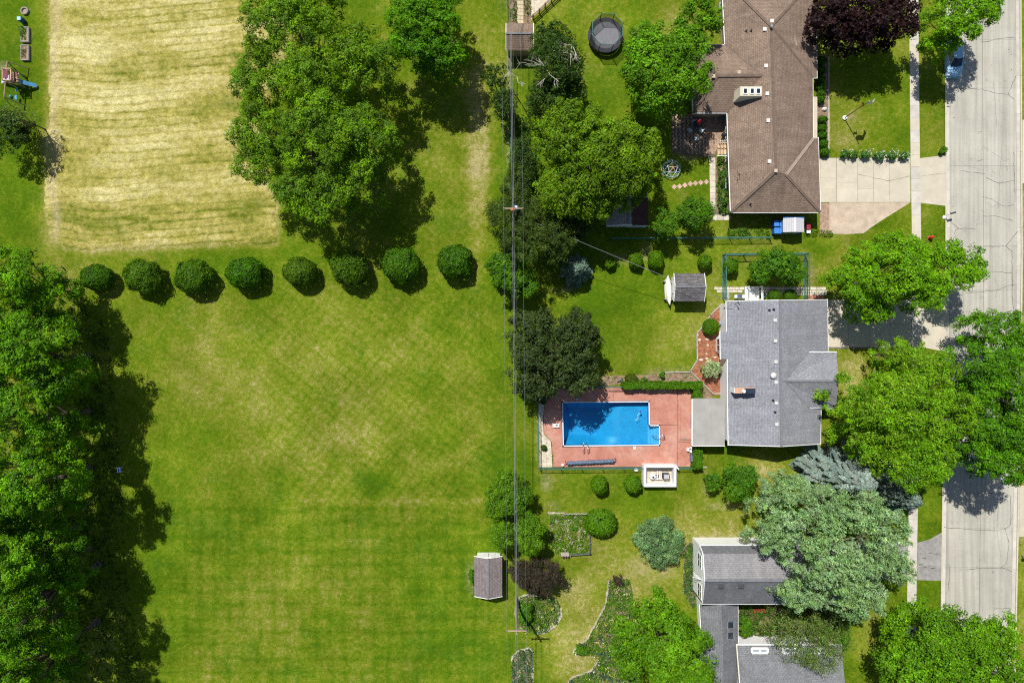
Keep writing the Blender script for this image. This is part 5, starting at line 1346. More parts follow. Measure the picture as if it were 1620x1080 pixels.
for k in range(9): MB().prism([P2(1122+.2*k,249.5+k*9.3), P2(1131.6,249.5+k*9.3), P2(1131.8,258.4+k*9.3), P2(1122.2+.2*k,258.4+k*9.3)], -.03, .028).build('flagstone', STONE, path)
for k in range(3): MB().prism([P2(1124+10.6*k,340), P2(1134.2+10.6*k,340), P2(1134.2+10.6*k,348.2), P2(1124+10.6*k,348.2)], -.03, .029).build('flagstone', STONE, path)
for i, (x, y) in enumerate([(1066.5,295.8),(1075,295),(1083.5,293.2),(1092,291),(1100,290),(1108.5,288.8),(1117.5,288)]):
    q = W(x, y); thing('stepping_stone', MB().obox((q.x,q.y), R(45), .46, .46, -.02, .035), M('pink_paver', (.52,.36,.28), .9, .2, rand=.12), 'diamond set pink paver, number %s from the climbing dome' % ['one','two','three','four','five','six','seven'][i], 'stepping stone', 'row of diamond pavers')
struct('shrub_bed', MB().prism([P2(*q) for q in [(1132.5,248),(1154,248),(1156,340),(1140,340),(1132.5,333)]], -.03, .010), SOIL, 'planting bed along the rear wall of the brown house')
struct('front_bed', MB().prism([P2(*q) for q in [(1292.5,88),(1310.5,88),(1311.5,250),(1297,250),(1295,219),(1290,219)]], -.03, .010), SOIL, 'planting bed along the street wall of the brown house')
eg = empty('bed_edging', W(1311, 100), 'thin pale edging strip along the front planting bed', 'edging')
for k in range(8):
    y0 = 90+k*20; MB().bar(W(1311,y0+.2,.06), W(1311.2,y0+19.8,.06), .09,.12).build('strip', STONE, eg)
# yard plot behind the top shed
struct('vegetable_plot', MB().prism([P2(*q) for q in [(806,-60),(840,-60),(841,37),(806,38)]], -.03, .012), SOIL, 'small vegetable plot above the brown shed')
pw = struct('plank_path', MB().prism([P2(*q) for q in [(817.5,-60),(827.5,-60),(829,37),(818.5,37)]], -.03, .014), JOINT, 'pale plank path through the vegetable plot')
for k in range(16): MB().prism([P2(817.8,-58+k*6), P2(827.9,-58+k*6), P2(828.2,-52.6+k*6), P2(818,-52.6+k*6)], -.02, .04).build('plank', M('pale_plank', (.55,.46,.30), .85, .15, rand=.1), pw)
struct('gravel_yard', MB().prism([P2(*q) for q in [(840.5,-60),(885,-60),(872,2),(843,29),(840.5,32)]], -.03, .013), GRAVEL, 'pale gravel plot inside the split rail fence')

# ------------------------------------------------------------------ dog run
ds = empty('stone_walk', W(1210, 462)); ds['kind'] = 'structure'; ds['label'] = 'limestone walk through the dog run above the grey house'
rr = random.Random(8)
for row in range(3):
    x = 1130+row*4 if row < 2 else 1200
    while x < 1306:
        w = rr.uniform(7, 9.5)
        if not (1177 < x+w/2 < 1203) and not (row == 2 and 1142 < x < 1200):
            MB().prism([P2(x,454+row*4.6), P2(x+w-.5,454+row*4.6), P2(x+w-.5,458+row*4.6), P2(x,458+row*4.6)], -.03, .03).build('stone', STONE, ds)
        x += w
struct('dog_run_gravel', MB().prism([P2(*q) for q in [(1145.5,460),(1153.5,460),(1153.5,473),(1145.5,473)]], -.03, .014), M('dark_pebble', (.30,.29,.26), .95, .6, 4, .8, fine=7), 'dark pebble square in the dog run corner')
struct('terracotta_pad', MB().prism([P2(*q) for q in [(1277,463.5),(1305,463.5),(1303,475),(1277,475)]], -.03, .014), M('terracotta', (.40,.17,.10), .9, .25), 'terracotta coloured ground at the corner of the grey house')
h = empty('porch_steps', W(1189, 463), 'white painted side porch with railings above the grey house', 'porch')
a, b2 = W(1179,453,.5), W(1201,475,.5)
MB().box(a.x,b2.y,0,b2.x,a.y,.5).build('platform', M('pale_grey_paint', (.62,.65,.64), .6, .05), h)
for k in range(9): y = b2.y+.02+(a.y-b2.y)*k/9; MB().box(a.x+.32,y,.5,b2.x-.2,y+(a.y-b2.y)/9-.02,.53).build('deck_board', M('pale_grey_paint2', (.66,.69,.68), .6, .05, rand=.04), h)
for x in (a.x+.16, b2.x-.02, b2.x+.12):
    for y in (b2.y+.1, a.y-.06): MB().box(x-.04,y-.04,.5,x+.04,y+.04,1.35).build('post', WHITE, h)
    MB().bar((x,b2.y,1.37),(x,a.y,1.37),.08,.06).build('hand_rail', WHITE if x > a.x+.5 else M('sage_paint', (.35,.42,.37), .6), h)
q = W(1166.5, 469.5); h = empty('gas_grill', q, 'gas grill with blue grey lid in the dog run', 'grill')
MB().box(q.x-.26,q.y-.24,.5,q.x+.26,q.y+.26,1.0).build('hood', M('grill_blue', (.11,.15,.25), .35, .1, 2, 0, .3), h, bevel=.06)
for s in (-1, 1): MB().box(q.x+s*.28,q.y-.2,.82,q.x+s*.62,q.y+.2,.86).build('side_shelf', M('shelf_pale', (.6,.58,.6), .5), h)
MB().box(q.x-.25,q.y-.2,.05,q.x+.25,q.y+.22,.5).build('cabinet', BLACK, h); MB().tube([(q.x-.2,q.y-.3,.85),(q.x+.2,q.y-.3,.85)], .02).build('handle', STEEL, h)
q = W(1207, 468.5); h = empty('hose_reel', q, 'dark teal hose pot beside the white porch', 'hose pot')
MB().lathe((q.x,q.y,0), [(.24,0),(.28,.1),(.27,.36),(.22,.4),(.2,.2),(.02,.2)], 14).build('pot', M('teal_dark', (.02,.10,.11), .4), h)
MB().tube([(q.x+.13*math.cos(t*.6),q.y+.13*math.sin(t*.6),.28+.008*t) for t in range(22)], .03, 6).build('hose', M('hose_teal', (.12,.32,.32), .4), h)

# ------------------------------------------------------------------ mulch bed by the grey house
mbed = struct('mulch_bed', MB().prism([P2(*q) for q in [(1143,480),(1124,500),(1103,527),(1102,570),(1092,587),(1128,625),(1143,625)]], -.03, .025), MULCH, 'red mulch bed between the lawn and the grey house')
tb = empty('landscape_timbers', W(1103, 550), 'weathered timber edging round the red mulch bed', 'edging')
for a, b2 in [((1142.5,480),(1124,498)),((1123.5,499),(1113,513)),((1112.5,514),(1102.5,527)),((1102.3,528),(1102.5,549)),((1102.5,550),(1103,569.5)),((1102.5,570),(1092.5,586)),((1092,587),(1110,605)),((1110.5,605.5),(1128,622)),((1128.5,622.5),(1143,622)),((1091,588),(1067,588.5)),((1066.5,588.5),(1042,589.5))]:
    MB().bar(W(*a)+Vector((0,0,.07)), W(*b2)+Vector((0,0,.07)), .13,.16).build('timber', GREYWOOD, tb)
for i, (x, y, sx, sy) in enumerate([(1106.5,537.5,.36,.3),(1118.8,536.3,.5,.26),(1119.5,546,.3,.28),(1117.5,559.5,.26,.2),(1109,569,.5,.26),(1118,567,.4,.22),(1131,565,.5,.2),(1103.8,529.5,.2,.25)]):
    q = W(x, y); thing('mulch_stone', MB().lathe((q.x,q.y,.02), [(.5,0),(.5,.05),(.42,.07),(.02,.075)], 6+i%3, sx, sy), M('bed_stone', (.62,.52,.42), .85, .15, rand=.1), 'flat pale stone in the mulch bed, number %s counted from the top' % ['two','three','four','five','eight','six','seven','one'][i], 'stone', 'flat stones in the mulch bed')
q = W(1137.5, 511.5); h = empty('wind_spinner', q, 'small blue grey garden ornament beside the round topiary', 'ornament')
MB().tube([q, q+Vector((0,0,.7))], .03).build('stem', BLACK, h); MB().lathe((q.x,q.y,.6), [(.02,0),(.2,.1),(.22,.18),(.05,.25)], 10).build('bowl', M('spinner_blue', (.2,.25,.35), .4), h)
struct('upper_bed', MB().prism([P2(*q) for q in [(953,595),(1040,592),(1092,590),(1127,624),(1127,631),(986,606),(953,611)]], -.03, .014), SOIL, 'bare garden bed between the lawn and the pool hedge')
q = W(981, 602); thing('bed_ornament', MB().tube([(q.x-.4,q.y-.1,.25),(q.x,q.y+.05,.3),(q.x+.3,q.y+.25,.25),(q.x+.05,q.y+.02,.3),(q.x+.35,q.y-.2,.2)], .07), M('steel_blue', (.10,.13,.17), .5), 'bluish grey sprawling ornament in the bed above the pool', 'ornament')

# ------------------------------------------------------------------ gardens at the bottom
BEDS = {'round_bed': ([(817,952),(822,944),(832,940),(855,943),(880,946),(886,960),(885,975),(878,987),(866,996),(850,1000),(830,997),(818,985),(815,968)], 'oval flower bed with stone edging below the dark shrub'),
        'long_bed': ([(809,1045),(812,1036),(822,1028),(838,1024),(843,1030),(843,1090),(809,1090)], 'narrow stone edged flower bed at the lower frame edge'),
        'island_bed': ([(963,917),(975,912),(995,915),(1000,930),(1000,1000),(1010,1090),(888,1090),(905,1070),(935,1060),(945,1045),(938,1034),(907,1032),(912,1022),(930,1010),(934,1000),(948,975),(958,955),(961,935)], 'long perennial bed curving along the bottom maple'),
        'square_garden': ([(868,814),(931,813),(932,874),(900,876),(872,872)], 'overgrown square garden inside the low grey fence')}
BEDS['house_bed'] = ([(1083,868),(1088,858),(1099,856),(1099,955),(1095,960),(1085,945),(1080,930)], 'narrow flower bed along the white house wall')
BEDS['court_bed'] = ([(1168,955),(1345,955),(1340,1018),(1168,1018)], 'planted court between the two blocks of the white house')
for nm, (pl, lb) in BEDS.items():
    struct(nm, MB().prism([P2(*q) for q in pl], -.03, .012), SOIL, lb)
def edging(pl, label, n=1.0, m=EDGE, step=6.5):
    e = empty('stone_edging', W(*pl[0]), label, 'edging'); r = random.Random(int(pl[0][0])); k = 0
    for a, b2 in zip(pl[:-1], pl[1:]):
        L = math.hypot(b2[0]-a[0], b2[1]-a[1]); c = max(1, round(L/step))
        for i in range(c):
            x = a[0]+(b2[0]-a[0])*(i+.5)/c; y = a[1]+(b2[1]-a[1])*(i+.5)/c; q = W(x+r.uniform(-.4,.4), y+r.uniform(-.4,.4))
            MB().obox((q.x,q.y), math.atan2(-(b2[1]-a[1]), b2[0]-a[0])+r.uniform(-.12,.12), L/c*S*.94, r.uniform(.14,.24)*n, -.02, r.uniform(.07,.14)).build('stone', m, e)
pl = BEDS['round_bed'][0]; edging(pl[8:]+pl[:4], 'pale stone edging on the left of the oval flower bed'); edging(pl[5:10], 'wide pale rubble edging on the right of the oval flower bed', 2.6, step=4)
pl = BEDS['long_bed'][0]; edging(pl[:5]+[(843,1080)], 'stone edging round the narrow flower bed at the bottom')
pl = BEDS['island_bed'][0]; edging([pl[i] for i in (0,17,16,15,14,13,12,11)], 'thin stone edging along the perennial bed beside the lawn path'); edging([pl[i] for i in (8,9,10,11)][::-1], 'short stone edging by the bottom perennial bed', .7); edging([pl[i] for i in (6,7,8,9)], 'lowest stone edging of the perennial bed', .8)
edging([(866,811),(893,811)], 'row of pale stones at the top left of the square garden', 1.0)
h = empty('garden_bench', W(893, 876), 'small dark slatted bench at the square garden gate', 'bench')
q = W(893.5, 874.5)
for i in range(4): MB().box(q.x-.5,q.y-.22+.12*i,.42,q.x+.5,q.y-.13+.12*i,.46).build('slat', M('bench_pale', (.5,.42,.38), .7, rand=.1), h)
for i in range(4): MB().box(q.x-.5+.3*i,q.y-.28,.0,q.x-.42+.3*i,q.y-.2,.5).build('leg', BLACK, h)
for i in range(3): MB().box(q.x-.38+.3*i,q.y-.3,.46,q.x-.22+.3*i,q.y-.24,.8).build('back_slat', M('bench_dark', (.08,.05,.09), .6), h)
q = W(1199, 963); h = empty('red_bench', q, 'dark red bench in the court of the white house', 'bench')
RB = M('bench_red', (.30,.05,.03), .6)
MB().box(q.x-.6,q.y-.25,.4,q.x+.5,q.y+.2,.45).build('seat', RB, h); MB().box(q.x-.6,q.y+.2,.45,q.x+.5,q.y+.25,.9).build('backrest', RB, h); MB().box(q.x+.5,q.y-.25,0,q.x+.56,q.y+.55,.65).build('side_panel', RB, h); MB().box(q.x-.66,q.y-.25,0,q.x-.6,q.y+.25,.65).build('side_panel', RB, h)

# ------------------------------------------------------------------ utility poles and wires
PT = [(803.5,-330,9.8),(812.3,332,9.8),(817.5,1000,9.8),(822,1680,9.8)]
HW = {}
def pole(px, py, z, label, show=True):
    t = W(px, py, z); b = Vector((t.x, t.y, 0)); h = empty('utility_pole', b, label, 'utility pole', 'poles of the overhead line')
    PW = M('pole_wood', (.30,.25,.20), .85, .2)
    MB().tube([b, b+Vector((0,0,z+.25))], [.17,.11], 10).build('post', PW, h)
    MB().box(t.x-1.07,t.y+.10,z-.12,t.x+1.07,t.y+.22,z).build('cross_arm', WOOD, h)
    for s in (-1.02, .99): MB().lathe((t.x+s,t.y+.16,z), [(.05,0),(.09,.05),(.05,.1),(.08,.14),(.03,.2)], 8).build('insulator', GREY_METAL, h)
    for s in (-.7, .7): MB().bar((t.x+s,t.y+.13,z-.1),(t.x,t.y+.13,z-.75),.04,.04).build('brace', GREY_METAL, h)
    return t
tops = []
for i, (px, py, z) in enumerate(PT):
    if i in (1, 2):
        t = pole(px, py, z, ['','wooden utility pole with orange fitting rising from the dark trees','wooden utility pole beside the oval flower bed'][i])
    else: t = W(px, py, z)
    tops.append(t)
t = tops[1]; tr_ = empty('pole_transformer', (t.x, t.y, 8.9), 'grey transformer with orange cap on the pole among the trees', 'transformer')
MB().lathe((t.x+.32,t.y+.35,8.5), [(.2,0),(.24,.06),(.24,.75),(.2,.85),(.05,.9)], 14).build('tank', GREY_METAL, tr_); MB().lathe((t.x-.12,t.y-.02,9.95), [(.16,0),(.2,.08),(.12,.2),(.03,.24)], 8).build('cap', M('orange_cap', (.5,.16,.10), .5), tr_)
MB().box(t.x+.02,t.y+.2,9.5,t.x+.12,t.y+.5,9.8).build('bushing', M('blue_bushing', (.12,.2,.4), .4), tr_)
def wire(off, zoff, r, m, label, sag=.5):
    pts = []
    for a, b2 in zip(tops[:-1], tops[1:]):
        for i in range(24):
            u = i/24; p = a.lerp(b2, u)+Vector((off,.16,zoff-sag*4*u*(1-u))); pts.append(p)
    pts.append(tops[-1]+Vector((off,.16,zoff)))
    thing('overhead_wire', MB().tube(pts, r, 5), m, label, 'wire', 'overhead wires')
wire(-1.02, .2, .008, CABLE_PALE, 'thin overhead wire carried on the left ends of the cross arms')
wire(.99, .2, .008, CABLE_PALE, 'thin overhead wire carried on the right ends of the cross arms')
wire(.03, .32, .011, CABLE_PALE, 'top overhead wire running over the pole tops')
wire(-.10, -1.7, .022, CABLE_PALE, 'thick pale cable below the cross arms, left one of the bundle', .7)
wire(.06, -1.9, .014, CABLE, 'dark cable below the cross arms, right one of the bundle', .6)
wire(.22, -2.3, .008, CABLE, 'lowest thin cable strung between the utility poles', .6)
a, b2 = tops[1]+Vector((.1,-.1,-1.6)), W(1163, 481, 4.3)
thing('service_drop', MB().tube([a.lerp(b2, i/20)+Vector((0,0,-3.0*(i/20)*(1-i/20))) for i in range(21)], .022, 5), CABLE_PALE, 'slanting service cable from the pole to the grey house', 'wire')

q = W(1140, 14); h = empty('air_conditioner', q, 'grey air conditioner against the brown house wall at the top', 'air conditioner')
MB().box(q.x-.38,q.y-.38,0,q.x+.38,q.y+.38,.8).build('case', M('unit_grey', (.30,.30,.28), .5), h, bevel=.03)
MB().lathe((q.x,q.y,.8), [(.32,0),(.32,.03),(.28,.05),(.05,.06)], 18).build('fan_guard', M('unit_dark', (.07,.07,.07), .5), h)
q = W(1143.5, 187); h = empty('storage_bench', q, 'bluish bench box in the shaded patio corner', 'storage bench')
MB().box(q.x-.55,q.y-.3,0,q.x+.45,q.y+.3,.45).build('box', M('bench_blue', (.10,.18,.22), .6), h); MB().box(q.x-.58,q.y-.33,.45,q.x+.48,q.y+.33,.5).build('lid', M('bench_lid', (.14,.24,.28), .6), h)
thing('fallen_plank', MB().bar(W(1108.5,738.6,.05), W(1118.5,738.6,.05), .14, .06), GREYWOOD, 'short grey plank lying right of the hedge column', 'plank')

# ------------------------------------------------------------------ vegetation
def unit(v): return v/np.maximum(np.linalg.norm(v, axis=-1, keepdims=True), 1e-9)
def leaf_quads(P, N, size, asp, r, T=None, jl=0.35):
    """diamond leaves at P facing N; T: preferred long direction"""
    n = len(P)
    t = r.normal(size=(n, 3)) if T is None else T+r.normal(size=(n, 3))*0.35
    t = unit(t-N*np.sum(t*N, 1, keepdims=True)); b = np.cross(N, t)
    s = size*np.exp(r.normal(size=(n, 1))*jl*0.6)
    fold = N*s*0.10
    V = np.stack([P-t*s*0.5+b*s*asp*0.5, P-t*s*0.5-b*s*asp*0.5+fold, P+t*s*0.5], 1).reshape(-1, 3)
    F = np.arange(n*3).reshape(n, 3)
    return V, F
def leaf_cols(base, n, r, v=0.22, hue=0.10):
    c = np.repeat(np.asarray(base, float).reshape(-1, 3), 1, 0)
    if len(c) == 1: c = np.repeat(c, n, 0)
    k = np.exp(r.normal(size=(n, 1))*v); h = r.normal(size=(n, 1))*hue
    c = c*k; c[:, 0:1] *= (1+h); c[:, 2:3] *= (1-h*0.6)
    return np.clip(c, 0.002, 0.9)
TOTAL = [0]
# style: leaf size, aspect, puff radius, puff stretch z, cover, normal jitter, colours, fill
ST = {
 'maple':   dict(np=2.1, ls=0.2, asp=.85, pr=.55, sz=.75, cov=1.5, nj=.40, col=[(0.124, 0.29, 0.006), (0.095, 0.236, 0.006)], lob=.34),
 'bright':  dict(np=2.1, ls=0.19, asp=.8, pr=.50, sz=.75, cov=1.5, nj=.42, col=[(0.154, 0.345, 0.005), (0.119, 0.293, 0.005)], lob=.30),
 'yellow':  dict(np=1.5, ls=0.185, asp=.6, pr=.42, sz=1.0, cov=1.4, nj=.5, col=[(0.15, 0.33, 0.006), (0.125, 0.29, 0.006), (0.175, 0.34, 0.012)], lob=.30),
 'mid':     dict(ls=0.185, asp=.7, pr=.45, sz=.9, cov=1.4, nj=.45, col=[(0.085, 0.245, 0.004), (0.07, 0.205, 0.005), (0.1, 0.27, 0.004)], lob=.30),
 'oak':     dict(np=2.0, ls=0.2, asp=.8, pr=.60, sz=.8, cov=1.5, nj=.45, col=[(0.13, 0.245, 0.006), (0.105, 0.205, 0.006)], lob=.26),
 'dark':    dict(ls=0.2, asp=.8, pr=.45, sz=.8, cov=1.4, nj=.45, col=[(0.055, 0.09, 0.02), (0.045, 0.072, 0.018)], lob=.30),
 'red':     dict(ls=.26, asp=.85, pr=.50, sz=.8, cov=1.5, nj=.45, col=[(0.034, 0.014, 0.015), (0.022, 0.01, 0.012)], lob=.30),
 'silver':  dict(np=1.1, ub=.1, ls=0.2, asp=.5, pr=.27, sz=2.2, cov=1.5, nj=.45, col=[(0.25, 0.405, 0.165), (0.215, 0.37, 0.125), (0.28, 0.43, 0.2)], lob=.26),
 'cotton':  dict(np=1.9, ls=0.175, asp=.75, pr=.45, sz=.9, cov=1.25, nj=.55, col=[(0.125, 0.255, 0.008), (0.1, 0.21, 0.01), (0.155, 0.31, 0.006)], lob=.26),
 'wood':    dict(np=1.8, ls=0.19, asp=.7, pr=.48, sz=1.1, cov=1.4, nj=.45, col=[(0.105, 0.275, 0.004), (0.135, 0.32, 0.004), (0.08, 0.215, 0.006)], lob=.30),
 'birch':   dict(ls=.20, asp=.7, pr=.45, sz=.9, cov=1.0, nj=.6, col=[(0.047, 0.102, 0.012), (0.039, 0.082, 0.012)], lob=.30),
 'juniper': dict(np=1.6, ub=.3, ls=.22, asp=.35, pr=.34, sz=.7, cov=1.3, nj=.4, col=[(.175,.315,.115),(.21,.35,.145),(.14,.26,.095)], lob=.30),
 'olive':   dict(ls=.18, asp=.35, pr=.36, sz=.9, cov=.21, nj=.7, col=[(.125,.215,.030),(.16,.23,.055)], lob=.28),
 'cedar':   dict(ls=0.17, asp=.5, pr=.34, sz=.9, cov=2.0, nj=.4, col=[(0.105, 0.235, 0.006), (0.085, 0.2, 0.006)], lob=.45),
 'hemlock': dict(ls=.22, asp=.35, pr=.42, sz=.6, cov=1.2, nj=.5, col=[(0.07, 0.117, 0.015), (0.053, 0.098, 0.015)], lob=.30),
 'smoke':   dict(ls=.20, asp=.4, pr=.34, sz=.9, cov=1.3, nj=.5, col=[(0.066, 0.05, 0.03), (0.048, 0.041, 0.026)], lob=.30),
 'shrub':   dict(ls=.16, asp=.75, pr=.26, sz=.9, cov=1.7, nj=.4, col=[(0.084, 0.215, 0.006), (0.063, 0.176, 0.008)], lob=.42),
 'varieg':  dict(ls=.16, asp=.7, pr=.24, sz=.9, cov=1.7, nj=.4, col=[(0.338, 0.446, 0.189), (0.459, 0.54, 0.297), (0.189, 0.338, 0.081)], lob=.42),
 'flower':  dict(ls=.14, asp=.8, pr=.22, sz=.9, cov=1.6, nj=.4, col=[(0.071, 0.18, 0.012), (0.065, 0.204, 0.048)], lob=.42),
}
def crown_points(ells, st, r, h):
    """-> leaf positions, normals, colours for a crown made of several ellipsoids (photo px: cx, cy, rx, ry, top)"""
    P = []; N = []; Cc = []; lobes = []
    cols = np.array(st['col'])
    for (cx, cy, rx, ry, top) in ells:
        zc = top*0.60; k = (CAM_H-zc)/CAM_H*S
        c = W(cx, cy, zc); a, b = rx*k*0.93, ry*k*0.93; up = top-zc
        m = min(a, b); lr = max(min(0.55, .5*m), st['lob']*m); nl = int(max(5, 3.0*(a*b)/(lr*lr)*0.62))
        ga = r.random()*6.28
        for i in range(nl):
            d = math.sqrt((i+.5)/nl)*r.uniform(.86, 1.06); th = ga+i*2.39996+r.uniform(-.3, .3)
            q = lr*r.uniform(.60, 1.35); lim = max(0.05, 1-q*0.75/m)
            d2 = min(d, 1.0)*lim
            z = zc+up*math.sqrt(max(0, 1-(d2/1.05)**2))-q*.75+r.uniform(-.35, .25)*up*.45
            if r.random() > .10: lobes.append((c.x+d2*a*math.cos(th), c.y+d2*b*math.sin(th), z, q))
        for i in range(int(nl*.55)):   # skirt of lower limbs
            th = r.random()*6.28; q = lr*r.uniform(.7, 1.05); d2 = r.uniform(.55, .95)*max(.1, 1-q*.6/m)
            lobes.append((c.x+d2*a*math.cos(th), c.y+d2*b*math.sin(th), zc-up*r.uniform(.05, .6), q))
    cm = np.mean([l[:3] for l in lobes], 0)
    for (x, y, z, q) in lobes:
        hue = cols[r.integers(len(cols))]*(1+r.normal()*.10)
        pr = min(st['pr']*r.uniform(.7, 1.3), .6*q); n_p = max(4, int(st.get('np', 2.1)*(q/pr)**2))
        D = r.normal(size=(n_p, 3)); D[:, 2] += .75
        out = np.array([x-cm[0], y-cm[1], 0]); ol = np.linalg.norm(out)
        if ol > .3: D += out/ol*.35
        D = unit(D)
        pc = np.array([x, y, z])+D*q*r.uniform(.55, 1.02, size=(n_p, 1))*np.array([1, 1, .85])
        prr = pr*np.exp(r.normal(size=n_p)*.22)
        nleaf = max(6, int(st['cov']*3.6*pr*pr*(.5+.5*st['sz'])/(st['ls']**2*st['asp']*.5)*.55))
        g = r.normal(size=(n_p, nleaf, 3)); g[..., 2] += .45; g = unit(g)
        sc_ = np.array([1, 1, st['sz']])
        p = pc[:, None, :]+g*prr[:, None, None]*sc_*r.uniform(.55, 1.05, size=(n_p, nleaf, 1))
        nn = unit(g+D[:, None, :]*.45+r.normal(size=g.shape)*st['nj']*.8+np.array([-.08, .14, st.get('ub', .45)]))
        P.append(p.reshape(-1, 3)); N.append(nn.reshape(-1, 3))
        pcol = hue*np.exp(r.normal(size=(n_p, 1))*.13)
        Cc.append(np.repeat(pcol, nleaf, 0))
        # loose inner leaves
        nf = int(n_p*nleaf*.07)
        gi = unit(r.normal(size=(nf, 3)))*r.random((nf, 1))**.33*q
        P.append(np.array([x, y, z])+gi); N.append(unit(r.normal(size=(nf, 3))+np.array([0, 0, .8]))); Cc.append(np.repeat(hue[None], nf, 0))
    P = np.concatenate(P); N = np.concatenate(N); Cc = np.concatenate(Cc)
    ok = P[:, 2] > .05
    return P[ok], N[ok], Cc[ok], lobes
def trunk_mesh(base, top, lobes, r, rad, n_limbs=9):
    mb = MB(); b = Vector(base); t = Vector(top)
    pts = [b.lerp(t, u)+Vector((r.normal()*.10*u, r.normal()*.10*u, 0)) for u in (0, .05, .25, .5, .75, 1)]
    mb.tube(pts, [rad*1.35, rad, rad*.85, rad*.68, rad*.45, rad*.15], 8)
    pick = list(r.permutation(len(lobes)))[:n_limbs]
    for i in pick:
        x, y, z, q = lobes[i]; e = Vector((x, y, z+q*.55)); u = r.uniform(.3, .7); s = b.lerp(t, u)
        if e.z < s.z-.5: s = b.lerp(t, .3)
        m_ = s.lerp(e, .5)+Vector((r.normal()*.2, r.normal()*.2, .25))
        mb.tube([s, m_, e], [rad*.42, rad*.25, rad*.07], 6)
        for _ in range(2):
            e2 = e+Vector((r.normal()*q*.6, r.normal()*q*.6, r.random()*q*.5)); mb.tube([m_, m_.lerp(e2, .6), e2], [rad*.18, rad*.11, rad*.03], 5)
    return mb
def tree(name, label, style, ells, seed, cat='tree', group=None, bark=None, trunk_r=None, base=None):
    st = ST[style]; r = np.random.default_rng(seed); h = max(e[4] for e in ells)
    P, N, Cc, lobes = crown_points(ells, st, r, h)
    cm = np.mean([l[:2] for l in lobes], 0)
    b = Vector((cm[0], cm[1], 0)) if base is None else W(*base)
    root = empty(name, b, label, cat, group)
    T = None
    V, F = leaf_quads(P, N, st['ls'], st['asp'], r, T)
    c = leaf_cols(Cc, len(P), r, .26, .12); TOTAL[0] += len(F)
    array_mesh('crown' if cat == 'tree' else 'foliage', V, F, np.repeat(c, 3, 0), LEAF, root, 3)
    rad = trunk_r or max(.05, h*.018)
    trunk_mesh(b, Vector((cm[0], cm[1], h*.85)), lobes, r, rad, 18 if h > 4 else 6).build('trunk' if cat == 'tree' else 'stem', bark or BARK, root)
    return root, lobes
def T1(name, label, style, cx, cy, rx, ry, h, seed, **k): return tree(name, label, style, [(cx, cy, rx, ry, h)], seed, **k)

def spruce(name, label, px, py, rpx, h, seed, cols, cat='tree', squash=1.0, group=None, dens=1.0, droop=.28, blade=(.23,.09)):
    r = np.random.default_rng(seed); zc = h*.35; k = (CAM_H-zc)/CAM_H*S; c = W(px, py, zc); Rr = rpx*k
    root = empty(name, (c.x, c.y, 0), label, cat, group)
    P = []; N = []; T = []; Cc = []; cols = np.array(cols)
    nb = int(26*h**.6*dens*max(1, Rr/2)); br = MB()
    for i in range(nb):
        t = (i+.5)/nb; z0 = h*(.06+.92*t); L = Rr*(1-t)**.72*r.uniform(.72, 1.08)+.12
        th = i*2.39996+r.uniform(-.25, .25); d = np.array([math.cos(th), math.sin(th)*squash, 0])
        up = .25*t; s0 = np.array([c.x, c.y, z0])
        n = max(8, int(L*L*26*dens+L*36*dens)); s = r.random(n)**.62
        w = (.30*L*(1-s)+.10)*r.uniform(-1, 1, n)
        side = np.array([-d[1], d[0], 0])
        p = s0+d*(L*s)[:, None]+side*w[:, None]; p[:, 2] += L*(up*s-droop*s*s*1.3)-np.abs(w)*.18+r.normal(size=n)*.06
        dirv = unit(d[None]+side[None]*np.sign(w)[:, None]*r.uniform(.2, .9, (n, 1)))
        P.append(p); T.append(dirv); N.append(unit(np.array([0, 0, 1.0])+d*.35+r.normal(size=(n, 3))*.38))
        Cc.append(np.repeat((cols[r.integers(len(cols))]*np.exp(r.normal()*.14))[None], n, 0))
        if i % 3 == 0: br.tube([s0, s0+d*L*.5+np.array([0,0,L*(up*.5-droop*.32)]), s0+d*L*.9+np.array([0,0,L*(up*.9-droop*1.05)])], [.05,.035,.015], 4)
    P = np.concatenate(P); N = np.concatenate(N); T = np.concatenate(T); Cc = np.concatenate(Cc)
    ok = P[:, 2] > .03; P, N, T, Cc = P[ok], N[ok], T[ok], Cc[ok]
    V, F = leaf_quads(P, N, blade[0], blade[1]/blade[0]*1.6, r, T); TOTAL[0] += len(F)
    array_mesh('crown' if cat == 'tree' else 'foliage', V, F, np.repeat(leaf_cols(Cc, len(P), r, .16, .06), 3, 0), LEAF, root, 3)
    br.tube([(c.x,c.y,0),(c.x,c.y,h*.5),(c.x,c.y,h*.97)], [h*.02+.05,h*.012+.03,.015], 7); br.build('trunk' if cat == 'tree' else 'stem', BARK, root)
    return root

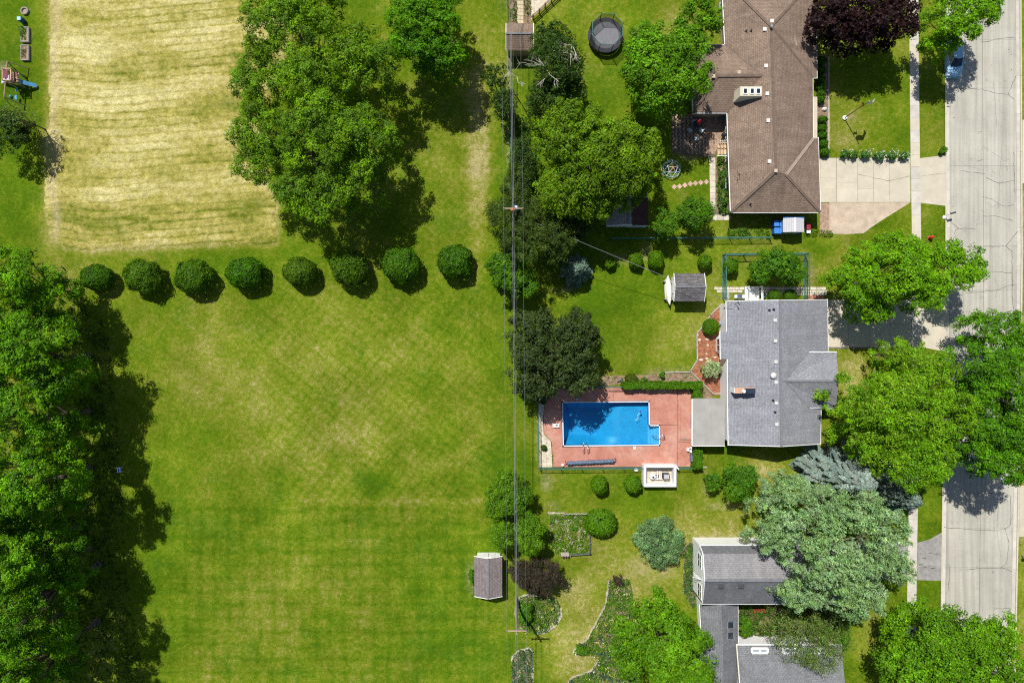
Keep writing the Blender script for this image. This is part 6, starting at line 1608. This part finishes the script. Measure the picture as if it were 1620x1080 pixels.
def clipped(name, label, px, py, rx, ry, h, seed, cols, ls=.15, group=None, lump=.10, cat='shrub', p=2.4, cover=3.2):
    """clipped dome: thick shell of small leaves over a twiggy core"""
    r = np.random.default_rng(seed); zc = h*.45; k = (CAM_H-zc)/CAM_H*S; c = W(px, py, zc); a, b = rx*k*.93, ry*k*.93
    root = empty(name, (c.x, c.y, 0), label, cat, group)
    area = 2*math.pi*((a*b)**.8+(a*h)**.8+(b*h)**.8)/3*1.15
    n = int(cover*area/(ls*ls*.5))
    D = r.normal(size=(n, 3)); D[:, 2] = np.abs(D[:, 2])*1.1-.35; D = unit(D)
    ph = r.random(6)*6.28
    bumpy = 1+lump*(np.sin(D[:, 0]*5+ph[0])*np.sin(D[:, 1]*5+ph[1])+.6*np.sin(D[:, 0]*9+ph[2])*np.sin(D[:, 2]*8+ph[3]))
    q = (np.abs(D)**p).sum(1)**(-1/p)
    sh = 1-np.abs(r.normal(size=n))*.07+np.where(r.random(n) < .05, r.random(n)*.14, 0)
    sh = sh+.10*(vnoise(D[:, 0]*a*1.0, D[:, 1]*b+D[:, 2]*h*.6, .42, seed+3)-.5)
    P = D*(q*bumpy*sh)[:, None]*np.array([a, b, h*.55])+np.array([c.x, c.y, h*.45])
    N = unit(D*np.array([1/a, 1/b, 1.8/h])*a+r.normal(size=(n, 3))*.42)
    nf = n//4; gi = unit(r.normal(size=(nf, 3)))*(r.random((nf, 1))**.33*.92)*np.array([a, b, h*.5])+np.array([c.x, c.y, h*.45])
    P = np.concatenate([P, gi]); N = np.concatenate([N, unit(r.normal(size=(nf, 3))+np.array([0, 0, 1.0]))])
    ok = P[:, 2] > .02; P, N = P[ok], N[ok]; n = len(P)
    V, F = leaf_quads(P, N, ls, .8, r); TOTAL[0] += n
    cl = np.array(cols)[(vnoise(P[:, 0]*1.0, P[:, 1]+P[:, 2], .5, seed)*len(cols)).astype(int).clip(0, len(cols)-1)]
    array_mesh('foliage', V, F, np.repeat(leaf_cols(cl, n, r, .2, .08), 3, 0), LEAF, root, 3)
    mb = MB()
    for i in range(7):
        th = i*.9+r.random(); e = Vector((c.x+a*.6*math.cos(th), c.y+b*.6*math.sin(th), h*.7)); mb.tube([(c.x,c.y,0), (c.x*.5+e.x*.5, c.y*.5+e.y*.5, h*.4), e], [.06,.04,.015], 5)
    mb.build('stem', BARK, root)
    return root
def hedge(name, label, boxes, seed, cols, ls=.14, cover=3.0):
    """boxes in photo px: x0,y0,x1,y1,height (outline at its top)"""
    r = np.random.default_rng(seed); Ps = []; Ns = []; first = boxes[0]
    q = W((first[0]+first[2])/2, (first[1]+first[3])/2, 0); root = empty(name, q, label, 'hedge'); mb = MB()
    for x0, y0, x1, y1, h in boxes:
        A, B = W(x0, y0, h*.9), W(x1, y1, h*.9); lx, ly = B.x-A.x, A.y-B.y
        faces = [(lx*ly, 2), (lx*h, 1), (lx*h, -1), (ly*h, 3), (ly*h, -3)]
        for ar, f in faces:
            n = int(cover*ar/(ls*ls*.5)); u, v = r.random(n), r.random(n); o = np.zeros((n, 3)); nn = np.zeros((n, 3))
            if f == 2: P = np.stack([A.x+u*lx, B.y+v*ly, np.full(n, h)], 1); nn[:, 2] = 1
            elif abs(f) == 1: P = np.stack([A.x+u*lx, np.full(n, A.y if f > 0 else B.y), v*h], 1); nn[:, 1] = f
            else: P = np.stack([np.full(n, B.x if f > 0 else A.x), B.y+u*ly, v*h], 1); nn[:, 0] = np.sign(f)
            wob = (vnoise(P[:, 0]+P[:, 2], P[:, 1], .55, seed)-.5)*.30-np.abs(r.normal(size=n))*.07
            P = P+nn*wob[:, None]; Ps.append(P); Ns.append(unit(nn+r.normal(size=(n, 3))*.5))
        for i in range(int(lx+ly)+1):
            t = (i+.5)/(int(lx+ly)+1); s = Vector((A.x+lx*t if lx > ly else (A.x+B.x)/2, (A.y+B.y)/2 if lx > ly else B.y+ly*t, 0)); mb.tube([s, s+Vector((.1,.05,h*.5)), s+Vector((-.08,.1,h*.85))], [.04,.03,.015], 5)
    P = np.concatenate(Ps); N = np.concatenate(Ns); n = len(P); V, F = leaf_quads(P, N, ls, .8, r); TOTAL[0] += n
    cl = np.array(cols)[r.integers(len(cols), size=n)]
    array_mesh('foliage', V, F, np.repeat(leaf_cols(cl, n, r, .2, .08), 3, 0), LEAF, root, 3); mb.build('stem', BARK, root)
def cover_plants(name, label, poly, seed, cols, hmax=.5, dens=26, ls=.17, gaps=.42, flowers=None, fl_amt=.04, z0=0.0):
    """mixed low planting in a bed: too many plants to tell apart"""
    r = np.random.default_rng(seed); A = np.array(poly); x0, y0 = A.min(0); x1, y1 = A.max(0)
    n = int((x1-x0)*(y1-y0)*S*S*dens*2.2); X = r.uniform(x0, x1, n); Y = r.uniform(y0, y1, n)
    f = fbm(X, Y, 9, seed, 3); ok = inpoly(X, Y, poly) & (f > gaps-.12*r.random(n)); X, Y, f = X[ok], Y[ok], f[ok]; n = len(X)
    P = np.stack([(X-810)*S, (540-Y)*S, np.clip((f-gaps)*3.2, .04, 1)*hmax*r.uniform(.3, 1, n)+z0], 1)
    N = unit(r.normal(size=(n, 3))*.6+np.array([-.1, .2, 1])); cols = np.array(cols)
    kk = (vnoise(X, Y, 7, seed+5)*1.3*len(cols)-.15*len(cols)).astype(int).clip(0, len(cols)-1); c = leaf_cols(cols[kk], n, r, .28, .12)
    if flowers is not None:
        m = (r.random(n) < fl_amt*3) & (vnoise(X, Y, 6, seed+9) > .66); fl = np.array(flowers); c[m] = fl[r.integers(len(fl), size=m.sum())]
        P[m, 2] += .12; N[m] = np.array([0, 0, 1.0])
    V, F = leaf_quads(P, N, ls, .6, r); TOTAL[0] += n
    o = array_mesh(name, V, F, np.repeat(c, 3, 0), LEAF, None, 3); tag(o, label, kind='stuff')
def dead_branches(root_px, z, label, seed, size=2.2, dirs=3):
    r = np.random.default_rng(seed); b = W(*root_px, z); mb = MB(); g = Vector((b.x, b.y, 0))
    root = empty('bare_branches', g, label, 'dead tree')
    mb.tube([g, g+Vector((.05,.05,z*.5)), b], [.08,.06,.035], 6)
    def grow(p, d, L, rad, lev):
        e = p+d*L; m_ = p.lerp(e, .5)+Vector((r.normal(), r.normal(), r.normal()))*L*.08; mb.tube([p, m_, e], [rad, rad*.8, rad*.55], 5)
        if lev > 0:
            for k in range(3 if lev > 1 else 2):
                dd = (d+Vector((r.normal(), r.normal(), r.normal()*.4))*.6).normalized(); grow(p.lerp(e, r.uniform(.4, 1)), dd, L*r.uniform(.45, .7), rad*.6, lev-1)
    for k in range(dirs):
        th = r.random()*6.28; grow(b, Vector((math.cos(th), math.sin(th), .35)).normalized(), size*r.uniform(.6, 1), .035, 2)
    mb.build('branch', PALEBARK, root)

# --- the big trees
tree('cottonwood_tree', 'tall loose green tree cut by the top frame edge beside the hay field', 'cotton', [(470,60,92,78,12.5),(575,105,64,62,11.5),(425,135,54,55,11),(505,140,70,60,12.5),(480,0,80,50,11)], 11)
tree('cottonwood_tree', 'broad loose green tree overhanging the lower corner of the hay field', 'cotton', [(428,215,64,58,11.5),(520,225,80,72,13.5),(590,225,52,60,11.5),(430,262,58,45,10.5),(505,308,75,55,11),(565,285,58,60,11)], 12)
tree('maple_tree', 'round deep green tree at the top left of the power lines', 'mid', [(674,48,66,70,11),(650,85,42,32,9),(702,92,44,38,9.5),(680,0,62,40,10)], 13)
tree('maple_tree', 'large wide olive green tree between patio and power lines', 'oak', [(935,255,98,80,13),(900,215,65,55,12),(985,282,52,52,11),(895,310,66,48,11),(935,325,46,38,9.5),(1012,245,38,48,9.5)], 14)
tree('maple_tree', 'round green tree overlapping the brown roof wing', 'maple', [(1048,125,78,80,11),(1080,85,40,40,9),(1015,90,40,42,9)], 15)
tree('maple_tree', 'small bright green tree in the corner of the brown roof at the top', 'maple', [(1102,32,36,34,7.5),(1120,45,24,22,5.5)], 16)
tree('purple_maple_tree', 'dark purple leaved maple beside the brown roof at the top', 'red', [(1350,15,80,55,9.5),(1308,45,42,36,8),(1400,35,46,46,8.5),(1355,58,55,30,7.5)], 17)
tree('street_tree', 'fresh green maple shading the parked car', 'bright', [(1502,35,56,50,9.5),(1540,25,28,40,8),(1480,75,34,24,7)], 18)
tree('street_tree', 'broad bright green maple beside the grey house driveway', 'bright', [(1400,430,80,56,11),(1345,450,42,42,9),(1440,460,52,44,10),(1370,490,42,26,7.5),(1400,395,55,30,9)], 19)
tree('street_tree', 'small yellow green maple hanging over the street edge', 'bright', [(1505,425,42,42,8.5),(1480,405,34,28,8)], 20)
tree('street_tree', 'tall dark green tree reaching over the street', 'mid', [(1570,640,68,80,13),(1545,580,50,55,12),(1558,520,48,38,10),(1590,550,40,36,10),(1575,720,62,48,12),(1530,690,45,60,11.5),(1620,620,40,60,12)], 21)
tree('yard_tree', 'wide yellow green tree in front of the grey house', 'yellow', [(1400,640,90,72,13),(1440,590,58,45,12),(1345,640,48,45,11),(1430,720,75,55,12),(1480,650,50,60,12),(1355,690,45,40,10.5)], 22)
T1('yard_tree', 'small pale green tree above the wide yellow green tree', 'yellow', 1412, 562, 42, 34, 8.5, 23)
tree('silver_maple_tree', 'large silvery leaved tree covering the white house roof', 'silver', [(1212,822,42,56,11),(1268,800,56,56,13.5),(1340,795,50,46,12),(1288,872,62,56,14.5),(1368,860,52,54,11.5),(1252,922,48,34,10.5),(1335,928,58,40,12),(1232,768,38,26,9.5),(1395,820,30,30,9.5)], 24)
T1('silver_maple_tree', 'thin silvery tree beside the asphalt driveway', 'silver', 1408, 893, 26, 30, 7.5, 25)
tree('leafy_tree', 'dense bright green tree at the lower right corner', 'maple', [(1480,1010,95,62,11),(1540,1000,62,55,10),(1420,1030,55,45,9.5),(1480,1070,110,50,11),(1570,1060,50,50,10)], 26)
tree('leafy_tree', 'dense round green tree beside the perennial bed at the bottom', 'maple', [(1050,1010,72,68,10.5),(1000,1020,42,50,9),(1080,1060,50,50,9.5),(1030,960,42,35,8.5)], 27)
tree('olive_tree', 'sparse olive tree over the court of the white house', 'olive', [(1270,1005,66,42,8),(1230,985,40,30,6.5),(1310,1000,38,40,7),(1285,1030,40,25,8)], 28)
tree('dark_maple_tree', 'dark blackish green tree overhanging the pool corner', 'dark', [(868,550,76,72,9.5),(838,530,44,46,8),(905,585,46,44,8),(845,600,46,40,7.5),(912,525,40,40,8)], 29)
tree('birch_tree', 'dark thin birch with bare white limbs near the top shed', 'birch', [(878,110,48,55,9.5),(870,70,38,30,8.5),(865,160,42,36,8),(905,150,26,30,7)], 30)
for a, z, s, sd in [((864,100),8.5,2.6,3),((905,72),8.6,1.6,5),((870,118),8.8,1.8,9)]: dead_branches(a, z, 'bare white branch %s' % {3:'spreading in the middle of the birch',5:'at the upper right of the birch',9:'low in the heart of the birch'}[sd], sd, s)
dead_branches((818,122), 6, 'bare pale snag under the power lines', 14, 1.4, 2)
T1('vine_shrub', 'leafy bush left of the power lines, upper of two', 'birch', 783, 122, 24, 20, 4, 31, cat='shrub')
T1('vine_shrub', 'leafy bush below the power lines, lower of two', 'birch', 798, 168, 26, 26, 4.5, 32, cat='shrub')
T1('thicket', 'dark thicket under the wires left of the large olive green tree', 'birch', 826, 265, 24, 60, 6, 33, cat='shrub')
tree('hemlock_tree', 'dark feathery tree around the upper utility pole', 'hemlock', [(845,370,62,58,9),(880,390,36,34,7.5),(800,345,36,40,7),(815,300,28,40,7)], 34)
tree('lilac_shrub', 'large green bush under the wires at the end of the shrub row', 'shrub', [(812,435,44,36,5.5),(790,420,26,26,4.5),(830,455,26,22,4.5)], 35, cat='shrub')
T1('dark_shrub', 'dark bush in the shade above the blue spruce', 'dark', 900, 360, 40, 30, 6, 36, cat='shrub')
# the wood on the left
LW = [('first and uppermost',[(25,440,75,60,13),(80,470,48,50,10)]),('second',[(70,555,78,70,14),(20,540,60,60,15),(105,600,45,42,11)]),('third',[(40,650,85,60,15),(100,680,42,38,12)]),('fourth',[(70,745,72,62,16.5),(10,760,60,70,17),(100,790,36,34,11)]),('fifth',[(50,865,66,55,16),(5,880,60,60,17)]),('sixth',[(45,955,72,60,19),(90,920,36,34,13)]),('seventh and lowest',[(40,1050,76,64,19),(80,1045,36,40,14)])]
for i, (w, e) in enumerate(LW): tree('woodland_tree', 'tall dark green tree of the left wood, %s along the lawn' % w, 'wood', e, 40+i, group='trees of the left wood')
tree('woodland_tree', 'dark tree crown cut by the left frame edge', 'wood', [(-70,520,70,80,18),(-70,640,70,70,18)], 50, group='trees of the left wood')
tree('woodland_tree', 'dark tree crown at the left frame edge lower down', 'wood', [(-70,780,70,80,18),(-70,930,70,90,18),(-60,1060,60,60,17)], 51, group='trees of the left wood')
for i, (w, x, y) in enumerate([('beside the fifth tall tree', 70, 820), ('below the small blue chair, nearest the lawn', 95, 890), ('above the lower left corner', 45, 1005), ('in the lower left corner', 60, 1085)]): T1('understory_tree', 'lower dark green tree of the left wood, %s' % w, 'wood', x, y, 62, 50, 9.5, 54+i, group='trees of the left wood')
T1('yard_tree', 'thin dark tree at the left edge below the play set', 'birch', 12, 212, 46, 44, 5.5, 52)
tree('yard_tree', 'sparse grey twigged tree by the play set', 'olive', [(40,190,30,22,5.5)], 53)

# --- conifers
spruce('blue_spruce', 'broad blue spruce spreading below the grey house roof', 1330, 752, 74, 10.5, 60, [(.27,.355,.315),(.225,.31,.275),(.31,.39,.36)], squash=.72, dens=.85, blade=(.27,.11))
spruce('blue_spruce', 'second blue spruce behind the yellow green tree near the sidewalk', 1412, 778, 46, 8.5, 61, [(.25,.335,.295),(.21,.295,.26)], dens=1.0, blade=(.26,.11))
spruce('small_spruce', 'small blue green spruce in shade below the feathery tree', 913, 427, 29, 4.5, 62, [(.17,.27,.20),(.20,.30,.23)], dens=1.8)
tree('juniper_shrub', 'spreading grey green juniper on the lower lawn', 'juniper', [(1041,855,42,40,3.4),(1022,850,26,28,2.6),(1062,862,24,30,2.4),(1045,884,26,18,1.8),(1040,830,28,18,2.0)], 63, cat='shrub')
tree('round_yew', 'wide dark green shrub below the lanai', 'shrub', [(1167,764,34,34,4.2),(1178,752,22,22,3.8)], 64, cat='shrub')
tree('round_yew', 'small dark green shrub left of the wide one below the lanai', 'shrub', [(1126,761,14,18,2.6)], 65, cat='shrub')
for i, (e, lb) in enumerate([([(800,782,44,46,5.5)], 'large green arborvitae above the others at the lawn edge'), ([(797,845,24,38,4.8)], 'left lower arborvitae beside the taupe shed'), ([(839,840,28,46,5)], 'right lower arborvitae beside the square garden')]):
    tree('arborvitae', lb, 'cedar', e, 66+i, cat='shrub', group='arborvitae by the power lines')
tree('smokebush', 'wide brownish purple shrub under the wires', 'smoke', [(855,910,46,34,3.8),(825,905,24,24,3.2)], 70, cat='shrub')

# --- clipped shrubs
GREENS = [(.060,.140,.007),(.072,.165,.007),(.050,.120,.008)]
for i, (x, y, rx, ry, h) in enumerate([(155,439,27,22,3.0),(228,438,30,28,3.4),(307,438,32,29,3.4),(389,432,31,26,3.4),(475,430,29,25,3.3),(554,424,31,30,3.8),(635,419,33,30,3.6),(720,414,29,28,3.4)]):
    clipped('clipped_shrub', 'clipped dark green globe shrub, %s from the left in the long row' % ['first','second','third','fourth','fifth','sixth','seventh','eighth'][i], x, y, rx, ry, h, 80+i, [tuple(c*kk for c, kk in zip(g, (1.15+.06*((i*5)%7-3), 1.2+.03*((i*3)%5-2), 1))) for g in GREENS], .15+.008*(i%4), 'row of clipped globe shrubs', .05+.018*((i*3)%4), p=2.0+.15*((i*2)%4))
BR = [(.10,.23,.006),(.115,.26,.006),(.08,.195,.008)]
clipped('topiary_ball', 'bright green clipped ball in the mulch bed', 1124, 517, 13, 14, 1.7, 90, BR, .10, lump=.03)
tree('variegated_shrub', 'pale variegated shrub in the mulch bed', 'varieg', [(1125,582,16,19,2.2)], 91, cat='shrub')
clipped('round_shrub', 'small round green shrub under the slanting cable', 1005.5, 412.5, 11.5, 12.5, 1.9, 92, BR, .12)
clipped('round_shrub', 'round green shrub just right of the slanting cable', 1037, 411, 12.5, 14, 2.0, 93, BR, .12)
clipped('round_shrub', 'small dark shrub in tree shade left of the slanting cable', 965, 417, 9, 9, 1.4, 94, BR, .12)
clipped('round_shrub', 'round green shrub between the cable and the dog run', 1115, 414.5, 11.5, 12, 2.0, 95, BR, .12)
clipped('round_shrub', 'round green shrub inside the dog run corner', 1156, 421.5, 11.5, 13, 2.0, 96, BR, .12)
for i, x in enumerate((1225.5, 1249.5)): clipped('box_dome', 'low clipped box dome, %s of the two against the grey house' % ['left', 'right'][i], x, 467.5, 11, 9.5, 1.3, 97+i, [(.06,.15,.006),(.07,.17,.006)], .08, 'box domes by the grey house', .02)
tree('crabapple_tree', 'wide green crabapple inside the dog run', 'shrub', [(1230,415,38,28,4.5),(1200,428,26,22,3.8),(1250,430,26,24,4)], 100)
clipped('dome_shrub', 'left of two green domes below the pool fence', 948, 766, 13.5, 16, 2.6, 101, BR, .13, 'domes below the pool fence', .08, p=1.9)
clipped('dome_shrub', 'right of two green domes below the pool fence', 1001, 765, 15, 15.5, 2.4, 102, BR, .13, 'domes below the pool fence', .08, p=1.9)
clipped('mounded_shrub', 'bright green mounded shrub at the square garden corner', 950, 826, 27, 23, 2.3, 103, [(.085,.21,.006),(.10,.24,.006)], .18, lump=.05)
T1('garden_tree', 'small round tree left of the garden path by the fence', 'shrub', 1048, 355, 27, 26, 4.5, 104)
T1('garden_tree', 'small dense tree above the green fence by the stone path', 'shrub', 1097, 338, 33, 32, 5, 105)
hedge('clipped_hedge', 'bright green clipped hedge along the top of the pool deck', [(986,604.5,1110,615,1.5),(1097,615.2,1110.5,633,1.45)], 106, [(.08,.21,.006),(.095,.24,.006)])
hedge('clipped_hedge', 'short green hedge column below the lanai corner', [(1097.5,707,1111.5,741,1.5)], 107, [(.075,.20,.006),(.09,.22,.006)])
clipped('box_shrub', 'squat olive green shrub above the pool hedge', 998.5, 599, 10.5, 8.5, 1.1, 108, [(.085,.125,.008),(.075,.115,.01)], .11)
T1('bed_plant', 'small green plant beside the timber edging', 'shrub', 1048, 593, 6, 5, .7, 109, cat='plant')
T1('bed_plant', 'small green plant right of the olive shrub above the hedge', 'shrub', 1019, 600, 5, 4, .5, 110, cat='plant')
for i, (x, y) in enumerate([(859,635,),(860.5,708)]): clipped('gravel_shrub', 'small dark round shrub in the %s gravel strip' % ['shaded upper', 'sunny lower'][i], x, y, 4.6, 4.6, .6, 111+i, [(.06,.11,.01)], .08)
# along the brown house
for i, (x, y, s) in enumerate([(1299,97,8),(1299,112,7),(1298,126,7),(1298,138,6.5),(1298,149,6),(1298,158,6.5),(1301,190,7),(1300,203,7),(1301,215,7),(1302,228,7.5),(1304,241,8)]):
    clipped('foundation_shrub', 'small green shrub, %s down the row by the brown house front' % ['first','second','third','fourth','fifth','sixth','seventh','eighth','ninth','tenth','eleventh'][i], x, y, s, s*.9, 1.0, 120+i, [(.07,.19,.006),(.055,.16,.008)], .12, 'shrub row along the brown house front', .14, cover=2.2)
for i, (x, y, s) in enumerate([(1336,243,9),(1350,245,9),(1369,245,10),(1390,247,11),(1411,246,11),(1430,246,10)]):
    r_ = tree('flowering_shrub', 'low white flecked shrub, %s from the left along the driveway top' % ['first','second','third','fourth','fifth','sixth'][i], 'flower', [(x,y,s,7,.9)], 140+i, cat='shrub', group='flowering shrubs along the driveway')
    rr2 = np.random.default_rng(150+i); n = 32 if i > 1 else 10; q = W(x, y)
    P = np.stack([q.x+rr2.normal(size=n)*.36, q.y+rr2.normal(size=n)*.25, rr2.uniform(.7, .95, n)], 1); N = unit(rr2.normal(size=(n,3))*.3+np.array([0,0,1]))
    V, F = leaf_quads(P, N, .12, .9, rr2); array_mesh('blossom', V, F, np.repeat(np.array([[.75,.75,.72]]), 3*n, 0), LEAF, r_[0], 3)
for i, (x, y) in enumerate([(1493,236),(1489,240.5)]): T1('low_plant', 'small bushy plant at the kerb corner of the driveway, %s' % ['larger one', 'smaller one'][i], 'shrub', x, y, 5-i*2, 5-i*2, .7, 160+i, cat='plant')
cover_plants('shrub_bed_planting', 'leafy mixed shrubs filling the bed behind the brown house', [(1133,248),(1154,248),(1156,340),(1140,340),(1133,332)], 170, [(.06,.17,.008),(.045,.13,.01),(.075,.20,.006),(.05,.14,.03)], 1.2, 60, .22, .30)
cover_plants('fence_planting', 'leafy plants along the chain link fence by the bins', [(1150,361),(1216,361),(1218,376),(1150,376)], 171, [(.06,.16,.008),(.05,.13,.012)], .8, 50, .2, .42)
cover_plants('border_planting', 'yellow green edging plants along the paver strip', [(1271,363),(1316,365),(1318,374),(1271,374)], 172, [(.12,.20,.008),(.08,.17,.01)], .4, 60, .16, .34)
FL = [(.75,.75,.7),(.7,.62,.12),(.6,.5,.55)]
GM = [(.08,.19,.01),(.10,.24,.008),(.06,.15,.02),(.13,.21,.05),(.16,.25,.02)]
cover_plants('flower_planting', 'mixed flowers and leaves in the oval bed', BEDS['round_bed'][0], 173, GM, .6, 75, .19, .22, FL, .02)
cover_plants('flower_planting', 'mixed flowers and leaves in the narrow bottom bed', BEDS['long_bed'][0], 174, [(.05,.13,.03),(.07,.16,.05),(.09,.16,.10),(.06,.16,.012)], .45, 75, .17, .26, FL, .02)
cover_plants('flower_planting', 'mixed perennials along the bottom maple', BEDS['island_bed'][0], 175, GM+[(.05,.12,.06)], .6, 75, .19, .22, [(.72,.62,.10),(.8,.78,.7),(.66,.6,.14)], .022)
cover_plants('garden_planting', 'rank green growth in the square garden', BEDS['square_garden'][0], 176, [(.10,.23,.008),(.13,.25,.01),(.085,.20,.012)], .5, 75, .19, .27, [(.5,.48,.42)], .03)
cover_plants('wall_planting', 'green and bluish plants along the white house wall', BEDS['house_bed'][0], 177, [(.06,.15,.02),(.06,.13,.06),(.075,.19,.01)], .5, 75, .18, .2)
cover_plants('court_planting', 'wild planting in the court of the white house', BEDS['court_bed'][0], 178, [(.06,.15,.012),(.09,.14,.02),(.05,.12,.015)], .7, 60, .22, .32)
T1('court_shrub', 'bright green shrub beside the link roof of the white house', 'shrub', 1178, 990, 11, 24, 2.2, 179, cat='shrub')
T1('court_shrub', 'dark green bush right of the olive tree', 'shrub', 1325, 1010, 18, 24, 2.6, 180, cat='shrub')
T1('lawn_plant', 'leafy perennial beside the left wall of the taupe shed', 'shrub', 746, 911, 5, 16, 1.2, 181, cat='plant')
cover_plants('bed_planting', 'sparse green seedlings in the bare bed above the pool', [(955,596),(1040,593),(1092,590),(1125,625),(1110,631),(1110,603),(986,603)], 182, [(.07,.16,.01),(.11,.17,.03)], .3, 30, .15, .50)
cover_plants('plot_planting', 'rows of vegetables in the plot above the brown shed', [(806,-60),(817,-60),(818,37),(806,37)], 183, [(.05,.14,.012),(.07,.17,.01)], .5, 50, .17, .47)
cover_plants('plot_planting', 'young vegetables right of the plank path', [(829,-60),(840,-60),(841,36),(829,36)], 184, [(.05,.14,.02),(.07,.17,.01)], .5, 45, .17, .52)
cover_plants('bed_seedlings', 'leafy crop inside the first raised bed', [(34,44),(44,44),(44,65),(34,65)], 185, [(.05,.17,.012),(.06,.20,.01)], .3, 90, .15, .30, z0=.28)
cover_plants('bed_seedlings', 'thin crop inside the second raised bed', [(34,73),(44,73),(44,94),(34,94)], 186, [(.07,.14,.02),(.10,.13,.04)], .2, 60, .13, .45, z0=.28)
cover_plants('pool_edge_planting', 'low plants along the gravel edge of the pool deck', [(872,697),(875,700),(876,738),(873.5,738),(872,702)], 187, [(.07,.16,.012)], .2, 90, .12, .34)
cover_plants('understory', 'low green growth under the trees beneath the wires', [(806,180),(850,180),(858,300),(850,360),(806,330)], 188, [(.045,.11,.01),(.055,.14,.01)], 1.0, 30, .22, .36)
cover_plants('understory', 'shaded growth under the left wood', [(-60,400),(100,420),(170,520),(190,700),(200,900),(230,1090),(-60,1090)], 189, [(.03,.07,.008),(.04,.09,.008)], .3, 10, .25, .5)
T1('bed_shrub', 'dark green shrub on the left of the oval flower bed', 'shrub', 830, 968, 13, 24, 1.8, 190, cat='shrub')
T1('bed_shrub', 'low green shrub at the tip of the lawn path bed', 'shrub', 921, 1027, 14, 9, .9, 191, cat='shrub')
T1('bed_shrub', 'dark reddish plant at the top of the perennial bed', 'smoke', 977, 918, 13, 9, 1.0, 192, cat='plant')
print('leaf faces', TOTAL[0])
